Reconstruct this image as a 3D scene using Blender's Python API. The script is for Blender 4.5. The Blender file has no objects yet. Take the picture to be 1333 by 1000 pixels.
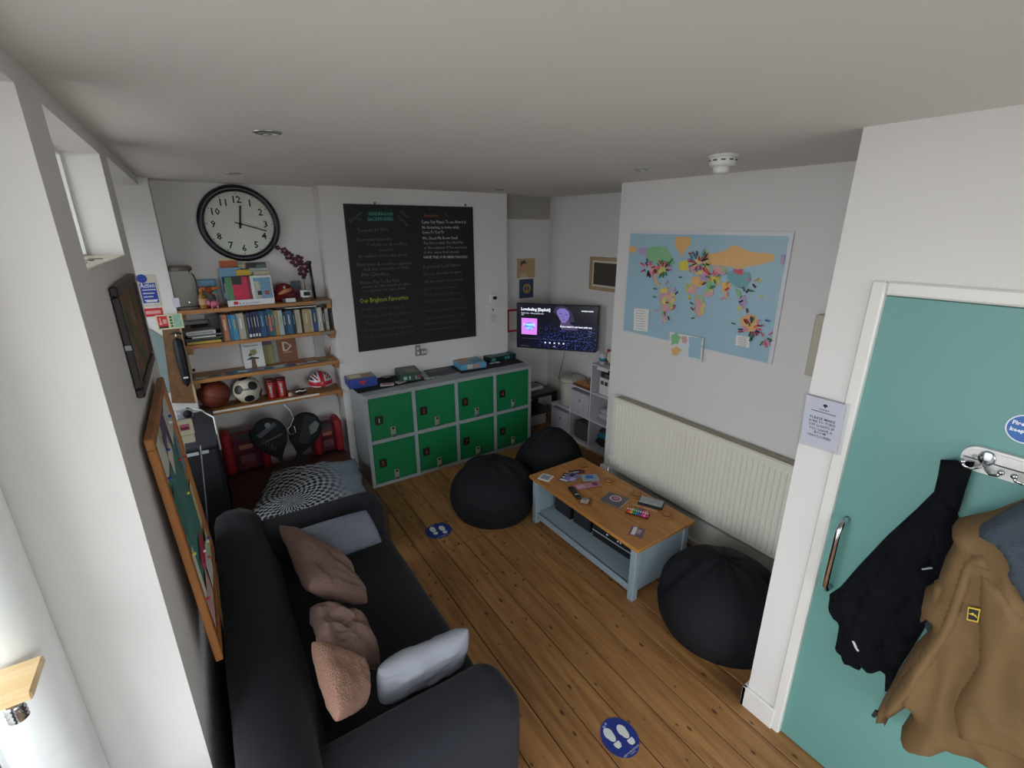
import bpy, bmesh, math, random
from mathutils import Vector, Matrix, noise
from mathutils.geometry import delaunay_2d_cdt
random.seed(7)
S = bpy.context.scene
C = S.collection

# ---------------------------------------------------------------- camera
FPX, YAW, PITCH, ROLL, CAMH = 610.5, math.radians(33.244), math.radians(18.168), math.radians(-0.159), 2.2
_f = Vector((math.sin(YAW)*math.cos(PITCH), math.cos(YAW)*math.cos(PITCH), -math.sin(PITCH)))
_r0 = Vector((math.cos(YAW), -math.sin(YAW), 0)); _u0 = _r0.cross(_f)
_r = _r0*math.cos(ROLL) + _u0*math.sin(ROLL); _u = -_r0*math.sin(ROLL) + _u0*math.cos(ROLL)
cam = bpy.data.cameras.new('camera'); cam.sensor_fit = 'HORIZONTAL'; cam.sensor_width = 36.0
cam.lens = 36.0*FPX/1333.0; cam.clip_start = 0.02
camo = bpy.data.objects.new('camera', cam); C.objects.link(camo)
camo.matrix_world = Matrix(((_r.x, _u.x, -_f.x, 0), (_r.y, _u.y, -_f.y, 0), (_r.z, _u.z, -_f.z, CAMH), (0, 0, 0, 1)))
S.camera = camo

# ---------------------------------------------------------------- world, light, exposure
SKY_STRENGTH = 5.9
w = bpy.data.worlds.new('overcast_sky'); S.world = w; w.use_nodes = True
bg = w.node_tree.nodes['Background']; bg.inputs[0].default_value = (0.885, 0.945, 1.0, 1); bg.inputs[1].default_value = SKY_STRENGTH
def portal(name, loc, sx, sy, rot):
    l = bpy.data.lights.new(name, 'AREA'); l.shape = 'RECTANGLE'; l.size = sx; l.size_y = sy
    l.cycles.is_portal = True
    o = bpy.data.objects.new(name, l); C.objects.link(o); o.location = loc; o.rotation_euler = rot
    return o
portal('window_portal', (-0.59, 0.455, 1.383), 2.17, 1.81, (0, -math.pi/2, 0))
portal('window_portal.001', (-0.405, 2.0, 2.29), 0.36, 0.84, (0, -math.pi/2, 0))
portal('window_portal.002', (-1.12, 3.42, 1.65), 1.3, 1.0, (0, -math.pi/2, 0))
portal('window_portal.003', (.875, -1.79, 1.375), 1.75, 1.85, (math.pi/2, 0, 0))  # covers the window added behind the camera
vs = S.view_settings
vs.view_transform = 'Standard'; vs.look = 'None'; vs.exposure = 0.0; vs.gamma = 1.0; vs.use_curve_mapping = False

# ---------------------------------------------------------------- pixel -> place (a pixel gives a direction, the plane gives the distance)
CP = Vector((0, 0, CAMH))
def ray(px, py): return _f*FPX + _r*(px-666.5) - _u*(py-500.0)
def onX(px, py, x): d = ray(px, py); return CP + d*(x/d.x)
def onY(px, py, y): d = ray(px, py); return CP + d*(y/d.y)
def onZ(px, py, z): d = ray(px, py); return CP + d*((z-CAMH)/d.z)

# ---------------------------------------------------------------- materials
def lin(c):
    if isinstance(c, str):
        c = c.lstrip('#'); c = [int(c[i:i+2], 16)/255 for i in (0, 2, 4)]
        c = [x/12.92 if x <= .04045 else ((x+.055)/1.055)**2.4 for x in c]
    return (c[0], c[1], c[2], 1)
_M = {}
def M(name, col='#888888', rough=.6, metal=0, nz=None, bump=None, spec=.5, emit=None, alpha=None, trans=None, sheen=0, coat=0):
    if name in _M: return _M[name]
    m = bpy.data.materials.new(name); m.use_nodes = True; nt = m.node_tree; p = nt.nodes['Principled BSDF']
    c = lin(col)
    p.inputs['Base Color'].default_value = c; p.inputs['Roughness'].default_value = rough; p.inputs['Metallic'].default_value = metal
    p.inputs['Specular IOR Level'].default_value = spec
    if sheen: p.inputs['Sheen Weight'].default_value = sheen
    if coat: p.inputs['Coat Weight'].default_value = coat
    tc = nt.nodes.new('ShaderNodeTexCoord')
    if nz is None and bump is None and emit is None and trans is None: nz = (14, .06)
    if nz:
        n = nt.nodes.new('ShaderNodeTexNoise'); n.inputs['Scale'].default_value = nz[0]; n.inputs['Detail'].default_value = 4
        nt.links.new(tc.outputs['Object'], n.inputs['Vector'])
        mx = nt.nodes.new('ShaderNodeMix'); mx.data_type = 'RGBA'
        k = nz[1]
        mx.inputs[6].default_value = (c[0]*(1-k), c[1]*(1-k), c[2]*(1-k), 1)
        mx.inputs[7].default_value = (min(1, c[0]*(1+k)), min(1, c[1]*(1+k)), min(1, c[2]*(1+k)), 1)
        nt.links.new(n.outputs['Fac'], mx.inputs[0]); nt.links.new(mx.outputs[2], p.inputs['Base Color'])
    if bump:
        n2 = nt.nodes.new('ShaderNodeTexNoise'); n2.inputs['Scale'].default_value = bump[0]; n2.inputs['Detail'].default_value = 3
        nt.links.new(tc.outputs['Object'], n2.inputs['Vector'])
        b = nt.nodes.new('ShaderNodeBump'); b.inputs['Strength'].default_value = bump[1]; b.inputs['Distance'].default_value = .01
        nt.links.new(n2.outputs['Fac'], b.inputs['Height']); nt.links.new(b.outputs['Normal'], p.inputs['Normal'])
    if emit:
        p.inputs['Emission Color'].default_value = c; p.inputs['Emission Strength'].default_value = emit
    if alpha is not None: p.inputs['Alpha'].default_value = alpha
    if trans is not None:
        p.inputs['Transmission Weight'].default_value = trans; p.inputs['IOR'].default_value = 1.45
    _M[name] = m; return m

def wood(name, c1, c2, axis=1, scale=1.0, knots=0, rough=.45, stain=0, obj_random=.0):
    if name in _M: return _M[name]
    m = bpy.data.materials.new(name); m.use_nodes = True; nt = m.node_tree; L = nt.links.new; p = nt.nodes['Principled BSDF']
    p.inputs['Roughness'].default_value = rough
    tc = nt.nodes.new('ShaderNodeTexCoord'); mp = nt.nodes.new('ShaderNodeMapping')
    oi = nt.nodes.new('ShaderNodeObjectInfo')
    sc = [14*scale]*3; sc[axis] = 1.1*scale; mp.inputs['Scale'].default_value = sc
    ad = nt.nodes.new('ShaderNodeVectorMath'); ad.operation = 'ADD'
    mu = nt.nodes.new('ShaderNodeVectorMath'); mu.operation = 'SCALE'; mu.inputs['Scale'].default_value = 7.0
    cx = nt.nodes.new('ShaderNodeCombineXYZ'); L(oi.outputs['Random'], cx.inputs[0]); L(oi.outputs['Random'], cx.inputs[1]); L(oi.outputs['Random'], cx.inputs[2])
    L(cx.outputs[0], mu.inputs[0]); L(tc.outputs['Object'], ad.inputs[0]); L(mu.outputs[0], ad.inputs[1]); L(ad.outputs[0], mp.inputs['Vector'])
    n = nt.nodes.new('ShaderNodeTexNoise'); n.inputs['Scale'].default_value = 2.2; n.inputs['Detail'].default_value = 6; n.inputs['Distortion'].default_value = .6
    L(mp.outputs[0], n.inputs['Vector'])
    r = nt.nodes.new('ShaderNodeValToRGB'); r.color_ramp.elements[0].position = .3; r.color_ramp.elements[1].position = .72
    r.color_ramp.elements[0].color = lin(c1); r.color_ramp.elements[1].color = lin(c2); L(n.outputs['Fac'], r.inputs[0])
    out = r.outputs[0]
    def dark(fac, col):
        nonlocal out
        mx = nt.nodes.new('ShaderNodeMix'); mx.data_type = 'RGBA'; L(fac, mx.inputs[0]); L(out, mx.inputs[6]); mx.inputs[7].default_value = lin(col); out = mx.outputs[2]
    if knots:
        v = nt.nodes.new('ShaderNodeTexVoronoi'); v.voronoi_dimensions = '2D'; v.inputs['Scale'].default_value = knots
        m3 = nt.nodes.new('ShaderNodeMapping'); s3 = [1.25, 1.25, 1.25]; s3[axis] = .62; m3.inputs['Scale'].default_value = s3
        L(ad.outputs[0], m3.inputs['Vector']); L(m3.outputs[0], v.inputs['Vector'])
        kr = nt.nodes.new('ShaderNodeValToRGB'); kr.color_ramp.elements[0].position = .05; kr.color_ramp.elements[1].position = .105
        kr.color_ramp.elements[0].color = (.85, .85, .85, 1); kr.color_ramp.elements[1].color = (0, 0, 0, 1)
        sz_ = nt.nodes.new('ShaderNodeSeparateColor'); L(v.outputs['Color'], sz_.inputs[0]); dv_ = nt.nodes.new('ShaderNodeMath'); dv_.operation = 'DIVIDE'; ad_ = nt.nodes.new('ShaderNodeMath'); ad_.operation = 'ADD'; ad_.inputs[1].default_value = .12
        L(sz_.outputs[0], ad_.inputs[0]); L(v.outputs['Distance'], dv_.inputs[0]); L(ad_.outputs[0], dv_.inputs[1])
        L(dv_.outputs[0], kr.inputs[0]); dark(kr.outputs[0], '#2a1509')
    if stain:
        sn = nt.nodes.new('ShaderNodeTexNoise'); sn.inputs['Scale'].default_value = 2.6; sn.inputs['Detail'].default_value = 5
        m4 = nt.nodes.new('ShaderNodeMapping'); s4 = [2.2, 2.2, 2.2]; s4[axis] = .8; m4.inputs['Scale'].default_value = s4
        L(ad.outputs[0], m4.inputs['Vector']); L(m4.outputs[0], sn.inputs['Vector'])
        sr = nt.nodes.new('ShaderNodeValToRGB'); sr.color_ramp.elements[0].position = .62; sr.color_ramp.elements[1].position = .82
        sr.color_ramp.elements[0].color = (0, 0, 0, 1); sr.color_ramp.elements[1].color = (stain, stain, stain, 1)
        L(sn.outputs['Fac'], sr.inputs[0]); dark(sr.outputs[0], '#3a2a20')
    if obj_random:
        hs = nt.nodes.new('ShaderNodeHueSaturation'); mr = nt.nodes.new('ShaderNodeMapRange')
        mr.inputs[3].default_value = 1-obj_random; mr.inputs[4].default_value = 1+obj_random
        L(oi.outputs['Random'], mr.inputs[0]); L(mr.outputs[0], hs.inputs['Value']); L(out, hs.inputs['Color']); out = hs.outputs[0]
    L(out, p.inputs['Base Color'])
    b = nt.nodes.new('ShaderNodeBump'); b.inputs['Strength'].default_value = .15; b.inputs['Distance'].default_value = .004
    L(n.outputs['Fac'], b.inputs['Height']); L(b.outputs['Normal'], p.inputs['Normal'])
    _M[name] = m; return m

def glass(name, col=(1, 1, 1), rough=.02, mixk=.12):
    if name in _M: return _M[name]
    m = bpy.data.materials.new(name); m.use_nodes = True; nt = m.node_tree; L = nt.links.new
    nt.nodes.remove(nt.nodes['Principled BSDF']); out = nt.nodes['Material Output']
    t = nt.nodes.new('ShaderNodeBsdfTransparent'); t.inputs[0].default_value = (*col, 1)
    g = nt.nodes.new('ShaderNodeBsdfGlossy'); g.inputs['Roughness'].default_value = rough
    fr = nt.nodes.new('ShaderNodeLayerWeight'); fr.inputs['Blend'].default_value = mixk
    mx = nt.nodes.new('ShaderNodeMixShader'); L(fr.outputs['Fresnel'], mx.inputs[0]); L(t.outputs[0], mx.inputs[1]); L(g.outputs[0], mx.inputs[2]); L(mx.outputs[0], out.inputs[0])
    _M[name] = m; return m

# ---------------------------------------------------------------- building helpers
def obj(name, me, mat, parent=None, smooth=False):
    o = bpy.data.objects.new(name, me); C.objects.link(o)
    if mat and not me.materials: me.materials.append(mat)
    if parent: o.parent = parent
    if smooth:
        for p in me.polygons: p.use_smooth = True
    return o
def tag(o, label=None, cat=None, group=None, kind=None):
    if label: o['label'] = label
    if cat: o['category'] = cat
    if group: o['group'] = group
    if kind: o['kind'] = kind
    return o
def frame(o, u, v):
    u = Vector(u).normalized(); v = Vector(v); v = (v - u*v.dot(u)).normalized(); n = u.cross(v); o = Vector(o)
    return Matrix(((u.x, v.x, n.x, o.x), (u.y, v.y, n.y, o.y), (u.z, v.z, n.z, o.z), (0, 0, 0, 1)))
def F_back(p): return frame(p, (1, 0, 0), (0, 0, 1))      # on a wall that faces the room from the far end
def F_right(p): return frame(p, (0, -1, 0), (0, 0, 1))
def F_left(p): return frame(p, (0, 1, 0), (0, 0, 1))
def F_up(p, a=0): return Matrix.Translation(Vector(p)) @ Matrix.Rotation(a, 4, 'Z')
def thing(name, label, cat, Mx=None, group=None):
    o = bpy.data.objects.new(name, None); C.objects.link(o); o.empty_display_size = .05
    if Mx is not None:
        if not isinstance(Mx, Matrix): Mx = Matrix.Translation(Vector(Mx))
        o.matrix_world = Mx
    return tag(o, label, cat, group)
class B:
    def __init__(s): s.b = bmesh.new()
    def box(s, c, d, rot=None, bev=0, seg=1):
        r = bmesh.ops.create_cube(s.b, size=1)
        vs_ = r['verts']
        for v in vs_: v.co = Vector((v.co.x*d[0], v.co.y*d[1], v.co.z*d[2]))
        if bev:
            es = list({e for v in vs_ for e in v.link_edges})
            g = bmesh.ops.bevel(s.b, geom=es, offset=min(bev, min(d)*.49), segments=seg, profile=.5, affect='EDGES')
            vs_ = list({v for f in g['faces'] for v in f.verts} | {v for v in vs_ if v.is_valid})
        mt = Matrix.Translation(Vector(c))
        if rot is not None: mt = mt @ rot
        bmesh.ops.transform(s.b, matrix=mt, verts=vs_); return s
    def bb(s, a, b, **k):
        a = Vector(a); b = Vector(b); return s.box((a+b)/2, [abs(x) for x in (b-a)], **k)
    def prism(s, pts, z0, z1, Mx=None):
        lo = [s.b.verts.new((x, y, z0)) for x, y in pts]; hi = [s.b.verts.new((x, y, z1)) for x, y in pts]
        n = len(pts)
        area = sum(pts[i][0]*pts[(i+1) % n][1]-pts[(i+1) % n][0]*pts[i][1] for i in range(n))
        if area < 0: lo.reverse(); hi.reverse()
        try:
            s.b.faces.new(hi); s.b.faces.new(lo[::-1])
            for i in range(n): s.b.faces.new((lo[i], lo[(i+1) % n], hi[(i+1) % n], hi[i]))
        except ValueError: pass
        if Mx is not None: bmesh.ops.transform(s.b, matrix=Mx, verts=lo+hi)
        return s
    def lathe(s, prof, n=24, Mx=None, fn=None, ring=False):
        rings = []
        for r, z in prof:
            rg = []
            for i in range(n):
                a = 2*math.pi*i/n; rr, zz = (r, z) if fn is None else fn(r, z, a)
                rg.append(s.b.verts.new((rr*math.cos(a), rr*math.sin(a), zz)))
            rings.append(rg)
        for k in range(len(rings)-1):
            for i in range(n): s.b.faces.new((rings[k][i], rings[k][(i+1) % n], rings[k+1][(i+1) % n], rings[k+1][i]))
        if ring:
            for i in range(n): s.b.faces.new((rings[-1][i], rings[-1][(i+1) % n], rings[0][(i+1) % n], rings[0][i]))
        else: s.b.faces.new(rings[0][::-1]); s.b.faces.new(rings[-1])
        if Mx is not None: bmesh.ops.transform(s.b, matrix=Mx, verts=[v for r in rings for v in r])
        return s
    def tube(s, pts, r, n=8, closed=False):
        pts = [Vector(p) for p in pts]; rings = []; N = len(pts); up = None
        for i, p in enumerate(pts):
            t = (pts[min(i+1, N-1)]-pts[max(i-1, 0)]) if not closed else (pts[(i+1) % N]-pts[i-1])
            t = t.normalized() if t.length else Vector((0, 0, 1))
            if up is None: up = Vector((0, 0, 1)) if abs(t.z) < .9 else Vector((1, 0, 0))
            a = t.cross(up)
            if a.length < 1e-4: a = t.cross(Vector((0, 1, 0)))
            a.normalize(); b_ = a.cross(t).normalized(); up = b_
            rr = r[i] if isinstance(r, (list, tuple)) else r
            rings.append([s.b.verts.new(p+(a*math.cos(2*math.pi*k/n)+b_*math.sin(2*math.pi*k/n))*rr) for k in range(n)])
        for i in range(N if closed else N-1):
            A, D = rings[i], rings[(i+1) % N]
            for k in range(n): s.b.faces.new((A[k], A[(k+1) % n], D[(k+1) % n], D[k]))
        if not closed: s.b.faces.new(rings[0][::-1]); s.b.faces.new(rings[-1])
        return s
    def sphere(s, c, r, u=16, v=10, sc=(1, 1, 1)):
        g = bmesh.ops.create_uvsphere(s.b, u_segments=u, v_segments=v, radius=r)
        for x in g['verts']: x.co = Vector((x.co.x*sc[0], x.co.y*sc[1], x.co.z*sc[2])) + Vector(c)
        return s
    def text(s, body, size, x=0, y=0, z=0.0006, align='LEFT', rot=0, shear=0, ext=0, wid=None, bold=0):
        cu = bpy.data.curves.new('t', 'FONT'); cu.body = body; cu.size = size; cu.align_x = align; cu.extrude = ext; cu.shear = shear; cu.resolution_u = 1
        cu.offset = bold
        o = bpy.data.objects.new('t', cu); me = bpy.data.meshes.new_from_object(o)
        if wid and me.vertices:
            xs = [v.co.x for v in me.vertices]; k = wid/max(1e-5, max(xs)-min(xs))
            me.transform(Matrix.Diagonal((k, 1, 1, 1)))
        me.transform(Matrix.Translation((x, y, z+ext)) @ Matrix.Rotation(rot, 4, 'Z')); s.b.from_mesh(me)
        bpy.data.objects.remove(o); bpy.data.curves.remove(cu); bpy.data.meshes.remove(me); return s
    def quad(s, x0, y0, x1, y1, z=.0006):
        v = [s.b.verts.new(p) for p in ((x0, y0, z), (x1, y0, z), (x1, y1, z), (x0, y1, z))]; s.b.faces.new(v); return s
    def poly(s, pts, z=.0006):
        n = len(pts); a = sum(pts[i][0]*pts[(i+1) % n][1]-pts[(i+1) % n][0]*pts[i][1] for i in range(n))
        if a < 0: pts = pts[::-1]
        s.b.faces.new([s.b.verts.new((p[0], p[1], z)) for p in pts]); return s
    def xf(s, Mx): bmesh.ops.transform(s.b, matrix=Mx, verts=s.b.verts); return s
    def mesh(s, name='m'):
        me = bpy.data.meshes.new(name); s.b.to_mesh(me); s.b.free(); return me
    def obj(s, name, mat, parent=None, smooth=False, Mx=None, sub=0):
        o = obj(name, s.mesh(name), mat, parent, smooth)
        if Mx is not None: o.matrix_world = Mx
        if sub:
            md = o.modifiers.new('s', 'SUBSURF'); md.levels = sub; md.render_levels = sub
        return o
def copy_tree(o, Mx, label=None, group=None):
    c = o.copy(); C.objects.link(c); c.matrix_world = Mx
    if label: c['label'] = label
    if group: c['group'] = group
    def rec(src, dst):
        for ch in list(src.children):
            k = ch.copy(); C.objects.link(k); k.parent = dst; k.matrix_parent_inverse = ch.matrix_parent_inverse; k.matrix_basis = ch.matrix_basis; rec(ch, k)
    rec(o, c); return c
def struct(name, b, mat, label=None, smooth=False):
    o = b.obj(name, mat, None, smooth); o['kind'] = 'structure'
    if label: o['label'] = label
    return o
def circ(cx, cy, r, n=20, ry=None): return [(cx+r*math.cos(2*math.pi*i/n), cy+(ry or r)*math.sin(2*math.pi*i/n)) for i in range(n)]
def rrect(x0, y0, x1, y1, r, n=4):
    out = []
    for cx, cy, a0 in ((x1-r, y1-r, 0), (x0+r, y1-r, 90), (x0+r, y0+r, 180), (x1-r, y0+r, 270)):
        for i in range(n+1):
            a = math.radians(a0+90*i/n); out.append((cx+r*math.cos(a), cy+r*math.sin(a)))
    return out
def dist_poly(p, poly):
    best = 9
    for i in range(len(poly)):
        a = poly[i]; b_ = poly[(i+1) % len(poly)]; ax, ay = a; dx, dy = b_[0]-ax, b_[1]-ay; L2 = dx*dx+dy*dy
        t = 0 if L2 == 0 else max(0, min(1, ((p[0]-ax)*dx+(p[1]-ay)*dy)/L2))
        best = min(best, math.hypot(p[0]-ax-t*dx, p[1]-ay-t*dy))
    return best
def inside(p, poly):
    c = False; n = len(poly); j = n-1
    for i in range(n):
        if (poly[i][1] > p[1]) != (poly[j][1] > p[1]) and p[0] < (poly[j][0]-poly[i][0])*(p[1]-poly[i][1])/(poly[j][1]-poly[i][1])+poly[i][0]: c = not c
        j = i
    return c
def puffy(poly, step, depth, wid, fold=None, back=0.0):
    """closed body over an outline: flat at the back, bulging to `depth` at `wid` in from the rim"""
    pl = []
    for i in range(len(poly)):
        a = Vector(poly[i]); b_ = Vector(poly[(i+1) % len(poly)]); k = max(1, int((b_-a).length/step))
        for j in range(k): pl.append(tuple(a+(b_-a)*(j/k)))
    n = len(pl); xs = [p[0] for p in pl]; ys = [p[1] for p in pl]; pts = [Vector(p) for p in pl]
    y = min(ys)+step/2; row = 0
    while y < max(ys):
        x = min(xs)+(step/2 if row % 2 else 0)
        while x < max(xs):
            if inside((x, y), pl) and dist_poly((x, y), pl) > step*.55: pts.append(Vector((x, y)))
            x += step
        y += step*.87; row += 1
    vo, eo, fo, _, _, _ = delaunay_2d_cdt(pts, [(i, (i+1) % n) for i in range(n)], [], 1, 1e-6)
    b = B(); top = []; bot = []
    for v in vo:
        d = dist_poly(v, pl); k = min(1, d/wid); h = depth*math.sqrt(max(0, 1-(1-k)**2))
        if fold and d > 1e-5: h += fold(v.x, v.y)*min(1, d/(wid*.5))
        top.append(b.b.verts.new((v.x, v.y, max(h, 0)+(.004 if d > 1e-5 else .002)))); bot.append(b.b.verts.new((v.x, v.y, -back)))
    for f in fo:
        if len(f) < 3: continue
        try:
            b.b.faces.new([top[i] for i in f]); b.b.faces.new([bot[i] for i in f][::-1])
        except ValueError: pass
    be = [e for e in b.b.edges if e.is_boundary]
    bm = b.b; nv = len(vo); bm.verts.index_update(); bm.verts.ensure_lookup_table(); V_ = bm.verts
    for e in be:
        i, j = e.verts[0].index, e.verts[1].index
        if i % 2 == 0 and j % 2 == 0:
            try: bm.faces.new((V_[i], V_[j], V_[j+1], V_[i+1]))
            except ValueError: pass
    bmesh.ops.recalc_face_normals(bm, faces=bm.faces)
    return b
def pillow(w, h, t, n=14, crease=.006, seed=0, sag=0):
    b = B(); g = {}
    for sd in (1, -1):
        for i in range(n+1):
            for j in range(n+1):
                u = -1+2*i/n; v = -1+2*j/n
                if sd < 0 and (i in (0, n) or j in (0, n)): g[sd, i, j] = g[1, i, j]; continue
                k = (max(0, 1-u**4)*max(0, 1-v**4))**.55
                rc = 1-.10*u*u*v*v; pin = rc*(1-.05*(1-abs(u)**2)*abs(v)**3); pin2 = rc*(1-.05*(1-abs(v)**2)*abs(u)**3)
                z = sd*t/2*k
                nn = noise.noise(Vector((u*2.1+seed, v*2.1, sd*1.7)))+.6*(1-2.2*abs(noise.noise(Vector((u*3.2+seed, v*4.4, sd)))))
                z += nn*crease*(k**.5)
                g[sd, i, j] = b.b.verts.new((u*w/2*pin2, v*h/2*pin, z - sag*(u*u)))
    for sd in (1, -1):
        for i in range(n):
            for j in range(n):
                q = [g[sd, i, j], g[sd, i+1, j], g[sd, i+1, j+1], g[sd, i, j+1]]
                if sd < 0: q.reverse()
                try: b.b.faces.new(q)
                except ValueError: pass
    return b

# ================================================================ THE SETTING
XL, XR, XD, XN = -.225, 2.76, 1.87, 3.46          # left wall, radiator wall, door wall, nook wall
YC, YA, YN = 4.22, 4.45, 4.47                      # chimney breast, alcove back, nook back
def HZ(y): return 2.503+.0095*y
white = M('white_wall_paint', '#dbd8d5', .75, nz=(3, .02), bump=(60, .06))
ceilm = M('white_ceiling_paint', '#deDAd6', .85, nz=(2, .02), bump=(40, .05))
gloss = M('white_gloss_paint', '#dedcd6', .35, nz=(8, .02))
dusty = M('grey_subfloor', '#1a0f08', .9)
boardm = wood('pine_floorboard', '#7f5630', '#a67a49', 1, 1.0, knots=8.0, rough=.5, stain=.75, obj_random=.10)

b = B(); b.bb((-1.2, -1.7, -.06), (3.6, 4.8, -.026)); floor = struct('floor', b, dusty, 'stained pine floorboards running the length of the room')
b = B(); b.bb((-20, -20, -.4), (20, 20, -.3)); struct('ground_outside', b, M('grey_pavement', '#8f8b86', .9, nz=(3, .1)), 'grey paved ground outside the windows')
edges = [-.78+.161*i for i in range(27)]
cuts = {0: 2.655, 1: 3.3}
for i in range(len(edges)-1):
    x0, x1 = edges[i]+.0025, edges[i+1]-.0025
    segs = [(-1.7, 4.46)]
    xm = (x0+x1)/2
    if 1.10 < xm < 1.66: segs = [(-1.7, 2.653), (2.657, 4.46)]
    elif .9 < xm < 1.1: segs = [(-1.7, 3.29), (3.294, 4.46)]
    elif i % 3 == 0: segs = [(-1.7, .418+.3*(i % 5)), (.422+.3*(i % 5), 4.46)]
    for a, c_ in segs:
        bb = B(); bb.bb((x0, a, -.025), (x1, c_, random.uniform(-.0012, .0)), bev=.002)
        o = bb.obj('floorboard', boardm, floor)

def slab(b, x0, x1, y0, y1, z0, z1=None):
    """wall block whose head follows the ceiling"""
    if z1 is not None: b.bb((x0, y0, z0), (x1, y1, z1)); return
    vs_ = [b.b.verts.new(p) for p in ((x0, y0, z0), (x1, y0, z0), (x1, y1, z0), (x0, y1, z0), (x0, y0, HZ(y0)+.02), (x1, y0, HZ(y0)+.02), (x1, y1, HZ(y1)+.02), (x0, y1, HZ(y1)+.02))]
    for f in ((0, 3, 2, 1), (4, 5, 6, 7), (0, 1, 5, 4), (1, 2, 6, 5), (2, 3, 7, 6), (3, 0, 4, 7)): b.b.faces.new([vs_[i] for i in f])
b = B()
vs_ = []
for z_ in (0, .08):
    for x_, y_ in ((-1.3, -1.8), (3.8, -1.8), (3.8, 4.9), (-1.3, 4.9)): vs_.append(b.b.verts.new((x_, y_, HZ(y_)+z_)))
for f in ((3, 2, 1, 0), (4, 5, 6, 7), (0, 1, 5, 4), (1, 2, 6, 5), (2, 3, 7, 6), (3, 0, 4, 7)): b.b.faces.new([vs_[i] for i in f])
struct('ceiling', b, ceilm, 'flat white plaster ceiling')
# left wall with the tall window opening and the small high one
WY0, WY1, WZ0, WZ1 = -.45, 1.36, .30, 2.466
SY0, SY1, SZ0, SZ1 = 1.575, 2.43, 2.107, 2.472
XO = -.59; XO2 = -.40
b = B()
slab(b, XO, XL, -1.7, WY0, 0); slab(b, XO, XL, WY0, WY1, 0, WZ0); slab(b, XO, XL, WY0, WY1, WZ1)
slab(b, XO, XL, WY1, WY1+.08, 0); slab(b, XO2, XL, WY1+.08, SY0, 0); slab(b, XO2, XL, SY0, SY1, 0, SZ0); slab(b, XO2, XL, SY0, SY1, SZ1); slab(b, XO2, XL, SY1, 2.66, 0)
struct('wall_left', b, white, 'white left wall with deep window openings')
# the opening beyond the left wall
b = B()
slab(b, -1.14, XL, 2.66, YC, 2.492); slab(b, -1.14, -1.04, 2.5, 2.9, 0); slab(b, -1.14, -1.04, 3.95, 4.3, 0); slab(b, -1.14, -1.04, 2.9, 3.95, 0, .95); slab(b, -1.14, -1.04, 2.9, 3.95, 2.3)
slab(b, -1.14, XO2, 2.5, 2.66, 0)
struct('wall_side_bay', b, white, 'white walls of the side bay past the left wall')
b = B(); slab(b, -1.14, -.17, YC, 4.62, 0); struct('wall_pier', b, white, 'white pier beside the shelf alcove')
b = B(); slab(b, -.17, .925, YA, 4.62, 0); struct('wall_alcove', b, white, 'white back wall of the shelf alcove')
b = B(); slab(b, .925, 2.71, YC, 4.62, 0); struct('wall_back', b, white, 'white chimney breast')
b = B(); slab(b, 2.71, 3.6, YN, 4.62, 0); struct('wall_nook', b, white, 'white wall at the back of the nook')
b = B(); slab(b, XN, 3.6, 2.71, YN, 0); struct('wall_nook_side', b, white, 'white side wall of the nook')
b = B(); slab(b, XR, 3.6, .6, 2.71, 0); struct('wall_right', b, white, 'white radiator wall')
b = B(); slab(b, XD, XR, .66, .79, 0); slab(b, XD, 2.06, -1.7, -.27, 0); slab(b, XD, 2.06, -.27, .66, 2.03); slab(b, 2.06, 2.2, -1.7, .66, 0)
struct('wall_door', b, white, 'white wall around the teal door')
b = B(); slab(b, -.8, 0.0, -1.8, -1.7, 0); slab(b, 1.75, 2.2, -1.8, -1.7, 0); slab(b, 0.0, 1.75, -1.8, -1.7, 0, .45); slab(b, 0.0, 1.75, -1.8, -1.7, 2.3); struct('wall_behind', b, white, 'white wall at the near end of the room')
# windows
framem = M('white_window_frame', '#e6e6e2', .4)
pane = glass('window_glass')
def window(n, x, y0, y1, z0, z1, muls, label, t=.05):
    b = B()
    b.bb((x-.03, y0, z0), (x+.03, y0+t, z1)); b.bb((x-.03, y1-t, z0), (x+.03, y1, z1)); b.bb((x-.03, y0+t, z0), (x+.03, y1-t, z0+t)); b.bb((x-.03, y0+t, z1-t), (x+.03, y1-t, z1))
    for k in range(1, muls): yy = y0+(y1-y0)*k/muls; b.bb((x-.03, yy-.025, z0+t), (x+.03, yy+.025, z1-t))
    o = struct('window_%d' % n, b, framem, label)
    for k in range(muls):
        a = y0+(y1-y0)*k/muls+(t if k == 0 else .025); c_ = y0+(y1-y0)*(k+1)/muls-(t if k == muls-1 else .025)
        B().bb((x-.003, a, z0+t), (x+.003, c_, z1-t)).obj('pane', pane, o)
    return o
window(1, XO+.05, WY0, WY1, WZ0, WZ1, 1, 'tall white framed window in the left wall')
window(2, XO2+.035, SY0, SY1, SZ0, SZ1, 1, 'small high white framed window in the left wall', .012)
window(3, -1.09, 2.9, 3.95, .95, 2.3, 2, 'white framed window of the side bay')
b = B()
for a, c_ in (((0, -1.78, .45), (.05, -1.72, 2.3)), ((1.70, -1.78, .45), (1.75, -1.72, 2.3)), ((.05, -1.78, .45), (1.70, -1.72, .5)), ((.05, -1.78, 2.25), (1.70, -1.72, 2.3))): b.bb(a, c_)
w4 = struct('window_4', b, framem, 'white framed window added unseen in the near end wall for fill light')  # unseen window, added to brighten lockers, floor and back wall
B().bb((.05, -1.753, .5), (1.70, -1.747, 2.25)).obj('pane', pane, w4)
b = B(); b.bb((XO2+.06, SY0, SZ0-.001), (XL+.004, SY1, SZ0+.006), bev=.003); s_ = struct('trim_1', b, M('cream_sill', '#e4dfcb', .4), 'cream sill of the small high window')
bb = B()
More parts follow.
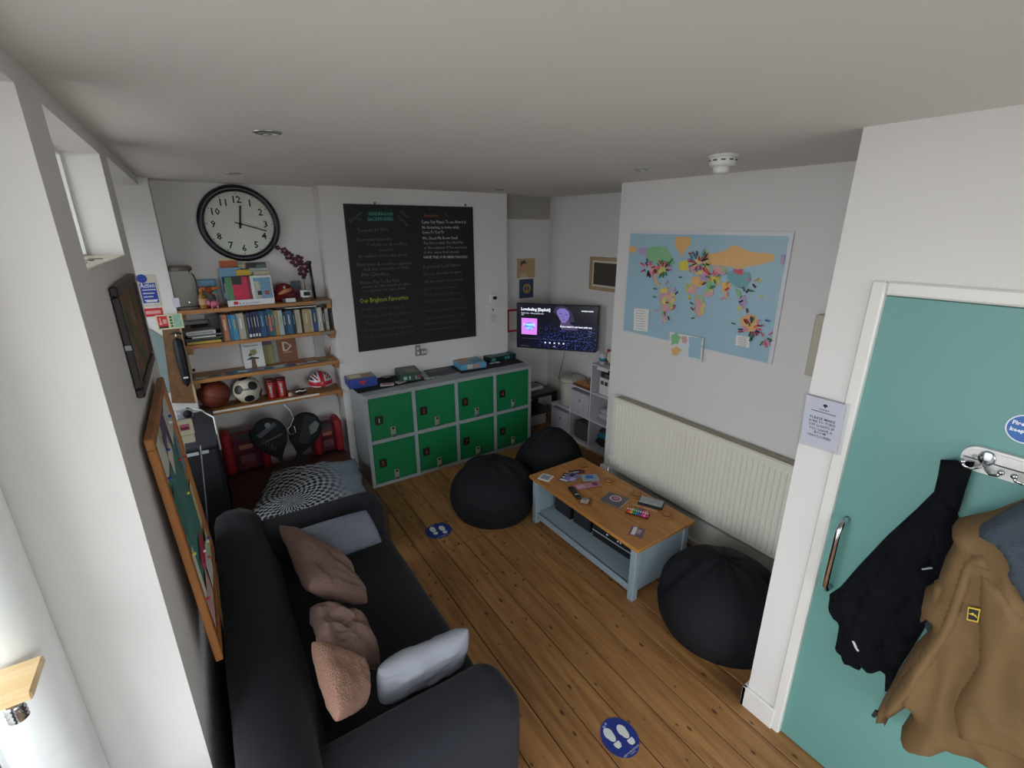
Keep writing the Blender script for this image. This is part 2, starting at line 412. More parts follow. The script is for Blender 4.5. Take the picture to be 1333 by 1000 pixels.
for k, (yy, xx) in enumerate(((1.72, -.265), (1.84, -.275), (1.98, -.28), (2.08, -.27))):
    bb.box((xx, yy, SZ0+.0075), (.022, .035, .003), rot=Matrix.Rotation(.5*k, 4, 'Z'))
bb.obj('flaked_paint', M('flaked_patch', '#8a8478', .8), s_)
b = B(); b.bb((XO+.08, WY0, WZ0-.03), (XL+.03, WY1, WZ0+.006), bev=.004); struct('trim_2', b, gloss, 'white sill of the tall left window')
# white pipe and oak shelf inside the tall window's reveal
B().lathe([(.066, .33), (.066, 2.46)], 28).obj('vertical_pipe', M('white_pipe_paint', '#e4e6e4', .3), None, True, Mx=Matrix.Translation((-.482, 1.285, 0)))
tag(C.objects['vertical_pipe'], 'thick white vertical pipe standing in the tall window reveal', 'pipe')
b = B(); b.bb((-.58, 1.10, 1.316), (-.418, 1.205, 1.336), bev=.003); t = b.obj('window_shelf', wood('pale_oak', '#d8b57c', '#ecd0a0', 0, 1), None); tag(t, 'small pale oak shelf board in the tall window reveal', 'shelf')
t = thing('pipe_fitting', 'small chrome threaded fitting under the pale oak shelf board', 'fitting', Matrix.Translation((-.462, 1.14, 1.250)))
B().lathe([(.012, 0), (.017, .004), (.013, .008), (.017, .014), (.013, .018), (.017, .024), (.013, .028), (.016, .034), (.012, .044)], 16).obj('thread', M('chrome', '#c8ccd0', .15, 1), t, True)
B().lathe([(.010, .044), (.013, .048), (.013, .0655)], 16).obj('collar', M('dull_red_plastic', '#8a3a3a', .4), t, True)

# skirting and boxing under the radiator, baseboards
b = B(); b.bb((XR-.05, .79, 0), (XR, 2.71, .215), bev=.004); struct('baseboard_right', b, gloss, 'white boxed pipe skirting under the radiator')
b = B(); b.bb((XR-.075, .79, 0), (XR-.05, 2.69, .05), bev=.006); struct('baseboard_right_foot', b, gloss)
b = B(); b.bb((XD-.018, .655, 0), (XD, .808, .115), bev=.003); b.bb((XD-.018, .79, 0), (XR-.1, .808, .115), bev=.003); struct('baseboard_door', b, gloss, 'white skirting block at the foot of the door wall')
b = B(); b.bb((.93, YC-.016, 0), (2.71, YC, .1), bev=.003); struct('baseboard_back', b, gloss)
b = B(); b.bb((2.71, YN-.016, 0), (XN, YN, .1), bev=.003); struct('baseboard_nook', b, gloss)
# door
teal = M('teal_door_paint', '#64958f', .42, nz=(2.5, .03))
d = struct('door_1', B().bb((XD+.012, -.25, .006), (XD+.052, .628, 1.992), bev=.002), teal, 'teal painted door with coat rack')
hb = B(); y0 = .575
hb.tube([(XD+.012, y0, 1.17), (XD-.03, y0, 1.165), (XD-.048, y0, 1.14), (XD-.05, y0, 1.1), (XD-.05, y0, .93), (XD-.048, y0, .89), (XD-.03, y0, .865), (XD+.012, y0, .86)], .0105, 12)
hb.obj('door_handle', M('chrome', '#c8ccd0', .15, 1), d, True)
b = B()
for a, c_ in (((XD-.012, .624, 0), (XD+.03, .667, 2.04)), ((XD-.012, -.29, 0), (XD+.03, -.245, 2.04)), ((XD-.012, -.245, 1.996), (XD+.03, .624, 2.04))): b.bb(a, c_, bev=.006)
b.bb((XD+.03, .628, 0), (XD+.06, .66, 2.03)); b.bb((XD+.03, -.27, 0), (XD+.06, -.252, 2.03))
struct('trim_3', b, gloss, 'white painted door casing')
# boxed panel high in the nook
b = B(); b.bb((2.715, YN-.014, 2.315), (3.44, YN, HZ(YN)-.004), bev=.002); struct('trim_4', b, M('grey_panel_paint', '#a8a49c', .7), 'grey boxed panel high in the nook')
b = B(); b.bb((2.715, YN-.008, .1), (3.435, YN, 2.305), bev=.002); struct('trim_5', b, white, 'flush white cupboard panel in the nook')

# ================================================================ LARGE FURNITURE
black_fab = M('black_sofa_cover', '#222329', .9, nz=(30, .15), bump=(260, .25), sheen=.06, spec=.2)
bean_fab = M('black_beanbag_fabric', '#15171b', .8, nz=(20, .15), bump=(200, .15), spec=.25)
# ---- sofa (local x = depth from the wall, y = along the wall)
sofa = thing('sofa', 'black fabric covered sofa along the left wall', 'sofa', Matrix.Translation((-.165, 1.0, 0)))
SL, SD = 1.80, .90
def soft(c, d, bev, seg=5, nzk=.006, sc=3.0, sub=10):
    b = B(); b.box((0, 0, 0), d, bev=bev, seg=seg)
    bmesh.ops.subdivide_edges(b.b, edges=[e for e in b.b.edges if e.calc_length() > .12], cuts=5, use_grid_fill=True)
    for v in b.b.verts:
        p = v.co+Vector(c); v.co += Vector((noise.noise(p*sc), noise.noise(p*sc+Vector((9, 0, 0))), noise.noise(p*sc+Vector((0, 9, 0)))))*nzk
    b.xf(Matrix.Translation(Vector(c))); return b
soft((.42, SL/2, .17), (.80, SL-.06, .24), .04).obj('base', black_fab, sofa, True)
soft((.54, SL/2, .36), (.68, SL-.56, .17), .06, nzk=.01).obj('seat', black_fab, sofa, True)
def backrest():
    b = B(); prof = [(.0, .05), (.0, .64), (.02, .69), (.07, .715), (.14, .71), (.19, .68), (.225, .63), (.27, .44), (.28, .40), (.28, .05)]
    n = 28; rows = []
    for j in range(n+1):
        y = .03+(SL-.06)*j/n; rows.append([b.b.verts.new((x+.006*noise.noise(Vector((x*4, y*3, z*4))), y, z+.012*noise.noise(Vector((y*2.2, z*3, 3))))) for x, z in prof])
    for j in range(n):
        for k in range(len(prof)-1): b.b.faces.new((rows[j][k], rows[j][k+1], rows[j+1][k+1], rows[j+1][k]))
        b.b.faces.new((rows[j][-1], rows[j][0], rows[j+1][0], rows[j+1][-1]))
    b.b.faces.new(rows[0][::-1]); b.b.faces.new(rows[-1]); bmesh.ops.recalc_face_normals(b.b, faces=b.b.faces); return b
backrest().obj('backrest', black_fab, sofa, True)
for yc in (.145, SL-.145):
    b = soft((.45, yc, .335), (.90, .27, .58), .105, seg=7, nzk=.010, sc=4); b.obj('arm', black_fab, sofa, True)
for x_, y_ in ((.1, .1), (.82, .1), (.1, SL-.1), (.82, SL-.1)):
    B().lathe([(.022, 0), (.028, .06)], 12, Matrix.Translation((x_, y_, 0))).obj('foot', M('dark_foot', '#1c1714', .5), sofa, True)
# ---- bean bags
def beanbag(label, loc, r, h, ang, seed, e=2.6, tipdx=0, tipdy=0, dent=.06):
    t = thing('bean_bag', label, 'bean bag', F_up(loc, ang), 'black bean bags')
    prof = []; N = 34
    for i in range(N+1):
        k = i/N
        if k < .30: rr = .88+.12*math.sin(k/.30*math.pi/2)
        else: q = (k-.30)/.70; rr = (1-q**e)**(1/1.7)
        prof.append((max(.012, r*rr), h*k))
    def wob_(a, k): return .035*noise.noise(Vector((math.cos(a)*1.3+seed, math.sin(a)*1.3, k*2)))
    def fn(rr, z, a):
        k = z/h; q = max(0, (k-.30)/.70); s_ = 1-rr/r
        fold = -dent*max(0, math.cos(a*2.5+seed+.8*math.sin(a)))**6*math.sin(min(1, q*1.1)*math.pi)
        fold += .02*math.sin(a*9+seed*3)*s_*q
        return rr*(1+fold*1.5+wob_(a, k)), z*(1+fold*.9+.5*wob_(a, k)*q)
    b = B(); b.lathe(prof, 88, fn=fn)
    for v in b.b.verts:
        q = max(0, v.co.z/h-.4); v.co.x += tipdx*q; v.co.y += tipdy*q
    b.obj('body', bean_fab, t, True)
    sb = B(); sb.lathe([(r*.985, h*.285), (r*1.004, h*.29), (r*1.004, h*.305), (r*.985, h*.31)], 88, ring=True, fn=lambda rr, z, a: (rr*(1+wob_(a, .3)), z)); sb.obj('piping', bean_fab, t, True)
    return t
beanbag('black fabric bean bag on open floor between lockers and coffee table', (1.725, 2.93, 0), .345, .43, .4, 1.0, 3.2, .03, .03, .11)
beanbag('black fabric bean bag squeezed between coffee table and white cube shelf', (2.41, 3.04, 0), .33, .53, 2.0, 4.0, 1.5, -.05, .05, .07)
beanbag('black fabric bean bag under the near end of the radiator', (2.215, 1.165, 0), .36, .46, 1.1, 2.4, 2.0, -.02, .05, .16)
# ---- coffee table
tb = thing('coffee_table', 'low grey-blue coffee table with an oak top and open shelf', 'table', Matrix.Translation((1.905, 1.555, 0)) @ Matrix.Rotation(math.radians(0.8), 4, 'Z'))
TW, TL_, TH = .505, 1.04, .405
oak = wood('oak_table_top', '#96622a', '#b8823f', 1, 1.0, rough=.38)
blue = M('grey_blue_paint', '#8fa0aa', .5, nz=(6, .03))
B().bb((-.02, -.025, TH-.026), (TW+.02, TL_+.025, TH), bev=.005).obj('table_top', oak, tb)
for x_ in (0, TW-.045):
    for y_ in (0, TL_-.045): B().bb((x_, y_, 0), (x_+.045, y_+.045, TH-.026), bev=.003).obj('leg', blue, tb)
for y_ in (.012, TL_-.03): B().bb((.045, y_, .055), (TW-.045, y_+.018, TH-.026)).obj('side_panel', blue, tb)
B().bb((.02, .03, .075), (TW-.02, TL_-.03, .095)).obj('lower_shelf', blue, tb)
B().bb((.008, .045, .05), (.03, TL_-.045, .095), bev=.002).obj('front_rail', blue, tb)
B().bb((.008, .045, TH-.05), (.028, TL_-.045, TH-.026), bev=.002).obj('top_rail', blue, tb)
B().bb((TW-.025, .045, .095), (TW-.012, TL_-.045, TH-.026)).obj('back_panel', blue, tb)
TBM = tb.matrix_world.copy()
# ---- lockers
lockgrey = M('grey_locker_steel', '#9aa2a4', .45, nz=(20, .03))
lockgreen = M('green_locker_door', '#187848', .4, nz=(6, .04), spec=.3)
LX0, LX1, LY, LD, LH = .985, 2.715, 3.775, .43, .876
lk = thing('locker_bank', 'grey steel locker bank with eight green doors under the chalkboard', 'lockers', Matrix.Translation((LX0, LY, 0)))
LW = LX1-LX0; fr = .034; cw = (LW-fr*5)/4; rh = (LH-.03-.034-.034)/2
B().bb((0, .02, 0), (LW, LD, LH-.002), bev=.003).obj('body', lockgrey, lk)
b = B()
for i in range(5): b.bb((i*(cw+fr), 0, 0), (i*(cw+fr)+fr, .02, LH), bev=.002)
for z0, z1 in ((0, .03), (.03+rh, .064+rh), (.064+2*rh, LH)):
    for i in range(4): b.bb((fr+i*(cw+fr), 0, z0), (fr+i*(cw+fr)+cw, .02, z1), bev=.002)
b.obj('front_frame', lockgrey, lk)
tagm = M('black_number_tag', '#101010', .5); numm = M('tag_print_red', '#a8473a', .6); numw = M('tag_print_white', '#d8d8d2', .6)
chrome = M('chrome', '#c8ccd0', .15, 1); hasp = M('zinc_hasp', '#b8b8b0', .35, .6)
fb = Matrix(((1, 0, 0, 0), (0, 0, -1, 0), (0, 1, 0, 0), (0, 0, 0, 1)))    # local sheet facing the room
for r_ in range(2):
    for i in range(4):
        x0 = fr+i*(cw+fr); z0 = .03 if r_ else .064+rh
        dd = B().bb((x0+.003, .004, z0+.003), (x0+cw-.003, .02, z0+rh-.003), bev=.002).obj('door', lockgreen, lk)
        n_ = i+1+4*r_
        tx, tz = x0+.035, z0+rh*(.47 if r_ == 0 else .50)
        if i in (0,): tx += .01
        bt = B(); bt.bb((tx, -.002, tz-.04), (tx+.068, .004, tz+.04), bev=.002); bo = bt.obj('number_tag', tagm, dd)
        nb = B(); nb.text(str(n_), .062, 0, 0, .0, 'CENTER'); nb.xf(Matrix.Translation((tx+.034, -.0026, tz-.021)) @ fb); nb.obj('number', numw if n_ == 1 else numm, dd)
        hx, hz = x0+cw*.50, z0+.055
        hb = B(); hb.bb((hx-.022, -.003, hz-.04), (hx+.022, .004, hz+.045), bev=.002); hb.bb((hx-.012, -.018, hz-.012), (hx+.012, -.003, hz+.02), bev=.004); hb.obj('hasp', hasp, dd)
        kb = B(); kb.lathe([(.011, 0), (.011, .004)], 12, Matrix.Translation((hx, -.003, hz+.03)) @ Matrix.Rotation(math.pi/2, 4, 'X')); kb.tube([(hx-.008, -.015, hz-.02), (hx-.008, -.02, hz-.045), (hx+.008, -.02, hz-.045), (hx+.008, -.015, hz-.02)], .003, 6); kb.obj('lock', M('dark_lock', '#2b2b2a', .4, .4), dd)
LOCKTOP = LH
# ---- radiator
radm = M('cream_radiator_enamel', '#e2dfd2', .4, nz=(6, .015))
R0, R1, RZ0, RZ1 = .86, 2.535, .275, .915       # y range and heights
rd = thing('radiator', 'long white ribbed panel radiator below the world map', 'radiator', Matrix.Translation((XR, 0, 0)))
b = B(); prof = []; pitch = .0345
nr = int((R1-R0-.05)/pitch); ys = R0+.03
pts = [(R0, 0)]
for i in range(nr):
    y_ = ys+i*pitch; pts += [(y_+.006, 0), (y_+.010, .007), (y_+.019, .007), (y_+.023, 0)]
pts.append((R1, 0))
rows = []
for z_, amp, off in ((RZ0, 0, -.012), (RZ0+.008, 0, 0), (RZ0+.03, 0, 0), (RZ0+.045, 1, 0), (RZ1-.06, 1, 0), (RZ1-.045, 0, 0), (RZ1-.008, 0, 0), (RZ1, 0, -.012)):
    rows.append([b.b.verts.new((-.112-off-p*amp, y_, z_)) for y_, p in pts])
for k in range(len(rows)-1):
    for i in range(len(pts)-1): b.b.faces.new((rows[k][i], rows[k+1][i], rows[k+1][i+1], rows[k][i+1]))
b.obj('front_panel', radm, rd, False)
B().bb((-.10, R0, RZ0), (-.092, R1, RZ1-.01)).obj('inner_panel', radm, rd)
B().bb((-.045, R0, RZ0), (-.03, R1, RZ1-.01)).obj('back_panel', radm, rd)
for y_ in (R0-.004, R1-.004): B().bb((-.108, y_, RZ0+.02), (-.028, y_+.008, RZ1)).obj('side_panel', radm, rd)
b = B()
for k in range(4): b.bb((-.098+.019*k, R0, RZ1-.012), (-.090+.019*k, R1, RZ1-.002))
for k in range(int((R1-R0)/.022)): b.bb((-.10, R0+.022*k, RZ1-.014), (-.03, R0+.022*k+.006, RZ1-.006))
o = b.obj('top_grille', M('beige_grille', '#b3ac9a', .5), rd)
vb = B(); vb.tube([(-.07, R1+.004, RZ0+.03), (-.07, R1+.05, RZ0+.03)], .011, 10); vb.lathe([(.017, 0), (.021, .01), (.021, .05), (.015, .06)], 16, Matrix.Translation((-.07, R1+.045, RZ0+.045))); vb.obj('valve', M('white_valve', '#dcdad2', .4), rd, True)
vb = B(); vb.tube([(-.07, R1+.045, RZ0+.02), (-.07, R1+.045, 0.0)], .008, 8); vb.obj('supply_pipe', chrome, rd, True)
for y_ in (1.2, 2.2): B().bb((-.03, y_-.015, RZ0+.1), (-.004, y_+.015, RZ1-.1)).obj('bracket', radm, rd)

# ================================================================ ON THE WALLS
def ab_right(px, py, x, o): p = onX(px, py, x); return (-(p.y-o[1]), p.z-o[2])
def ab_left(px, py, x, o): p = onX(px, py, x); return (p.y-o[1], p.z-o[2])
def ab_back(px, py, y, o): p = onY(px, py, y); return (p.x-o[0], p.z-o[2])
paper = M('white_paper', '#e2e2de', .7); ink = M('black_ink', '#15151a', .7); redp = M('red_print', '#c0262c', .6); bluep = M('blue_print', '#1f3f9a', .6)
# ---- chalkboard
q = [onY(*p, YC) for p in ((445.8, 265.8), (613.3, 270.2), (619.3, 436), (468.5, 458.4))]
cx0 = (q[0].x+q[3].x)/2; cx1 = (q[1].x+q[2].x)/2; cz1 = (q[0].z+q[1].z)/2; cz0 = (q[2].z+q[3].z)/2
CO = (cx0, YC-.012, cz0)
cb = thing('chalkboard', 'large black chalkboard covered in coloured handwriting above the lockers', 'chalkboard', F_back(CO))
B().bb((0, 0, -.011), (cx1-cx0, cz1-cz0, 0), bev=.002).obj('board', M('black_slate', '#121316', .65, nz=(5, .25)), cb)
eb = B(); W_, H_ = cx1-cx0, cz1-cz0
for a, c_ in (((-.004, -.004), (W_+.004, .006)), ((-.004, H_-.006), (W_+.004, H_+.004)), ((-.004, .006), (.006, H_-.006)), ((W_-.006, .006), (W_+.004, H_-.006))): eb.bb((*a, -.011), (*c_, .002))
eb.obj('edge_strip', M('black_edge', '#0c0c0d', .5), cb)
def CBxy(px, py): return ab_back(px, py, YC-.012, CO)
def chalk(lines, mat, nm):
    for body, x0, y0, x1, y1, hpx in lines:
        b = B()
        a = CBxy(x0, y0); c_ = CBxy(x1, y1); L_ = math.hypot(c_[0]-a[0], c_[1]-a[1]); sz = hpx*.0072*1.25
        b.text(body, sz, a[0], a[1], .001, rot=math.atan2(c_[1]-a[1], c_[0]-a[0]), wid=L_)
        b.obj(nm, mat, cb)
def K(crop, sc, x, y): return crop[0]+x/sc, crop[1]+y/sc
R_ = lambda x0, y0, x1, y1, t, h: (t, *K((530, 258), 9.8, x0, y0), *K((530, 258), 9.8, x1, y1), h)
chalk([R_(180, 325, 745, 322, 'Come Our Planet. To see How it is', 4.6), R_(190, 390, 660, 387, 'No Returning, to home safely', 3.8), R_(190, 455, 470, 448, 'Come To You To', 3.8),
       R_(195, 530, 650, 522, 'We Check Me Room Small.', 4), R_(210, 770, 765, 765, 'HAVE THE OUR MENU DECIDE?', 3.6)], M('white_chalk', '#c8ccce', .9), 'chalk_writing')
chalk([R_(205, 590, 715, 580, 'The Fire is what The Not Play', 3.8), R_(210, 650, 760, 640, 'or The outdoors, If The sea be not', 3.6), R_(212, 705, 660, 698, 'is the same best inside', 3.4)], M('soft_white_chalk', '#8f9496', .9), 'chalk_writing')
chalk([R_(220, 240, 400, 238, 'Reminders', 4.2)], M('orange_chalk', '#a8542e', .9), 'chalk_writing')
chalk([R_(470, 235, 555, 238, 'To :', 4)], M('grey_chalk', '#55595c', .9), 'chalk_writing')
G_ = lambda x0, y0, x1, y1, t, h: (t, *K((440, 340), 7.016, x0, y0), *K((440, 340), 7.016, x1, y1), h)
chalk([G_(200, 385, 640, 348, 'Our Brighton Favourites', 6.5)], M('yellow_green_chalk', '#a8c23c', .9), 'chalk_writing')
T_ = lambda x0, y0, x1, y1, t, h: (t, *K((440, 258), 12.2, x0, y0), *K((440, 258), 12.2, x1, y1), h)
a = CBxy(477, 274); c_ = CBxy(512, 288)
B().quad(a[0], c_[1], c_[0], a[1], .0008).obj('green_patch', M('dark_green_chalk', '#12403c', .9), cb)
chalk([T_(485, 272, 865, 275, 'SEADRAGON', 4), T_(478, 360, 870, 350, 'BACKPACKERS', 4)], M('green_chalk', '#6fa897', .9), 'chalk_writing')
dim = M('dim_chalk', '#62666b', .9)
chalk([T_(205, 400, 385, 235, 'Welcome', 4), T_(315, 370, 380, 360, 'To', 4), ('Enjoy', 520, 276, 531, 284, 4), ('Your Stay', 517, 283, 530, 295, 4),
       T_(310, 545, 800, 515, 'Towels to hire', 5), T_(305, 690, 860, 665, 'Personal Laundry', 4.5), T_(450, 765, 1090, 745, 'Toiletries & coffee', 4), T_(660, 845, 870, 830, 'counter', 3.5), T_(330, 950, 1090, 915, 'Breakfast from the shelf', 4),
       G_(175, 45, 665, 30, 'Barbecue & outdoor garden', 4.2), G_(230, 90, 640, 68, 'Ask for utensils or fuel', 4), G_(215, 140, 460, 130, 'No Candles', 5), G_(205, 215, 560, 185, 'Please Try To Be Easy', 4), G_(215, 250, 660, 215, 'when in the kitchen late', 3.6), G_(230, 285, 610, 255, 'or quiet in the hall', 3.2),
       G_(780, 70, 1115, 45, 'Personal Lost Items', 5), G_(780, 135, 1125, 105, 'Free local maps', 4), G_(780, 200, 1140, 175, 'ask the team to borrow', 3.6)], dim, 'chalk_writing')
faint = M('faint_chalk', '#474b50', .9)
chalk([G_(215, 450, 600, 425, 'Brighton Pier & beach', 4), G_(235, 520, 680, 475, 'walks in the lanes', 4), G_(240, 585, 640, 550, 'The Royal Pavilion', 4), G_(245, 645, 690, 600, 'Seven Sisters day trip', 4), G_(250, 715, 690, 655, 'Fish and chips by the sea', 4.4),
       G_(780, 265, 1085, 240, 'Hotel tea and water', 3.6), G_(785, 315, 1140, 295, 'free board games', 3.6), G_(785, 380, 1150, 350, 'pub quiz on thursday', 3.6), G_(790, 465, 1170, 430, 'live music in town', 3.6), G_(800, 535, 1150, 492, 'open mic by the sea', 3.6), G_(795, 585, 1170, 545, 'farmers market', 3.6), G_(800, 640, 1110, 600, 'and much more', 3.6)], faint, 'chalk_writing')
for px, py in ((488, 264.5), (606, 267)):
    a = CBxy(px, py); B().lathe([(.012, 0), (.012, .006), (.006, .014)], 12, Matrix.Translation((a[0], a[1], -.004))).obj('fixing', M('steel_screw', '#8a8a88', .35, .8), cb, True)
# ---- thermostat and note
p = onY(642, 388, YC); t = thing('thermostat', 'small white wall thermostat with dark display', 'thermostat', F_back((p.x, YC, p.z)))
B().bb((-.05, -.045, .001), (.05, .045, .022), bev=.006).obj('case', M('white_plastic', '#dcdcd8', .4), t); B().bb((-.014, -.014, .0221), (.03, .018, .0235)).obj('display', M('dark_display', '#1a1c1e', .2), t)
p = onY(641, 403, YC); t = thing('wall_switch', 'tiny white sensor with a black dot below the thermostat', 'sensor', F_back((p.x, YC, p.z)))
B().bb((-.016, -.02, .001), (.016, .02, .012), bev=.003).obj('case', M('white_plastic', '#dcdcd8', .4), t); B().lathe([(.009, .012), (.009, .014)], 10).obj('dot', ink, t)
p = onY(643, 414, YC); t = thing('paper_note', 'small white printed note below the thermostat', 'note', F_back((p.x, YC, p.z)))
B().bb((-.045, -.05, .001), (.045, .05, .002)).obj('sheet', M('white_wall_note', '#d6d4d0', .7), t)
b = B()
for k in range(5): b.quad(-.03, .03-.016*k, .03-.01*(k % 2), .034-.016*k, .0026)
b.obj('print', M('grey_print', '#9a9a9a', .7), t)
# ---- socket outlets above the lockers
p = onY(547, 456, YC); t = thing('wall_socket', 'white double socket with chrome plates above the lockers', 'socket', F_back((p.x, YC, p.z)))
B().bb((-.055, -.05, .001), (-.005, .055, .02), bev=.004).obj('upper_plate', M('socket_grey', '#8f8f8c', .35, .3), t); B().bb((0, -.05, .001), (.06, .01, .02), bev=.004).obj('lower_plate', M('socket_grey', '#8f8f8c', .35, .3), t)
for x_, z_ in ((-.03, .025), (-.03, -.02), (.015, -.02), (.042, -.02)): B().bb((x_-.009, z_-.012, .0201), (x_+.009, z_+.012, .024), bev=.002).obj('rocker', M('white_plastic', '#dcdcd8', .4), t)

# ---- world map
MQ = [onX(*p, XR) for p in ((819.5, 299.5), (1034, 302.5), (1003.5, 475.3), (809.7, 430.6))]
MX = XR-.010; MO = (MX, onX(819.5, 299.5, MX).y, onX(1003.5, 475.3, MX).z)
def MP(x, y): return ab_right(805+x/5.2625, 290+y/5.2625, MX, MO)
mp_ = thing('world_map', 'large laminated world map with paper flags above the radiator', 'map', F_right(MO))
b = B()
cor = [MP(75, 50), MP(1205, 65), MP(1048, 975), MP(25, 742)]
nu = 24; g = []
for j in range(nu+1):
    row = []
    for i in range(nu+1):
        u_, v_ = i/nu, j/nu
        x_ = (cor[0][0]*(1-u_)+cor[1][0]*u_)*(1-v_)+(cor[3][0]*(1-u_)+cor[2][0]*u_)*v_; y_ = (cor[0][1]*(1-u_)+cor[1][1]*u_)*(1-v_)+(cor[3][1]*(1-u_)+cor[2][1]*u_)*v_
        row.append(b.b.verts.new((x_, y_, 0)))
    g.append(row)
for j in range(nu):
    for i in range(nu): b.b.faces.new((g[j+1][i], g[j+1][i+1], g[j][i+1], g[j][i]))
ex = bmesh.ops.extrude_face_region(b.b, geom=list(b.b.faces)); bmesh.ops.translate(b.b, vec=(0, 0, -.003), verts=[v for v in ex['geom'] if isinstance(v, bmesh.types.BMVert)])
bmesh.ops.recalc_face_normals(b.b, faces=b.b.faces)
b.obj('sheet', M('map_margin_white', '#d2d4d8', .35), mp_)
sea = [MP(*p) for p in ((84, 74), (1172, 92), (1022, 962), (34, 736))]
B().poly(sea, .0006).obj('sea_print', M('map_sea_blue', '#9dbdcc', .35, nz=(6, .05)), mp_)
LAND = {
 'orange': ('#e0b070', [[(70, 165), (120, 160), (125, 195), (75, 205)], [(390, 100), (440, 95), (500, 100), (495, 150), (460, 185), (430, 235), (410, 190), (385, 150)],
   [(610, 220), (700, 200), (800, 155), (900, 195), (1070, 215), (1065, 262), (1000, 280), (900, 300), (830, 315), (700, 292), (620, 290)], [(830, 660), (880, 630), (930, 630), (965, 670), (960, 730), (900, 750), (840, 700)], [(500, 365), (585, 372), (600, 420), (545, 440), (500, 420)], [(700, 412), (760, 408), (772, 440), (745, 470), (742, 540), (720, 470)]]),
 'purple': ('#b39ac4', [[(135, 185), (195, 165), (205, 200), (165, 220), (140, 210)], [(555, 355), (610, 352), (620, 395), (570, 400)], [(820, 520), (850, 500), (885, 510), (880, 560), (835, 565)]]),
 'green': ('#86b98a', [[(200, 170), (260, 160), (330, 165), (365, 220), (385, 265), (375, 290), (330, 288), (250, 280), (205, 255), (190, 220)], [(600, 400), (650, 410), (655, 450), (610, 450)], [(800, 452), (838, 460), (845, 520), (815, 500)]]),
 'yellow': ('#d8c84e', [[(415, 265), (485, 258), (480, 325), (425, 330)], [(630, 365), (690, 372), (700, 405), (640, 410)], [(815, 580), (840, 575), (842, 598), (820, 605)], [(475, 495), (492, 495), (490, 525), (478, 525)], [(965, 395), (982, 390), (985, 404), (970, 408)], [(975, 503), (992, 500), (994, 514), (978, 517)]]),
 'pink': ('#d8a0a0', [[(205, 290), (340, 290), (330, 340), (270, 368), (215, 350)], [(225, 355), (260, 372), (278, 410), (300, 428), (280, 440), (245, 400)], [(285, 455), (330, 440), (390, 490), (395, 520), (370, 590), (340, 620), (322, 690), (302, 690), (300, 600), (280, 510)], [(650, 295), (740, 302), (750, 350), (690, 362), (655, 340)], [(470, 405), (500, 425), (545, 445), (530, 485), (470, 480), (458, 440)], [(590, 455), (650, 455), (655, 490), (610, 520), (585, 490)], [(530, 490), (580, 495), (600, 560), (585, 630), (540, 648), (525, 600)], [(655, 395), (700, 405), (695, 430), (665, 425)]]),
 'europe': ('#b8a0b8', [[(495, 340), (500, 285), (560, 235), (612, 185), (618, 262), (642, 330), (600, 352), (540, 360)]]),
 'teal': ('#6fa4ac', [[(745, 345), (800, 322), (905, 345), (905, 400), (870, 450), (810, 440), (760, 400)], [(570, 200), (600, 178), (610, 250), (580, 255)], [(545, 285), (590, 280), (585, 330), (550, 320)]]),
 'red': ('#d0555c', [[(790, 318), (862, 325), (855, 356), (800, 350)], [(590, 325), (615, 320), (630, 345), (600, 350)]]),
}
def patchwork():
    if 'map_countries' in _M: return _M['map_countries']
    m = M('map_countries', '#d8a0a0', .4); nt = m.node_tree; v = nt.nodes.new('ShaderNodeTexVoronoi'); v.inputs['Scale'].default_value = 26; tc = nt.nodes.new('ShaderNodeTexCoord'); sp = nt.nodes.new('ShaderNodeSeparateColor'); rp = nt.nodes.new('ShaderNodeValToRGB'); rp.color_ramp.interpolation = 'CONSTANT'
    for k, c in enumerate(('#d8a0a0', '#dcbc7c', '#a8b98a', '#d8c86e', '#c79ab0')):
        e = rp.color_ramp.elements[0] if k == 0 else rp.color_ramp.elements.new(k*.2); e.color = lin(c)
    nt.links.new(tc.outputs['Object'], v.inputs['Vector']); nt.links.new(v.outputs['Color'], sp.inputs[0]); nt.links.new(sp.outputs[0], rp.inputs[0]); nt.links.new(rp.outputs[0], nt.nodes['Principled BSDF'].inputs['Base Color']); return m
def wob(pts):
    out = []
    for i in range(len(pts)):
        a = pts[i]; c_ = pts[(i+1) % len(pts)]
        n_ = 8
        for k in range(n_):
            t_ = k/n_; x_ = a[0]+(c_[0]-a[0])*t_; y_ = a[1]+(c_[1]-a[1])*t_
            out.append((x_+9*noise.noise(Vector((x_*.05, y_*.05, 1)))+6*noise.noise(Vector((x_*.16, y_*.16, 4))), y_+9*noise.noise(Vector((x_*.05, y_*.05, 7)))+6*noise.noise(Vector((x_*.16, y_*.16, 9)))))
    return out
LZ = .0008
for nm, (col, polys) in LAND.items():
    for kk, pl in enumerate(polys):
        LZ += .00018; b = B(); b.poly([MP(*p) for p in wob(pl)], LZ); bmesh.ops.triangulate(b.b, faces=b.b.faces); b.obj('country_print', M('map_'+nm, col, .4, nz=(25, .08)) if nm not in ('pink', 'europe') else patchwork(), mp_)
for pl, nm in (([(112, 585), (216, 592), (205, 745), (108, 735)], 'legend'), ([(812, 768), (908, 785), (900, 858), (805, 838)], 'legend')):
    B().poly([MP(*p) for p in pl], .0075).obj(nm, paper, mp_)
    b = B(); (x0, y0), (x1, y1) = pl[0], pl[2]
    for k in range(8): yy = y0+14+(y1-y0-20)*k/8; b.poly([MP(x0+12, yy), MP(x1-14-8*(k % 2), yy+6), MP(x1-14-8*(k % 2), yy+9), MP(x0+12, yy+3)], .0079)
    b.obj('legend_text', M('legend_pink', '#a89aa0', .6), mp_)
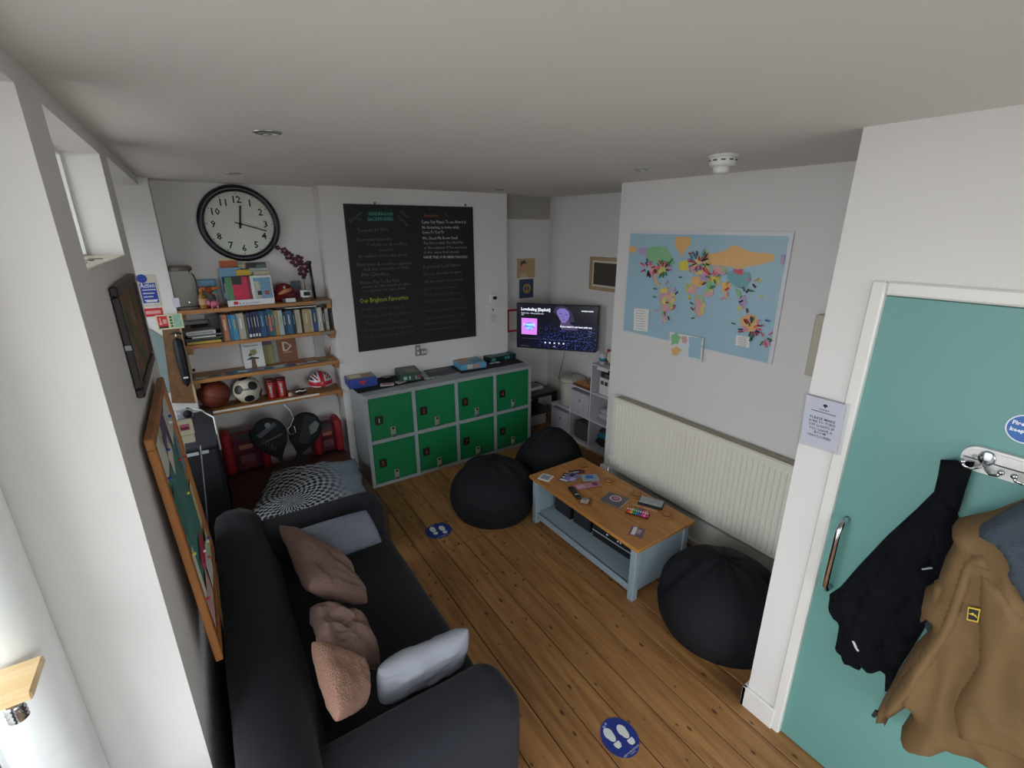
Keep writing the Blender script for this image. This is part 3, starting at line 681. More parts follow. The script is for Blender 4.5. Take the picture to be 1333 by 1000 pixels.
b = B(); b.poly([MP(1118, 215), MP(1145, 217), MP(1138, 290), MP(1112, 288)], .0076).obj('legend', M('map_purple', '#b39ac4', .4), mp_)
FC = [M('flag_crimson', '#b01f35', .6), M('flag_pink', '#e08aa8', .6), M('flag_maroon', '#5a1420', .6), M('flag_green', '#2f7a4a', .6), M('flag_navy', '#1f2a4a', .6), M('flag_rose', '#e0607a', .6), M('flag_blue', '#4a6aa8', .6), M('flag_amber', '#d8a040', .6)]
rf = random.Random(3)
FM = []
for m_ in FC:
    bm_ = B(); bm_.bb((0, -.0048, 0), (.030, .0048, .0012)); me_ = bm_.mesh('paper_flag'); me_.materials.append(m_); FM.append(me_)
def flag(x, y, ang, k):
    a = MP(x, y); o = bpy.data.objects.new('paper_flag', FM[k]); C.objects.link(o); o.parent = mp_
    o.matrix_basis = Matrix.Translation((a[0], a[1], .0085+.002*rf.random())) @ Matrix.Rotation(ang, 4, 'Z') @ Matrix.Rotation(-.25*rf.random(), 4, 'Y')
for (cx, cy, R0_, R1_, n_, wts) in ((215, 310, 15, 45, 20, (0, 1, 2, 4, 5)), (305, 318, 15, 45, 22, (0, 1, 3, 4, 5)), (555, 270, 10, 62, 34, (0, 1, 2, 3, 4, 5, 6)), (650, 375, 8, 30, 8, (1, 3, 7, 5)), (915, 725, 20, 65, 26, (0, 2, 3, 5, 1, 4)), (1005, 790, 10, 40, 9, (1, 4, 3, 5))):
    for k in range(n_):
        a = rf.random()*6.283; r_ = rf.uniform(R0_, R1_)
        flag(cx+r_*math.cos(a), cy+r_*math.sin(a)*.9, -a, rf.choice(wts))
for x, y, a, k in ((270, 455, 3.0, 3), (330, 545, .1, 0), (380, 570, .3, 0), (395, 490, .8, 4), (330, 420, .9, 1), (385, 470, 1.2, 1), (285, 605, 3.1, 1), (345, 640, -1, 2), (325, 635, 1.9, 3), (375, 590, .5, 5), (265, 510, 3.1, 3), (420, 372, 0, 3), (580, 425, .6, 2), (497, 545, -.3, 3), (500, 580, -.5, 0), (505, 655, .3, 3), (640, 435, 0, 3), (735, 462, .6, 0), (705, 525, .5, 1), (755, 505, 1.9, 1), (925, 420, -.7, 2), (940, 400, .7, 7), (880, 480, 1, 2), (870, 470, 2, 3), (830, 545, .5, 4), (845, 560, -.8, 1), (885, 585, -1.2, 2), (780, 687, 0, 3), (485, 210, 0, 0), (740, 430, 1.2, 7), (900, 465, 0, 3), (1010, 668, 0, 6), (880, 385, 0, 1), (590, 385, .5, 1), (560, 420, .4, 7), (360, 270, .9, 3), (350, 300, 1.3, 3), (620, 350, 0, 0), (675, 375, .8, 3)):
    flag(x, y, a, k)
p = [ab_right(805+x/5.2625, 290+y/5.2625, XR-.022, MO) for x, y in ((352, 744), (586, 792), (570, 957), (348, 903))]
ins = thing('inset_map', 'small pale map sheet taped below the world map', 'map', F_right((XR-.022, MO[1], MO[2])))
b = B(); b.prism(p, -.001, .0008); b.obj('sheet', M('pale_map_paper', '#d4d8d8', .5), ins)
def IP(x, y): return ab_right(805+x/5.2625, 290+y/5.2625, XR-.0228, MO)
for col, pl in (('map_green', [(365, 765), (400, 755), (430, 790), (400, 830), (360, 840)]), ('map_orange', [(365, 860), (410, 850), (430, 880), (400, 912), (362, 900)]), ('map_sea_blue', [(485, 780), (572, 795), (560, 935), (480, 920)]), ('map_pink', [(435, 775), (470, 780), (465, 830), (438, 820)])):
    B().poly([IP(*q_) for q_ in wob(pl)], .0012).obj('map_print', M(col, '#d8a0a0', .4), ins)
# ---- grey trunking box by the corner
t = thing('electrical_box', 'beige rectangular electrical box on the radiator wall by the corner', 'box', F_right((XR, 0, 0)))
pa = onX(1075, 411, XR-.05); pb = onX(1047, 488, XR-.05)
B().bb((-pb.y+.0, pb.z, .001), (-pb.y+.16, pa.z, .055), bev=.004).obj('case', M('beige_plastic', '#b9b3a2', .5), t)
B().bb((-pb.y+.055, pa.z-.17, .0551), (-pb.y+.13, pa.z-.07, .058), bev=.002).obj('cover', M('beige_plastic_dark', '#a19a88', .5), t)
# ---- smoke alarm and downlights
p = onZ(942, 201, HZ(1.4)); zc = HZ(p.y)
t = thing('smoke_alarm', 'white round smoke alarm on the ceiling', 'smoke alarm', Matrix.Translation((p.x, p.y, zc)))
wp = M('white_plastic', '#dcdcd8', .4)
B().lathe([(.062, -.001), (.064, -.008), (.058, -.014)], 32).obj('mount', wp, t, True)
B().lathe([(.054, -.014), (.056, -.018), (.055, -.042), (.048, -.05)], 32).obj('body', wp, t, True)
B().lathe([(.036, -.05), (.037, -.07), (.03, -.078)], 32).obj('sensor_cap', wp, t, True)
bb_ = B()
for k in range(10): a = k*math.pi/5; bb_.box((.0565*math.cos(a), .0565*math.sin(a), -.026), (.003, .018, .006), rot=Matrix.Rotation(a, 4, 'Z'))
so = bb_.obj('vent_slots', M('dark_slot', '#55524e', .6), t); so['kind'] = 'stuff'
for (px, py, lb) in ((347, 171.5, 'chrome ceiling downlight above the sofa'), (303, 225, 'chrome ceiling downlight in front of the wall clock'), (836, 220.5, 'chrome ceiling downlight near the smoke alarm'), (651, 246.5, 'chrome ceiling downlight in front of the nook')):
    p = onZ(px, py, 2.52)
    for _ in range(4): p = onZ(px, py, HZ(p.y))
    t = thing('downlight', lb, 'downlight', Matrix.Translation((p.x, p.y, HZ(p.y))), 'ceiling downlights')
    B().lathe([(.045, -.0005), (.047, -.004), (.036, -.007), (.034, -.002)], 28, ring=True).obj('bezel', chrome, t, True)
    B().lathe([(.030, -.0008), (.030, -.003)], 24).obj('lamp', M('lamp_glass', '#b8b8b4', .2), t)
# ---- framed picture on the left wall
t = thing('framed_picture', 'dark wood framed painting on the left wall', 'picture', F_left((XL, 1.80, 1.70)))
PW, PH = .56, .345; dk = M('dark_frame_wood', '#241c1c', .4)
for a, c_ in (((0, 0), (PW, .03)), ((0, PH-.03), (PW, PH)), ((0, .03), (.03, PH-.03)), ((PW-.03, .03), (PW, PH-.03))): B().bb((*a, .001), (*c_, .022), bev=.004).obj('frame_rail', dk, t)
pm = M('painting_canvas', '#6a5a44', .7); 
nt = pm.node_tree; n1 = nt.nodes.new('ShaderNodeTexNoise'); n1.inputs['Scale'].default_value = 7; n1.inputs['Detail'].default_value = 6; r1 = nt.nodes.new('ShaderNodeValToRGB')
for pos, col in ((.3, '#2a2a22'), (.45, '#5a5a3a'), (.55, '#7a5030'), (.7, '#8a8a90')):
    e_ = r1.color_ramp.elements.new(pos); e_.color = lin(col)
tcn = nt.nodes.new('ShaderNodeTexCoord'); nt.links.new(tcn.outputs['Object'], n1.inputs['Vector']); nt.links.new(n1.outputs['Fac'], r1.inputs[0]); nt.links.new(r1.outputs[0], nt.nodes['Principled BSDF'].inputs['Base Color'])
B().bb((.03, .03, .001), (PW-.03, PH-.03, .012)).obj('canvas', pm, t)
B().bb((-.004, PH*.45, .004), (.001, PH*.45+.015, .02)).obj('hook', chrome, t)
# ---- notice board leaning out at its foot
NB = frame((XL+.012, 1.60, 1.63), (0, 1, 0), Vector((-.034, 0, .84)))
nb = thing('notice_board', 'wood framed notice board crowded with papers on the left wall', 'notice board', NB)
NW, NH = .73, .85; nf = wood('orange_pine_frame', '#8a5526', '#a86e36', 1, 1)
for a, c_ in (((0, -NH), (NW, -NH+.035)), ((0, -.035), (NW, 0)), ((0, -NH+.035), (.035, -.035)), ((NW-.035, -NH+.035), (NW, -.035))): B().bb((*a, .001), (*c_, .024), bev=.003).obj('frame_rail', nf, nb)
B().bb((.035, -NH+.035, .001), (NW-.035, -.035, .008)).obj('cork', M('cork', '#9a7650', .9, nz=(60, .2)), nb)
rn = random.Random(5)
ncol = ['#cfcfc6', '#3f6f6a', '#d8d4c0', '#5a4a6a', '#b8c8a0', '#c8b890', '#7a93a0', '#c9a0a0']
B().bb((.16, -.66, .0085), (.60, -.22, .0105)).obj('pinned_map', M('teal_town_map', '#4a8078', .6, nz=(18, .25)), nb)
lay = [(.06, -.20, .22, .14, .1, 0), (.30, -.17, .18, .12, -.2, 3), (.48, -.2, .2, .14, .15, 0), (.10, -.42, .1, .18, .3, 1), (.05, -.66, .09, .2, 0, 2), (.62, -.4, .07, .22, .05, 6), (.60, -.66, .08, .2, -.05, 5), (.12, -.80, .2, .12, .1, 7), (.36, -.81, .18, .13, -.12, 0), (.54, -.79, .12, .1, .2, 4), (.22, -.1, .13, .05, .3, 4), (.3, -.24, .12, .09, .4, 2)]
for k, (x, y, w_, h_, a, ci) in enumerate(lay):
    B().box((x+w_/2, y+h_/2, .0115+.0016*(k % 5)), (w_, h_, .0012), rot=Matrix.Rotation(a, 4, 'Z')).obj('pinned_paper', M('board_paper_%d' % ci, ncol[ci], .7, nz=(25, .12)), nb)
for k in range(14):
    x, y = rn.uniform(.07, .66), rn.uniform(-.8, -.07); B().lathe([(.004, .02), (.006, .024), (.004, .03)], 8, Matrix.Translation((x, y, 0))).obj('push_pin', [redp, bluep, M('white_plastic'), M('map_yellow')][k % 4], nb, True)
B().box((.33, -.60, .02), (.16, .03, .004), rot=Matrix.Rotation(.2, 4, 'Z')).obj('ribbon', M('pink_ribbon', '#c0304a', .6), nb)
B().box((.36, -.64, .02), (.14, .02, .004), rot=Matrix.Rotation(.1, 4, 'Z')).obj('ribbon', M('pink_ribbon'), nb)
# ---- cream call-point box at the end of the left wall
t = thing('alarm_box', 'small cream box with a pink label on the end of the left wall', 'box', frame((-.185, 2.662, 1.285), (1, 0, 0), (0, 0, 1)) @ Matrix.Scale(.8, 4))
cream = M('cream_plastic', '#d4cdb2', .5)
B().bb((-.035, -.045, -.001), (.05, .05, .035), bev=.004).obj('case', cream, t); B().bb((-.035, -.10, 0), (.045, -.048, .03), bev=.004).obj('lower_case', cream, t)
B().bb((-.018, -.012, .0351), (.032, .028, .0365)).obj('label', M('pink_label', '#b8607a', .6), t); B().bb((-.014, -.006, .0366), (.028, .010, .0372)).obj('label_print', M('dark_red_print', '#6a2030', .6), t)

# ---- the nook: photo poster, blue sticker, red framed notice, photo frame
def poster(name, label, cat, pts, y, mat): 
    P_ = [onY(*p, y) for p in pts]; xs = [p.x for p in P_]; zs = [p.z for p in P_]
    t = thing(name, label, cat, F_back((min(xs), y, min(zs)))); W, H = max(xs)-min(xs), max(zs)-min(zs); B().bb((0, 0, .0005), (W, H, .0025)).obj('sheet', mat, t); return t, W, H
yn = YN-.009
t, W, H = poster('portrait_print', 'small warm toned portrait print in the nook', 'poster', ((673, 337), (696, 337), (696, 361), (674, 361)), yn, M('warm_print', '#b8a078', .6, nz=(20, .1)))
B().poly(circ(W*.35, H*.55, W*.17, 16, H*.24), .003).obj('print_face', M('warm_skin_print', '#c9977a', .6), t); B().poly([(W*.18, H*.55), (W*.2, H*.85), (W*.45, H*.92), (W*.52, H*.6), (W*.45, H*.75), (W*.28, H*.72)], .0034).obj('print_hair', M('brown_print', '#5a4028', .6), t); B().poly([(W*.08, 0), (W*.2, H*.22), (W*.5, H*.22), (W*.62, 0)], .0034).obj('print_shirt', M('beige_print', '#cdbb9a', .6), t)
t, W, H = poster('round_sticker', 'navy blue sticker with a gold round emblem in the nook', 'sticker', ((676, 364), (694, 364), (694, 387), (677, 388)), yn, M('navy_print', '#2f4466', .5))
B().poly(circ(W*.52, H*.5, W*.28), .003).obj('emblem', M('gold_print', '#b08a4a', .5), t); B().poly(circ(W*.52, H*.5, W*.16), .0034).obj('emblem_centre', M('navy_print'), t); B().bb((W*.48, H*.36, .0034), (W*.56, H*.64, .0038)).obj('emblem_mark', M('gold_print'), t)
t, W, H = poster('framed_notice', 'white notice in a red frame partly behind the television', 'notice', ((660.5, 404), (690, 403), (690, 428), (661, 430)), yn, paper)
for a, c_ in (((-.006, -.006), (W, .014)), ((-.006, H-.014), (W, H+.006)), ((-.006, .014), (.014, H-.014)), ((W-.014, .014), (W, H-.014))): B().bb((*a, .002), (*c_, .012)).obj('frame_rail', redp, t)
P0 = onX(770, 334, XN); P1 = onX(768, 376, XN)
t = thing('framed_photograph', 'dark team photograph in a pale wooden frame on the nook side wall', 'picture', F_right((XN, P0.y, P1.z)))
W, H = .52, P0.z-P1.z; pale = wood('pale_frame_wood', '#a08662', '#b89c78', 0, 1)
for a, c_ in (((0, 0), (W, .032)), ((0, H-.032), (W, H)), ((0, .032), (.032, H-.032)), ((W-.032, .032), (W, H-.032))): B().bb((*a, .001), (*c_, .022), bev=.003).obj('frame_rail', pale, t)
B().bb((.032, .032, .001), (W-.032, H-.032, .008)).obj('mat_board', M('mat_board', '#cfcabc', .7), t); B().bb((.055, .055, .0081), (W-.055, H-.055, .0095)).obj('photograph', M('dark_photo', '#4a4038', .4, nz=(40, .6)), t)

# ---- paper notice on the door wall corner
q = [onX(*p, XD-.0135) for p in ((1050, 513.5), (1102, 527.5), (1090, 589), (1042, 575))]
NO = (XD-.0135, (q[0].y+q[3].y)/2, (q[2].z+q[3].z)/2)
t = thing('paper_notice', 'white notice about turning off lights on the corner by the door', 'notice', F_right(NO))
P_ = [(-(p.y-NO[1]), p.z-NO[2]) for p in q]; b = B(); b.prism(P_[::-1], 0, .0012); b.obj('sheet', M('notice_paper', '#d9d9e2', .5), t)
b = B()
def NP(x, y): p = onX(1040+x/10, 500+y/10, XD-.015); return (-(p.y-NO[1]), p.z-NO[2])
for body, x0, y0, x1, y1, sz in (('Seadragon', 262, 330, 396, 362, .007), ('PLEASE MAKE', 140, 428, 465, 520, .0135), ('SURE TO TURN', 128, 475, 465, 568, .0135), ('OFF LIGHTS IF', 122, 520, 452, 615, .0135), ('YOU LEAVE A', 130, 570, 430, 662, .0135), ('ROOM', 195, 632, 340, 675, .0135), ('UNOCCUPIED', 108, 655, 410, 748, .0135)):
    a = NP(x0, y0); c_ = NP(x1, y1); b.text(body, sz, a[0], a[1], .0015, rot=math.atan2(c_[1]-a[1], c_[0]-a[0]), wid=math.hypot(c_[0]-a[0], c_[1]-a[1]), bold=.0002)
a = NP(163, 335); c_ = NP(480, 425); b.poly([a, c_, (c_[0], c_[1]+.0025), (a[0], a[1]+.0025)], .0015)
a = NP(345, 285); b.poly(circ(a[0], a[1], .008, 12, .0055), .0015); b.poly(circ(a[0], a[1]-.006, .002, 6, .004), .0015)
b.obj('print', ink, t)
b = B(); cc = [(p[0]+(-.008 if i in (0, 3) else .014), p[1]+(.008 if i < 2 else -.008)) for i, p in enumerate(P_)]; b.prism(cc[::-1], .0018, .0024); b.obj('plastic_sleeve', glass('clear_sleeve', (.97, .97, .98), .12, .3), t)

# ================================================================ ON THE DOOR
def DX(px, py, x): p = onX(px, py, x); return (-p.y, p.z)
xr = XD+.012
# ---- coat rack
l0 = DX(1250, 598, xr-.01); top = DX(1272, 580, xr-.01)[1]; bot = DX(1275, 614, xr-.01)[1]
rk = thing('coat_rack', 'white rounded coat rack board with chrome hooks on the teal door', 'coat rack', F_right((xr, -l0[0], bot)))
RW, RH = .62, top-bot
b = B(); b.prism(rrect(0, 0, RW, RH, RH*.48, 8), .001, .018); bo = b.obj('board', M('white_rack_paint', '#dcdad8', .35), rk)
b = B(); b.prism(rrect(.008, .008, RW-.008, RH-.008, RH*.42, 8), .018, .022); b.obj('raised_face', M('white_rack_paint'), rk)
B().lathe([(.006, .0221), (.006, .024)], 10, Matrix.Translation((.03, RH*.62, 0))).obj('screw', M('steel_screw', '#8a8a88', .35, .8), rk)
h1 = DX(1283, 600, xr-.03); h2 = DX(1331, 622, xr-.03)
for hx in (h1[0]-l0[0], h2[0]-l0[0]+.03, h2[0]-l0[0]+.19):
    hk = B(); hk.lathe([(.018, 0), (.020, .003), (.016, .006)], 20, Matrix.Translation((hx, RH*.66, .022)) @ Matrix.Diagonal((1, 1.15, 1, 1))); ho = hk.obj('hook', chrome, rk, True)
    for s_ in (-1, 1):
        B().tube([(hx, RH*.5, .028), (hx+s_*.008, RH*.32, .04), (hx+s_*.022, RH*.22, .052), (hx+s_*.036, RH*.28, .06), (hx+s_*.042, RH*.42, .062)], [.006, .0055, .005, .005, .0045], 8).sphere((hx+s_*.042, RH*.46, .062), .0085, 10, 8).obj('prong', chrome, ho, True)
# ---- oval fire door sign
c_ = DX(1350, 553, xr); l_ = DX(1309, 553, xr); ht = DX(1333, 537, xr)[1]-DX(1333, 576, xr)[1]
sg = thing('door_sign', 'round blue fire door sign above the coat rack', 'sign', F_right((xr, -(l_[0]+ht*.5), (DX(1333, 537, xr)[1]+DX(1333, 576, xr)[1])/2-.004)))
B().prism(circ(0, 0, ht*.5, 40), .0006, .002).obj('rim', M('white_sign', '#dfe4e8', .4), sg); B().prism(circ(0, 0, ht*.46, 40), .002, .0026).obj('face', M('sign_blue', '#2360a8', .4), sg)
b = B(); b.text('Fire door', ht*.19, 0, ht*.10, .003, 'CENTER', bold=.0006); b.text('keep shut', ht*.19, 0, -ht*.14, .003, 'CENTER', bold=.0006); b.obj('lettering', M('white_sign'), sg)
# ---- coats
def coat_outline(pts, x): return [DX(1000+a/2.273, 560+c/2.273, x) for a, c in pts]
XJ = XD-.035
blk = M('black_fleece', '#101116', .95, nz=(40, .2), bump=(180, .3), spec=.15)
ol = coat_outline([(497, 97), (545, 100), (597, 106), (575, 160), (556, 205), (548, 262), (560, 300), (545, 345), (520, 390), (505, 450), (490, 545), (450, 600), (420, 650), (375, 720), (340, 790), (332, 790), (334, 722), (310, 730), (272, 702), (256, 726), (228, 712), (205, 682), (188, 642), (196, 590), (180, 560), (166, 535), (168, 497), (200, 476), (255, 412), (340, 322), (430, 240), (478, 192), (490, 140)], XJ)
bj = thing('black_jacket', 'black fleece jacket hanging from the coat rack', 'jacket', F_right((XJ+.04, 0, 0)))
def foldb(x, y): s_ = (x*1.0+y*.62)*42; return .016*math.sin(s_)+.010*math.sin(s_*2.3+y*9)+.014*noise.noise(Vector((x*9, y*9, 0)))
puffy(ol, .016, .05, .05, foldb).obj('body', blk, bj, True)
def bpatch(pts, name, z0, z1, x=XJ-.05):
    b = puffy(coat_outline(pts, x), .016, z1-z0, .045, lambda x_, y_: .4*foldb(x_, y_)); b.xf(Matrix.Translation((0, 0, z0))); return b.obj(name, blk, bj, True)
bpatch([(478, 200), (520, 215), (535, 265), (500, 340), (440, 450), (380, 560), (320, 680), (300, 715), (262, 690), (250, 715), (212, 680), (195, 640), (215, 590), (250, 510), (300, 420), (380, 300)], 'sleeve', .03, .062)
bpatch([(500, 103), (592, 110), (565, 190), (545, 260), (510, 240), (485, 195)], 'collar', .03, .065)
a = DX(1000+236/2.273, 560+652/2.273, XJ-.09)
b = B(); b.box((a[0], a[1], .0), (.02, .008, .003), rot=Matrix.Rotation(-.9, 4, 'Z')); b.box((a[0]+.010, a[1]-.014, 0), (.018, .007, .003), rot=Matrix.Rotation(-.7, 4, 'Z')); b.xf(Matrix.Translation((0, 0, .078))); o = b.obj('logo_print', M('white_print', '#d0d4d8', .6), bj)
a = DX(1000+455/2.273, 560+425/2.273, XJ-.07); b = B(); b.box((a[0], a[1], .066), (.03, .005, .004), rot=Matrix.Rotation(.75, 4, 'Z')); b.obj('zip_pull', M('grey_zip', '#9aa0a8', .4, .5), bj)
b = B(); b.tube([(*DX(1000+597/2.273, 560+106/2.273, XJ), .03), (*DX(1000+604/2.273, 560+100/2.273, XJ), .05)], .004, 8); b.obj('hanging_loop', blk, bj)
brn = M('brown_canvas', '#6d5433', .8, nz=(8, .08), bump=(220, .15))
XB = XD-.075
ol = coat_outline([(950, 250), (850, 205), (757, 205), (660, 243), (560, 263), (540, 290), (552, 322), (520, 380), (497, 450), (462, 470), (446, 575), (488, 552), (478, 590), (430, 640), (380, 722), (336, 800), (318, 838), (341, 882), (366, 832), (425, 800), (432, 822), (392, 882), (402, 906), (442, 942), (520, 957), (548, 938), (640, 975), (720, 1010), (800, 1030), (950, 1030), (1010, 900), (1040, 600), (1010, 300)], XB)
br = thing('brown_jacket', 'brown canvas work jacket with dark fleece lining hanging on the teal door', 'jacket', F_right((XD-.062, 0, 0)))
A0 = DX(1000+560/2.273, 560+400/2.273, XB); A1 = DX(1000+420/2.273, 560+840/2.273, XB)
dxn = Vector((A1[0]-A0[0], A1[1]-A0[1])).normalized(); nrm = Vector((-dxn.y, dxn.x))
def foldc(x, y):
    s_ = (x-A0[0])*nrm.x+(y-A0[1])*nrm.y
    t_ = (x-A0[0])*dxn.x+(y-A0[1])*dxn.y
    return .020*(1-2.2*abs(noise.noise(Vector((s_*7, t_*2.2, 1)))))+.012*(1-2.2*abs(noise.noise(Vector((s_*15+3, t_*5, 5)))))+.004*noise.noise(Vector((x*40, y*40, 4)))
puffy(ol, .016, .075, .06, foldc).obj('body', brn, br, True)
def patch(pts, mat, name, z0, z1, x=XB-.11):
    b = puffy(coat_outline(pts, x), .014, z1-z0, .035, lambda x_, y_: .6*foldc(x_, y_)); b.xf(Matrix.Translation((0, 0, z0))); return b.obj(name, mat, br, True)
patch([(900, 190), (757, 215), (690, 250), (612, 298), (604, 330), (660, 360), (690, 400), (690, 440), (740, 530), (800, 560), (900, 500)], M('grey_blue_fleece', '#3c4650', .95, nz=(60, .25), bump=(150, .6)), 'fleece_lining', .075, .105)
patch([(556, 392), (575, 372), (610, 362), (648, 385), (672, 425), (650, 440), (615, 425), (600, 480), (560, 600), (500, 690), (430, 800), (385, 850), (340, 880), (322, 842), (345, 800), (420, 690), (480, 600), (520, 500), (540, 430)], brn, 'front_placket', .06, .10)
patch([(604, 420), (650, 445), (690, 470), (752, 560), (840, 640), (860, 900), (780, 1010), (660, 965), (545, 930), (525, 830), (600, 700), (600, 560)], brn, 'front_panel', .06, .10)
patch([(500, 460), (545, 420), (560, 330), (600, 300), (660, 365), (600, 362), (560, 390), (530, 470), (490, 560), (470, 585), (450, 575), (466, 472)], brn, 'shoulder_fold', .05, .085)
patch([(410, 905), (440, 918), (465, 935), (462, 947), (435, 938), (412, 918)], M('dark_cuff_tab', '#25282e', .7), 'cuff_tab', .05, .062)
patch([(440, 600), (490, 548), (488, 580), (450, 625)], M('dark_cuff_tab'), 'pocket_flap', .06, .075)
pc = [DX(1000+a/2.273, 560+c/2.273, XB-.115) for a, c in ((585, 531), (622, 539), (615, 578), (581, 570))]
b = B(); b.prism(pc, .106, .110); b.obj('badge_border', M('yellow_badge', '#cfb23c', .5), br)
m_ = (sum(p[0] for p in pc)/4, sum(p[1] for p in pc)/4); pi = [(m_[0]+(p[0]-m_[0])*.8, m_[1]+(p[1]-m_[1])*.8) for p in pc]
b = B(); b.prism(pi, .110, .1108); b.obj('badge_face', M('black_badge', '#121212', .5), br)
b = B(); k = .012; b.poly([(m_[0]-k*.8, m_[1]-k*.3), (m_[0]-k*.1, m_[1]+k*.6), (m_[0]+k*.1, m_[1]+k*.2), (m_[0]+k*.35, m_[1]+k*.4), (m_[0]+k*.9, m_[1]-k*.4), (m_[0]+k*.2, m_[1]-k*.1)], .1112); b.obj('badge_mark', M('yellow_badge'), br)
a = DX(1000+318/2.273, 560+840/2.273, XB-.02); b = B(); b.tube([(a[0], a[1]+.012, .03), (a[0]-.004, a[1]-.015, .035)], .006, 8); b.obj('zip_pull', M('dark_cuff_tab'), br)
b = B(); a = DX(1331, 622, xr-.03); b.tube([(a[0]+.03, a[1]+.0, .03), (a[0]+.06, a[1]-.05, .05), (a[0]+.10, a[1]-.10, .08)], .006, 8); b.obj('hanging_loop', brn, br)

# ================================================================ SHELF ALCOVE
YS = 4.205                                             # front edge of the shelves
shelfw = wood('orange_pine_shelf', '#93602f', '#b27c42', 0, 1.0, rough=.45)
SZ = [1.642, 1.380, 1.108, .832]                        # shelf tops
nmz = ['topmost wooden alcove shelf under the wall clock', 'wooden alcove shelf holding the row of books', 'wooden alcove shelf holding leaflets', 'lowest wooden alcove shelf holding the balls']
for k, z in enumerate(SZ):
    x0, x1 = (-.165, .92)
    s = thing('wall_shelf', nmz[k], 'shelf', Matrix.Translation((0, YS, z)))
    B().bb((x0, 0, -.03), (x1, YA-YS-.002, 0), bev=.002).obj('board', shelfw, s)
    for xx in (x0+.002, x1-.037): B().bb((xx, .03, -.075), (xx+.035, YA-YS-.003, -.0305)).obj('batten', shelfw, s)
    if k == 3: B().bb((x0, -.004, -.012), (.72, -.0005, .006), bev=.002).obj('edge_strip', M('white_edge_strip', '#d8d4c8', .5), s)
def sx(px, py, y=4.27): return onY(px, py, y).x
# ---- wall clock
p = onY(312.5, 291.5, YA-.02)
ck = thing('wall_clock', 'large round black rimmed wall clock with arabic numerals', 'clock', F_back((p.x, YA-.001, p.z)))
CR = .285
B().lathe([(CR-.01, 0), (CR, .008), (CR, .03), (CR-.012, .045), (CR-.032, .048), (CR-.046, .036), (CR-.048, .02)], 64, ring=True).obj('rim', M('black_clock_rim', '#17151b', .3), ck, True)
B().lathe([(CR-.047, .001), (CR-.047, .022)], 64).obj('face', M('clock_face', '#c9cfc2', .5), ck)
B().lathe([(CR-.050, .022), (CR-.046, .026), (CR-.040, .030), (CR-.046, .0225)], 64, ring=True).obj('inner_ring', M('silver_ring', '#b8b8bc', .25, .8), ck, True)
b = B()
for i in range(1, 13):
    a = math.radians(90-30*i); r_ = CR*.635; b.text(str(i), CR*.25, r_*math.cos(a), r_*math.sin(a)-CR*.09, .0226, 'CENTER', bold=.0014)
for i in range(60):
    a = math.radians(6*i); r0, r1 = (CR*.775, CR*.80) if i % 5 == 0 else (CR*.785, CR*.795); w_ = .004 if i % 5 == 0 else .0015
    u_ = (math.cos(a), math.sin(a)); n_ = (-u_[1]*w_, u_[0]*w_); b.poly([(u_[0]*r0+n_[0], u_[1]*r0+n_[1]), (u_[0]*r0-n_[0], u_[1]*r0-n_[1]), (u_[0]*r1-n_[0], u_[1]*r1-n_[1]), (u_[0]*r1+n_[0], u_[1]*r1+n_[1])], .0226)
b.obj('dial_print', ink, ck)
B().box((0, CR*.18, .028), (.013, CR*.60, .003)).xf(Matrix.Rotation(math.radians(-9), 4, 'Z')).obj('hour_hand', ink, ck)
B().box((0, CR*.26, .032), (.008, CR*.80, .003)).xf(Matrix.Rotation(math.radians(-107), 4, 'Z')).obj('minute_hand', ink, ck)
B().lathe([(.011, .0226), (.011, .036)], 16).obj('hub', ink, ck, True)
# ---- top shelf
z = SZ[0]+.001
jarglass = glass('clear_jar_glass', (.965, .975, .965), .05, .08)
xj = sx(245, 400, 4.31)-.012
t = thing('glass_jar', 'large clear glass dispenser jar with lid on the top shelf', 'jar', Matrix.Translation((xj, 4.31, z)))
B().lathe([(.085, 0), (.095, .01), (.097, .22), (.088, .25), (.07, .265), (.07, .28)], 28).obj('glass_body', jarglass, t, True)
B().lathe([(.084, .281), (.086, .285), (.086, .305), (.07, .312)], 28).obj('lid', M('dusty_lid', '#6a625a', .5), t, True)
B().box((-.052, -.093, .062), (.042, .006, .07)).obj('label', M('white_jar_label', '#c8c8d4', .6), t)
b = B(); b.tube([(.03, -.097, .07), (.03, -.125, .068), (.036, -.13, .045)], .008, 8); b.obj('tap', chrome, t, True)
def leaflet(label, cx, y, z0, w_, h_, mat, tilt=-.15, yaw=0, prints=(), t_=.004, name='leaflet', cat='leaflet', group=None):
    Mx = frame((cx-w_/2*math.cos(yaw), y-w_/2*math.sin(yaw), z0), (math.cos(yaw), math.sin(yaw), 0), (0, math.sin(-tilt), math.cos(tilt)))
    t = thing(name, label, cat, Mx, group); B().bb((0, 0, -t_), (w_, h_, 0), bev=.0008).obj('cover', mat, t)
    for k, (x0, y0, x1, y1, m) in enumerate(prints): B().quad(x0*w_, y0*h_, x1*w_, y1*h_, .0006+.0004*k).obj('cover_print', m, t)
    return t
C_ = lambda n, c: M('print_'+n, c, .5, nz=(55, .4))
teal_, orange_, pink_, yel_, navy_, sky_, grn_, red_, cream_, drk_, wht_, brn_, olive_ = [M('print_'+n, c, .5, nz=(55, .12 if n in ('white', 'cream', 'dark') else .45)) for n, c in (('teal', '#2f7a96'), ('orange', '#b85a2e'), ('pink', '#c02a4a'), ('yellow', '#d0b020'), ('navy', '#1d2c5c'), ('sky', '#6f9ab4'), ('green', '#4a8a5c'), ('red', '#a02420'), ('cream', '#c8bea0'), ('dark', '#25292a'), ('white', '#d4d6d6'), ('brown', '#6a4426'), ('olive', '#8a8a4a'))]
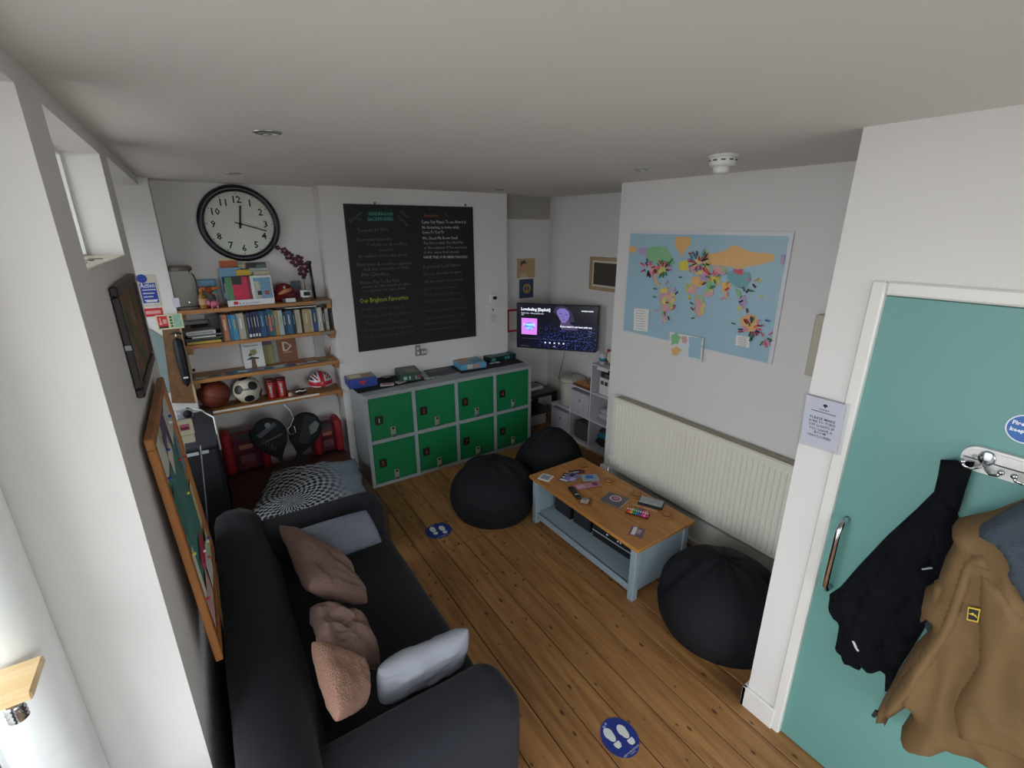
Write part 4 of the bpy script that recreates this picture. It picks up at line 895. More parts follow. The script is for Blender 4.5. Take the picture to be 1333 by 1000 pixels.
leaflet('small teal backed cardboard toy box beside the glass jar', sx(267, 375, 4.36)+.02, 4.40, z, .12, .20, teal_, -.05, t_=.03, name='toy_box', cat='box', prints=((0, .75, .9, .95, sky_), (.1, .1, .95, .5, C_('sandy', '#9a8a5a'))))
# toy hornbill-like parrot figure
t = thing('toy_bird', 'orange billed toy bird figure beside the leaflet stand', 'figurine', Matrix.Translation((sx(274, 400, 4.30)+.01, 4.31, z)))
B().sphere((0, 0, .06), .032, 14, 10, (1.0, .8, 1.5)).obj('body', M('toy_grey', '#6a6a70', .6), t, True)
B().sphere((.004, 0, .128), .026, 14, 10).obj('head', M('toy_rust', '#9a4a26', .6), t, True)
B().tube([(.01, 0, .13), (.05, -.005, .142), (.085, -.008, .138)], [.018, .012, .003], 10).obj('beak', M('toy_orange', '#c86a2a', .5), t, True)
B().tube([(-.02, .0, .135), (-.05, 0, .148)], [.022, .006], 10).obj('crest', M('toy_orange'), t, True)
for s_ in (-1, 1): B().tube([(.012*s_, -.01, .02), (.012*s_, -.012, 0.0)], .007, 8).obj('foot', M('toy_orange'), t, True)
for s_ in (-1, 1): B().sphere((.028*s_, 0, .065), .018, 10, 8, (.5, 1, 1.6)).obj('wing', M('toy_slate', '#3a3a44', .6), t, True)
t = thing('amber_bottle', 'small amber glass bottle beside the glass jar', 'bottle', Matrix.Translation((sx(264, 402, 4.25)+.012, 4.245, z)))
B().lathe([(.026, 0), (.028, .005), (.028, .09), (.012, .115), (.012, .13)], 18).obj('body', M('amber_glass', '#8a6030', .15), t, True); B().lathe([(.014, .13), (.014, .145)], 14).obj('cap', M('toy_orange'), t); B().lathe([(.0285, .03), (.0285, .075)], 18).obj('label', C_('peach', '#c09a70'), t)
t = thing('toy_pig', 'small pink toy pig on the top shelf', 'figurine', Matrix.Translation((sx(281, 403, 4.235), 4.235, z)))
pk = M('pink_rubber', '#c86a86', .5)
B().sphere((0, 0, .032), .026, 14, 10, (1.4, 1, .95)).obj('body', pk, t, True); B().sphere((-.035, -.004, .04), .019, 12, 8).obj('head', pk, t, True); B().lathe([(.008, 0), (.008, .01)], 10, Matrix.Translation((-.052, -.004, .038)) @ Matrix.Rotation(-math.pi/2, 4, 'Y')).obj('snout', pk, t)
for s_ in (-1, 1): B().tube([(-.035, .01*s_-.004, .052), (-.038, .016*s_-.004, .066)], [.007, .002], 6).obj('ear', pk, t)
for x_ in (-.018, .018):
    for y_ in (-.012, .012): B().tube([(x_, y_, .015), (x_, y_, 0)], .007, 6).obj('leg', pk, t)
# leaflet stand: two tiers
xa, xb = sx(297, 397, 4.235), sx(357, 390, 4.235)
t = thing('leaflet_stand', 'clear plastic tiered leaflet stand on the top shelf', 'stand', Matrix.Translation(((xa+xb)/2, 4.24, z)))
W = xb-xa; acr = M('clear_acrylic', '#b9bcc0', .2, alpha=.45)
B().bb((-W/2, 0, 0), (W/2, .16, .006)).obj('base', acr, t); B().bb((-W/2, -.004, 0), (W/2, 0, .045)).obj('front_lip', M('white_acrylic', '#cdd2d8', .3), t)
b = B(); b.text('Lonestar', .024, -W/2+.075, .012, 0, wid=W*.45); b.xf(Matrix.Translation((0, -.0046, 0)) @ fb); b.obj('lip_print', M('plum_print', '#7a4a6a', .5), t); b = B(); b.quad(-W/2+.04, .012, -W/2+.07, .036, 0); b.xf(Matrix.Translation((0, -.0046, 0)) @ fb); b.obj('lip_mark', redp, t)
B().bb((-W/2, .07, .006), (W/2, .074, .17)).obj('middle_plate', acr, t); B().bb((-W/2, .145, .006), (W/2, .149, .27)).obj('back_plate', acr, t)
g_ = 'leaflets in the tiered stand'
zz = z+.05
leaflet('bright pink and green patterned leaflet in the stand front', xa+.085, 4.265, z+.008, .15, .21, pink_, -.12, prints=((0, 0, .28, 1, grn_), (.3, .72, .75, 1, drk_), (.35, .15, .8, .55, C_('hot_pink', '#d02050'))), group=g_)
leaflet('magenta leaflet with white letters in the stand front', xa+.195, 4.268, z+.008, .10, .205, C_('magenta', '#8a2a44'), -.12, prints=((.35, .35, .85, .7, wht_),), group=g_)
leaflet('white bordered leaflet of skiers on blue sky in the stand front', xb-.07, 4.25, z+.008, .15, .215, wht_, -.1, prints=((.14, .06, .94, .92, sky_), (.16, .06, .4, .8, C_('snow', '#b8b4a0')), (.25, .3, .45, .45, drk_), (.6, .3, .8, .45, C_('brick', '#9a4a4a'))), group=g_)
leaflet('leaflet with yellow header in the stand middle row', xa+.15, 4.325, z+.05, .10, .22, C_('plum', '#4a2a50'), -.1, prints=((0, .78, 1, .98, yel_),), group=g_)
leaflet('light blue leaflet with dark pictures in the stand middle row', xa+.06, 4.33, z+.05, .15, .235, sky_, -.1, prints=((.05, .2, .95, .72, navy_), (.3, .3, .6, .6, pink_)), group=g_)
leaflet('cream leaflet with orange stripe in the stand middle row', xb-.05, 4.33, z+.05, .11, .20, cream_, -.1, prints=((.1, .65, .9, .85, orange_),), group=g_)
leaflet('orange landscape leaflet at the stand back', xa+.06, 4.40, z+.12, .12, .24, orange_, -.08, prints=((0, .9, 1, 1, cream_), (0, .35, 1, .55, teal_)), group=g_)
leaflet('cream topped leaflet at the stand back', xa+.135, 4.414, z+.12, .085, .19, C_('khaki', '#a89a6a'), -.08, prints=((.05, .8, .95, .95, cream_),), group=g_)
t = leaflet('black leaflet with a large white T at the stand back', xa+.225, 4.402, z+.12, .085, .195, drk_, -.08, group=g_); b = B(); b.text('T', .09, .012, .09, .001); b.obj('letter', wht_, t)
leaflet('dark green leaflet at the stand back', xb-.04, 4.402, z+.12, .08, .195, C_('forest', '#3c4a40'), -.08, prints=((.1, .75, .9, .9, C_('mint', '#6a7a70')),), group=g_)
# red plush
t = thing('plush_toy', 'dark red plush crab toy on the top shelf', 'soft toy', Matrix.Translation((sx(373, 392, 4.31)-.004, 4.33, z)) @ Matrix.Scale(.86, 4))
pr = M('dark_red_plush', '#7a1a1e', .95, bump=(90, .5)); ps = M('tan_plush', '#b5835a', .95)
B().sphere((0, 0, .085), .085, 20, 14, (1.05, .7, 1.0)).obj('body', pr, t, True); B().sphere((.06, -.02, .05), .06, 16, 12, (1.2, .7, .8)).obj('leg', M('plum_plush', '#5a1a2a', .95), t, True); B().sphere((-.045, -.02, .045), .055, 16, 12, (1.1, .7, .8)).obj('leg', pr, t, True)
B().tube([(-.06, -.055, .075), (0, -.07, .10), (.06, -.055, .115)], [.008, .022, .012], 10).obj('muzzle', ps, t, True); B().sphere((.0, -.062, .135), .012, 10, 8).obj('eye', wht_, t, True); B().sphere((.002, -.073, .136), .006, 8, 6).obj('pupil', ink, t, True)
t = thing('card_box', 'small white and black card box in front of the plush toy', 'box', Matrix.Translation((sx(377, 393, 4.225), 4.23, z)))
B().bb((-.05, -.012, 0), (.05, .012, .036), bev=.002).obj('carton', drk_, t); B().bb((-.028, -.0135, .003), (.046, -.0121, .033)).obj('label', wht_, t)
leaflet('small blue photo card behind the plush toy', sx(387, 380, 4.40), 4.41, z, .08, .15, C_('photo_blue', '#46586a'), -.06, prints=((.1, .1, .9, .55, C_('rosy', '#8a5a6a')),), name='photo_card', cat='card')
# bottle with orchid
xb_ = sx(399, 388, 4.28)
t = thing('glass_bottle', 'clear glass bottle with black label holding an orchid stem', 'bottle', Matrix.Translation((xb_, 4.28, z)))
B().lathe([(.038, 0), (.042, .006), (.042, .10), (.035, .125), (.016, .15), (.014, .19)], 24).obj('glass_body', jarglass, t, True); B().lathe([(.016, .178), (.016, .20)], 16).obj('collar', ink, t); B().lathe([(.0425, .03), (.0425, .085)], 24).obj('label', wht_, t); B().box((0, -.0428, .058), (.05, .003, .03)).obj('label_print', ink, t)
t = thing('orchid_stem', 'artificial dark purple orchid spray leaning from the glass bottle', 'flower', Matrix.Translation((xb_, 4.28, z)))
st = [(0, 0, .02), (0, 0, .2), (-.01, -.005, .26), (-.05, -.01, .33), (-.11, -.012, .39), (-.17, -.01, .43), (-.20, -.01, .44)]
B().tube(st, .003, 6).obj('stem', M('orchid_stem', '#4a3a2a', .6), t, True)
pm_ = M('orchid_purple', '#4a0f26', .6); pc_ = M('orchid_pink', '#b87a9a', .6)
for k, (fx, fz, r_) in enumerate(((-.0, .235, .045), (.015, .275, .042), (-.045, .315, .045), (-.02, .335, .04), (-.09, .365, .038), (-.12, .405, .03), (-.165, .43, .02), (-.185, .445, .014))):
    b = B()
    for j in range(5):
        a = j*1.2566+k; c2, s2 = math.cos(a), math.sin(a)
        b.sphere((fx+c2*r_*.6, -.014-.006*(k % 2), fz+s2*r_*.6), r_*.5, 8, 6, (.9, .35, .7))
    for v in b.b.verts: v.co.y += .25*abs(v.co.x-fx)
    fo_ = b.obj('blossom', pm_, t, True); B().sphere((fx, -.026, fz), r_*.2, 8, 6).obj('blossom_centre', pc_, fo_, True)
t = thing('black_rod', 'thin black stick standing in the alcove corner on the top shelf', 'stick', Matrix.Translation((sx(410, 386, 4.36), 4.36, z)))
B().tube([(0, 0, 0), (-.012, .0, .30)], .012, 10).obj('shaft', M('black_lacquer', '#1a1a1c', .4), t, True); B().lathe([(.02, .29), (.02, .315)], 12, Matrix.Translation((-.012, 0, 0))).obj('head', M('black_lacquer'), t)
# ---- second shelf: magazines lying, books upright
z = SZ[1]+.001
def lying(label, px0, px1, py, z0, th, mat, dy=.16, yaw=0, spine=None, y=4.225):
    x0, x1 = sx(px0, py, y), sx(px1, py, y); t = thing('magazine', label, 'magazine', F_up(((x0+x1)/2, y+dy/2, z0), yaw), 'lying stack on the book shelf')
    B().bb((-(x1-x0)/2, -dy/2, 0), ((x1-x0)/2, dy/2, th-.0008), bev=.001).obj('cover', mat, t)
    if spine: B().bb((-(x1-x0)/2+.01, -dy/2-.0008, th*.2), ((x1-x0)/2-.01, -dy/2-.0001, th*.8)).obj('spine_print', spine, t)
    return t
lying('yellow spined magazine at the bottom of the lying stack', 243, 289, 446, z, .020, M('yellow_spine', '#b89a3c', .5), .18)
lying('black magazine second from the bottom of the lying stack', 240, 285, 440, z+.0205, .013, drk_, .18, .03)
lying('olive magazine in the middle of the lying stack', 240, 290, 436, z+.034, .012, C_('olive_dark', '#4a4a38'), .18, -.02)
lying('thin white magazine in the lying stack', 248, 280, 433, z+.0465, .010, wht_, .17, .02)
lying('grey magazine second from the top of the lying stack', 242, 288, 430, z+.057, .014, C_('mid_grey', '#5a5a5c'), .18, .02)
t = lying('white book topping the lying stack', 240, 279, 427, z+.0715, .026, wht_, .16, .05, spine=C_('spine_grey', '#8a8a86'))
t = leaflet('tilted grey magazine resting on top of the lying stack', sx(256, 425, 4.30), 4.30, z+.105, .19, .12, C_('grey_cover', '#77706c'), -1.15, .06, prints=((.05, .55, .95, .95, wht_), (.3, .1, .9, .5, drk_)), name='magazine', cat='magazine')
t = leaflet('grey folder leaning behind the lying stack', sx(283, 430, 4.40), 4.40, z, .13, .19, C_('folder_grey', '#6a6c70'), -.1, name='folder', cat='folder')
BK = [(289.5, 292, '#23201e', .21, 'thin black book at the stack end'), (292, 300, '#a86a48', .205, 'orange brown book'), (300, 305, '#2c6f94', .20, 'blue teal book with pale title'), (305, 312, '#3a86a8', .20, 'wide turquoise book'), (312, 322, '#a8a298', .205, 'cream grey thick book'), (322, 325, '#6a6a4a', .195, 'thin olive book'),
      (325, 329.5, '#1c2a55', .205, 'navy guide book with white title'), (329.5, 333.5, '#182550', .205, 'navy guide book with silver title'), (333.5, 337.5, '#1e2c5a', .205, 'dark navy guide book'), (337.5, 341, '#22305e', .21, 'navy guide book with pale foot'), (341, 349, '#1f4f7a', .21, 'broad blue guide book'), (349, 353, '#25486e', .21, 'slate blue book'), (353, 357, '#1f5a6a', .22, 'petrol blue book with coral label'), (357, 360.5, '#2a7080', .215, 'teal thin book'), (360.5, 366, '#b08a4a', .205, 'mustard book'), (366, 372, '#9ab0b4', .205, 'pale green blue book'), (372, 376, '#2a3a50', .19, 'dark slate book'), (376, 384, '#1f5a86', .195, 'bright blue thick book'), (384, 388, '#1c1c1e', .19, 'black book with white mark'),
      (388, 395, '#b8b2a0', .195, 'pale cream book'), (395, 398, '#221e1c', .17, 'short black book'), (398, 407, '#a8946c', .195, 'beige book with a dark emblem'), (407, 410, '#c4bcac', .19, 'thin white book'), (410, 417, '#1c4a80', .19, 'royal blue book'), (417, 423, '#bcb8aa', .20, 'ivory book'), (423, 427, '#3a3a3c', .175, 'charcoal book'), (427, 431, '#b8b8b8', .185, 'curled white booklet at the row end')]
for k, (a, c2, col, hh, lb) in enumerate(BK):
    x0, x1 = sx(a, 440, 4.225), sx(c2, 440, 4.225); th = x1-x0-.001
    t = thing('book', lb+' in the upright row', 'book', Matrix.Translation((x0, 4.222+.006*(k % 3), z)), 'upright books on the second shelf')
    lean = -.05 if k in (1, 2, 3) else (.03 if k > 19 and k < 25 else 0)
    Rm = Matrix.Rotation(0, 4, 'Y')
    cm = M('book_%d' % k, col, .5); b = B(); b.bb((0, 0, 0), (th, .006, hh), bev=.001); b.bb((0, .006, 0), (.002, .15, hh)); b.bb((th-.002, .006, 0), (th, .15, hh)); b.obj('cover', cm, t)
    B().bb((.0025, .0065, .004), (th-.0025, .145, hh-.004)).obj('pages', M('book_pages', '#c8c0a8', .8), t)
    if th > .018: B().bb((th*.38, -.0012, hh*.42), (th*.62, -.0003, hh*.82)).obj('title_print', (wht_, cream_, sky_, C_('gold', '#b0a060'))[k % 4], t)
    if k == 12: B().bb((th*.0, -.0022, hh*.2), (th*1.0, -.0013, hh*.72)).obj('coral_label', C_('coral', '#c06a5a'), t)
    if k in (6, 7, 8, 9): B().bb((th*.15, -.0012, .012), (th*.85, -.0003, .035)).obj('foot_print', wht_, t)
x0, x1 = sx(371, 402, 4.24), sx(412, 400, 4.24)
t = thing('magazine', 'white magazine lying across the tops of the upright books', 'magazine', Matrix.Translation(((x0+x1)/2, 4.30, z+.2105))); B().bb((-(x1-x0)/2, -.07, 0), ((x1-x0)/2, .07, .008), bev=.001).obj('cover', wht_, t)
t = thing('wooden_box', 'grey wooden strip lying at the end of the book shelf', 'box', Matrix.Translation((.855, 4.197, SZ[1]-.0285))); B().bb((-.055, -.008, 0), (.055, 0.0, .026), bev=.002).obj('body', M('grey_wood', '#8a8478', .7), t)
t = thing('wooden_box', 'grey wooden strip lying at the end of the top shelf', 'box', Matrix.Translation((.85, 4.197, SZ[0]-.0285))); B().bb((-.06, -.008, 0), (.055, 0.0, .026), bev=.002).obj('body', M('grey_wood'), t)
# ---- third shelf
z = SZ[2]+.001
t = leaflet('white book with a brown flower drawing standing on the leaflet shelf', sx(333, 478, 4.33), 4.35, z, .155, .21, wht_, -.12, prints=((.1, .86, .8, .9, C_('spine_grey', '#8a8a86')),), name='book', cat='book')
for pl, m in (([(.04, .10), (.065, .10), (.07, .12), (.045, .12)], brn_), ([(.05, 0), (.09, 0), (.085, .08), (.06, .08)], brn_), ([(.02, .07), (.06, .095), (.12, .08), (.14, .10), (.11, .07), (.06, .07)], drk_), ([(.05, .11), (.06, .15), (.1, .155), (.11, .12), (.08, .10)], olive_)): B().poly(pl, .0016).obj('cover_print', m, t)
leaflet('olive green leaflet behind the white book', sx(350, 475, 4.37), 4.39, z, .10, .205, olive_, -.08, prints=((0, .82, 1, .98, C_('plum', '#4a2a50')),))
leaflet('pale grey leaflet beside the olive leaflet', sx(361, 472, 4.39), 4.405, z, .08, .20, C_('pale_grey', '#8f948c'), -.06)
t = leaflet('rust brown book with a large cream D standing on the leaflet shelf', sx(377, 470, 4.36), 4.38, z, .155, .205, M('rust_cover', '#7a3e1e', .5), -.1, prints=((.04, .04, .75, .3, brn_),), name='book', cat='book')
b = B(); b.text('D', .115, .035, .10, .002, bold=.001); b.quad(.04, .085, .115, .089, .002); b.obj('letter', cream_, t)
leaflet('tall pale grey card standing at the leaflet shelf end', sx(418, 460, 4.40), 4.41, z, .09, .20, C_('pale_card', '#a0a0a0'), -.06, name='card', cat='card')
t = thing('twig_bundle', 'small bundle of brown twigs at the leaflet shelf end', 'twigs', Matrix.Translation((sx(428, 468, 4.33), 4.33, z)))
for k in range(6): B().tube([(.004*k-.01, 0, 0), (.012*k-.03, .01*(k % 2), .09+.01*(k % 3))], [.004, .002], 6).obj('twig', brn_, t)
rl = random.Random(4)
flat = [(262, 486, .09, .06, 'small cream card lying at the leaflet shelf start', cream_), (280, 484, .13, .08, 'buff leaflet lying flat on the leaflet shelf', C_('sandy', '#9a8a5a')), (304, 481, .13, .09, 'blue leaflet lying flat on the leaflet shelf', C_('dusk_blue', '#3f6480')), (316, 480, .12, .10, 'teal leaflet lying beside the white book', teal_), (332, 478, .12, .06, 'lilac leaflet lying in front of the white book', C_('lilac', '#8a86a8')), (350, 476, .13, .09, 'pale turquoise leaflet lying in front of the olive leaflet', C_('pale_teal', '#5f9aa0')), (366, 474, .12, .10, 'white and teal crumpled leaflet lying before the rust book', C_('ice', '#a8c0c4')), (378, 471, .11, .08, 'blue grey leaflet lying before the rust book', C_('blue_grey', '#7a92a0')), (392, 470, .08, .05, 'small white slip lying before the rust book', wht_), (406, 468, .14, .09, 'violet grey leaflet lying near the twig bundle', C_('violet_grey', '#6a6a80')), (422, 467, .12, .09, 'folded white leaflet with yellow edge near the twig bundle', C_('straw', '#b0a060'))]
for k, (px, py, w_, d_, lb, m) in enumerate(flat):
    t = thing('leaflet', lb, 'leaflet', F_up((sx(px, py, 4.27), 4.205+d_*.6+.012, z+.0012*(k % 5)), rl.uniform(-.25, .25)), 'leaflets lying on the third shelf')
    B().bb((-w_/2, -d_/2, 0), (w_/2, d_/2, .001)).obj('sheet', m, t); B().bb((-w_*.3, -d_*.3, .0011), (w_*.3, d_*.1, .0013)).obj('print', (wht_, navy_, drk_)[k % 3], t)
t = thing('small_bottle', 'tiny black capped bottle at the leaflet shelf start', 'bottle', Matrix.Translation((sx(253, 486, 4.26), 4.26, z))); B().lathe([(.012, 0), (.013, .03), (.006, .05), (.006, .06)], 14).obj('body', jarglass, t, True); B().lathe([(.009, .06), (.010, .078)], 14).obj('cap', ink, t)
# ---- lowest shelf: ball, football, tins, helmet
z = SZ[3]+.001
t = thing('basketball', 'brown rubber basketball on the lowest shelf', 'ball', Matrix.Translation((sx(280, 512, 4.30)-.006, 4.32, z+.113)))
B().sphere((0, 0, 0), .113, 28, 18).obj('skin', M('brown_rubber', '#6e2c1c', .6, bump=(200, .3)), t, True)
b = B()
for Mx in (Matrix.Rotation(.3, 4, 'Y'), Matrix.Rotation(.3, 4, 'Y') @ Matrix.Rotation(math.pi/2, 4, 'X')): b2 = B(); b2.tube([(.1128*math.cos(a*.2618), .1128*math.sin(a*.2618), 0) for a in range(24)], .0022, 6, True); b2.xf(Mx); b2.obj('seam', M('dark_seam', '#2a1512', .7), t)
t = thing('football', 'white football with black panels on the lowest shelf', 'ball', Matrix.Translation((sx(320, 508, 4.28)+.012, 4.30, z+.108)) @ Matrix.Rotation(.25, 4, 'Z'))
b = B(); bmesh.ops.create_icosphere(b.b, subdivisions=4, radius=.108); b.obj('skin', M('cream_leather', '#c4beac', .5), t, True)
gold = (1+5**.5)/2; ico = [Vector(v).normalized() for v in ((0, 1, gold), (0, -1, gold), (0, 1, -gold), (0, -1, -gold), (1, gold, 0), (-1, gold, 0), (1, -gold, 0), (-1, -gold, 0), (gold, 0, 1), (-gold, 0, 1), (gold, 0, -1), (-gold, 0, -1))]
Rb = Matrix.Rotation(.5, 3, 'X') @ Matrix.Rotation(.35, 3, 'Z')
for v in ico:
    v = Rb @ v; u_ = v.orthogonal().normalized(); w_ = v.cross(u_); b = B(); N_ = 5; rings = []
    c0 = b.b.verts.new(v*.1092)
    for rr in (.19, .36): rings.append([b.b.verts.new((v*math.cos(rr)+(u_*math.cos(a)+w_*math.sin(a))*math.sin(rr))*.1092) for a in [2*math.pi*i/10 for i in range(10)]])
    for i in range(10):
        b.b.faces.new((c0, rings[0][i], rings[0][(i+1) % 10])); b.b.faces.new((rings[0][i], rings[1][i], rings[1][(i+1) % 10], rings[0][(i+1) % 10]))
    b.obj('black_panel', M('black_leather', '#1b1b1d', .5), t, True)
b = B(); b.text('Bombo', .04, 0, 0, 0, 'CENTER', bold=.001); b.xf(Matrix.Rotation(-.25, 4, 'Z') @ Matrix.Translation((0.005, -.1105, .028)) @ fb); 
for v in b.b.verts: v.co = v.co.normalized()*.1098
b.obj('lettering', ink, t)
for k, px in enumerate((353, 367)):
    t = thing('red_tin', ('red cylindrical tin beside the football', 'red cylindrical tin beside the striped helmet')[k], 'tin', Matrix.Translation((sx(px, 505, 4.29), 4.30, z)) @ Matrix.Rotation(-.2, 4, 'Z'))
    B().lathe([(.036, 0), (.037, .004), (.037, .165), (.034, .17)], 24).obj('can', M('red_tin', '#a01d20', .35), t, True); B().lathe([(.0376, .150), (.0376, .172), (.03, .174)], 24).obj('lid', M('maroon_lid', '#5a1214', .4), t, True)
    b = B(); b.text('CORNPOPS' if k else 'CORNFIT', .028, 0, 0, 0, bold=.0006, wid=.11); b.xf(Matrix.Translation((.009, -.0385, .02)) @ fb @ Matrix.Rotation(math.pi/2, 4, 'Z')); b.obj('lettering', wht_, t)
t = thing('golf_ball', 'small pale ball beside the red tins', 'ball', Matrix.Translation((sx(377, 505, 4.25), 4.25, z+.021))); B().sphere((0, 0, 0), .021, 16, 10).obj('skin', M('pale_pink_ball', '#b89a96', .5), t, True)
t = thing('sunglasses_case', 'black and white sunglasses case beside the striped helmet', 'case', Matrix.Translation((sx(390, 503, 4.27), 4.27, z))); B().sphere((0, 0, .028), .028, 16, 10, (1.7, 1.0, 1.0)).obj('shell', ink, t, True); B().tube([(-.04, -.02, .035), (-.01, -.03, .045), (.02, -.028, .036), (.045, -.018, .042)], .006, 8).obj('trim', wht_, t, True)
hx = sx(417, 495, 4.30)
t = thing('union_jack_helmet', 'round helmet covered in a union flag pattern on the lowest shelf', 'helmet', Matrix.Translation((hx, 4.30, z)))
HR = .098
def dome(fn, r, mat, name, n=48):
    b = B(); V = {}
    for i in range(n+1):
        th_ = math.pi/2*1.12*i/n
        for j in range(n*2): a = math.pi*j/n; V[i, j] = b.b.verts.new((r*math.sin(th_)*math.cos(a), r*math.sin(th_)*math.sin(a), HR*.75+r*math.cos(th_)))
    for i in range(n):
        for j in range(n*2):
            q_ = (V[i, j], V[i+1, j], V[i+1, (j+1) % (2*n)], V[i, (j+1) % (2*n)]); m_ = sum((v.co for v in q_), Vector())/4
            if fn(m_):
                try: b.b.faces.new(q_)
                except ValueError: pass
    bmesh.ops.delete(b.b, geom=[v for v in b.b.verts if not v.link_faces], context='VERTS'); bmesh.ops.remove_doubles(b.b, verts=b.b.verts, dist=1e-5)
    return b.obj(name, mat, t, True)
dome(lambda m: True, HR, M('flag_navy_shell', '#1a2460', .3), 'shell')
def uj(m, wd): x = m.x; zz = m.z-HR*.85; return abs(x) < wd or abs(zz) < wd
def dg(m, wd): x = m.x; zz = m.z-HR*.85; return min(abs(x-zz), abs(x+zz)) < wd
dome(lambda m: uj(m, .032) or dg(m, .026), HR+.0012, M('flag_white_shell', '#c8c8cc', .3), 'white_stripes')
dome(lambda m: uj(m, .018) or (dg(m, .009) and not uj(m, .032)), HR+.0024, M('flag_red_shell', '#b01c2a', .3), 'red_stripes')

# ================================================================ SIDE BAY, CABINET, CHEST
yp = YC
def PB(px, py, y=yp): p = onY(px, py, y); return p.x, p.z
# ---- fire action notice and its neighbours on the pier
def sheet(name, label, cat, pts, y, mat, th=.002):
    P_ = [PB(*p, y) for p in pts]; o = (min(p[0] for p in P_), y, min(p[1] for p in P_)); t = thing(name, label, cat, F_back(o)); W = max(p[0] for p in P_)-o[0]; H = max(p[1] for p in P_)-o[2]
    B().bb((0, 0, .0005), (W, H, th)).obj('sheet', mat, t); return t, W, H
t, W, H = sheet('fire_action_notice', 'blue and white fire action notice on the pier', 'notice', ((175, 358), (202, 358), (209, 399), (186, 399)), yp, M('notice_cream', '#c4beae', .6))
B().quad(.012, .03, W-.012, H*.74, .0025).obj('blue_panel', M('notice_blue', '#16389a', .5), t)
B().poly(circ(.035, H*.88, .03, 20), .0027).obj('blue_disc', M('notice_blue'), t)
b = B(); b.text('Action', .048, .016, H*.60, .003, wid=W*.72, bold=.0008)
for k in range(6): b.quad(.022, H*.52-.024*k, W*(.86-.1*(k % 3)), H*.52-.024*k+.006, .003)
b.quad(.03, .036, W*.8, .046, .003); b.obj('lettering', wht_, t)
t, W, H = sheet('red_strip_sign', 'narrow red strip sign under the fire action notice', 'sign', ((188, 402), (211, 402), (212, 411), (189, 411)), yp-.001, redp)
B().quad(.008, H*.3, W-.012, H*.7, .0026).obj('lettering', C_('pale_red', '#d89a94'), t)
y2 = yp-.035
t, W, H = sheet('exit_sign', 'cream sign with red pictogram and green symbols at the shelf end', 'sign', ((204, 411), (236, 408), (238, 427), (206, 428)), y2, M('cream_sign', '#c9c8a4', .5), .006)
B().quad(W*.05, H*.12, W*.42, H*.92, .0066).obj('red_panel', redp, t); B().quad(W*.05, H*.1, W*.42, H*.22, .0068).obj('black_strip', ink, t)
b = B(); b.quad(W*.09, H*.34, W*.2, H*.5, .007); b.quad(W*.12, H*.5, W*.17, H*.8, .007); b.quad(W*.24, H*.4, W*.38, H*.7, .007); b.obj('pictogram', C_('pale_red', '#d89a94'), t)
b = B()
for k in range(4): b.quad(W*.50, H*(.74-.2*k), W*.60, H*(.88-.2*k), .007)
b.obj('green_symbols', C_('deep_green', '#24584a'), t); B().quad(W*.64, H*.1, W*.95, H*.95, .0066).obj('green_panel', C_('mint_panel', '#8fb39a'), t)
B().bb((W*.4, H*.3, -.034), (W*.6, H*.7, .0004)).obj('bracket', cream, t)
# ---- grey green panel and stained board under the signs
b = B(); pts = [PB(190, 425), PB(214, 441), PB(222, 445), PB(226, 510), PB(212, 512)]; ob = thing('pier_panel', 'grey green panel with slanted top on the lower pier', 'panel', F_back((0, yp, 0))); b.prism(pts, .001, .012); b.obj('panel', M('grey_green_glass', '#7e9090', .25), ob)
pts = [PB(211, 428, yp-.013), PB(236, 426, yp-.013), PB(258, 524, yp-.013), PB(224, 524, yp-.013)]; ob = thing('backing_board', 'stained wooden board fixed upright to the pier corner', 'board', F_back((0, yp-.013, 0))); b = B(); b.prism(pts, 0, .018); b.obj('plank', wood('dark_stained_wood', '#5a3c20', '#7a5530', 2, 1), ob)
b = B(); b.prism([PB(254.5, 524, yp-.02), PB(234, 428, yp-.02), PB(236, 427, yp-.02), PB(258, 524, yp-.02)], .012, .022); b.obj('pale_edge', M('pale_edge', '#b09a78', .6), ob)
tp = PB(225, 438, yp-.07); bt = PB(232, 505, yp-.07)
t = thing('umbrella', 'folded black umbrella hanging on the stained board', 'umbrella', F_back((tp[0]+.01, yp-.032, tp[1])))
L_ = tp[1]-bt[1]
B().lathe([(.006, -L_), (.024, -L_*.9), (.033, -L_*.45), (.030, -L_*.1), (.012, -.02)], 16, Matrix.Translation((.01, 0, .036)) @ Matrix.Rotation(-math.pi/2, 4, 'X') @ Matrix.Diagonal((1, 1, 1, 1)), fn=lambda r, z, a: (r*(1+.18*math.sin(a*6)), z)).obj('canopy', M('black_nylon', '#15161a', .6), t, True)
B().tube([(.01, -.02, .036), (.01, .02, .036)], .006, 8).obj('shaft', chrome, t, True)
B().tube([(-.02, .012, .03), (.0, .022, .03), (.02, .02, .03), (.045, .01, .03)], .006, 8).obj('hook', M('black_lacquer', '#1a1a1c', .4), t, True)
B().box((.012, -L_*.80, .07), (.03, .012, .006)).obj('strap', M('white_plastic'), t)
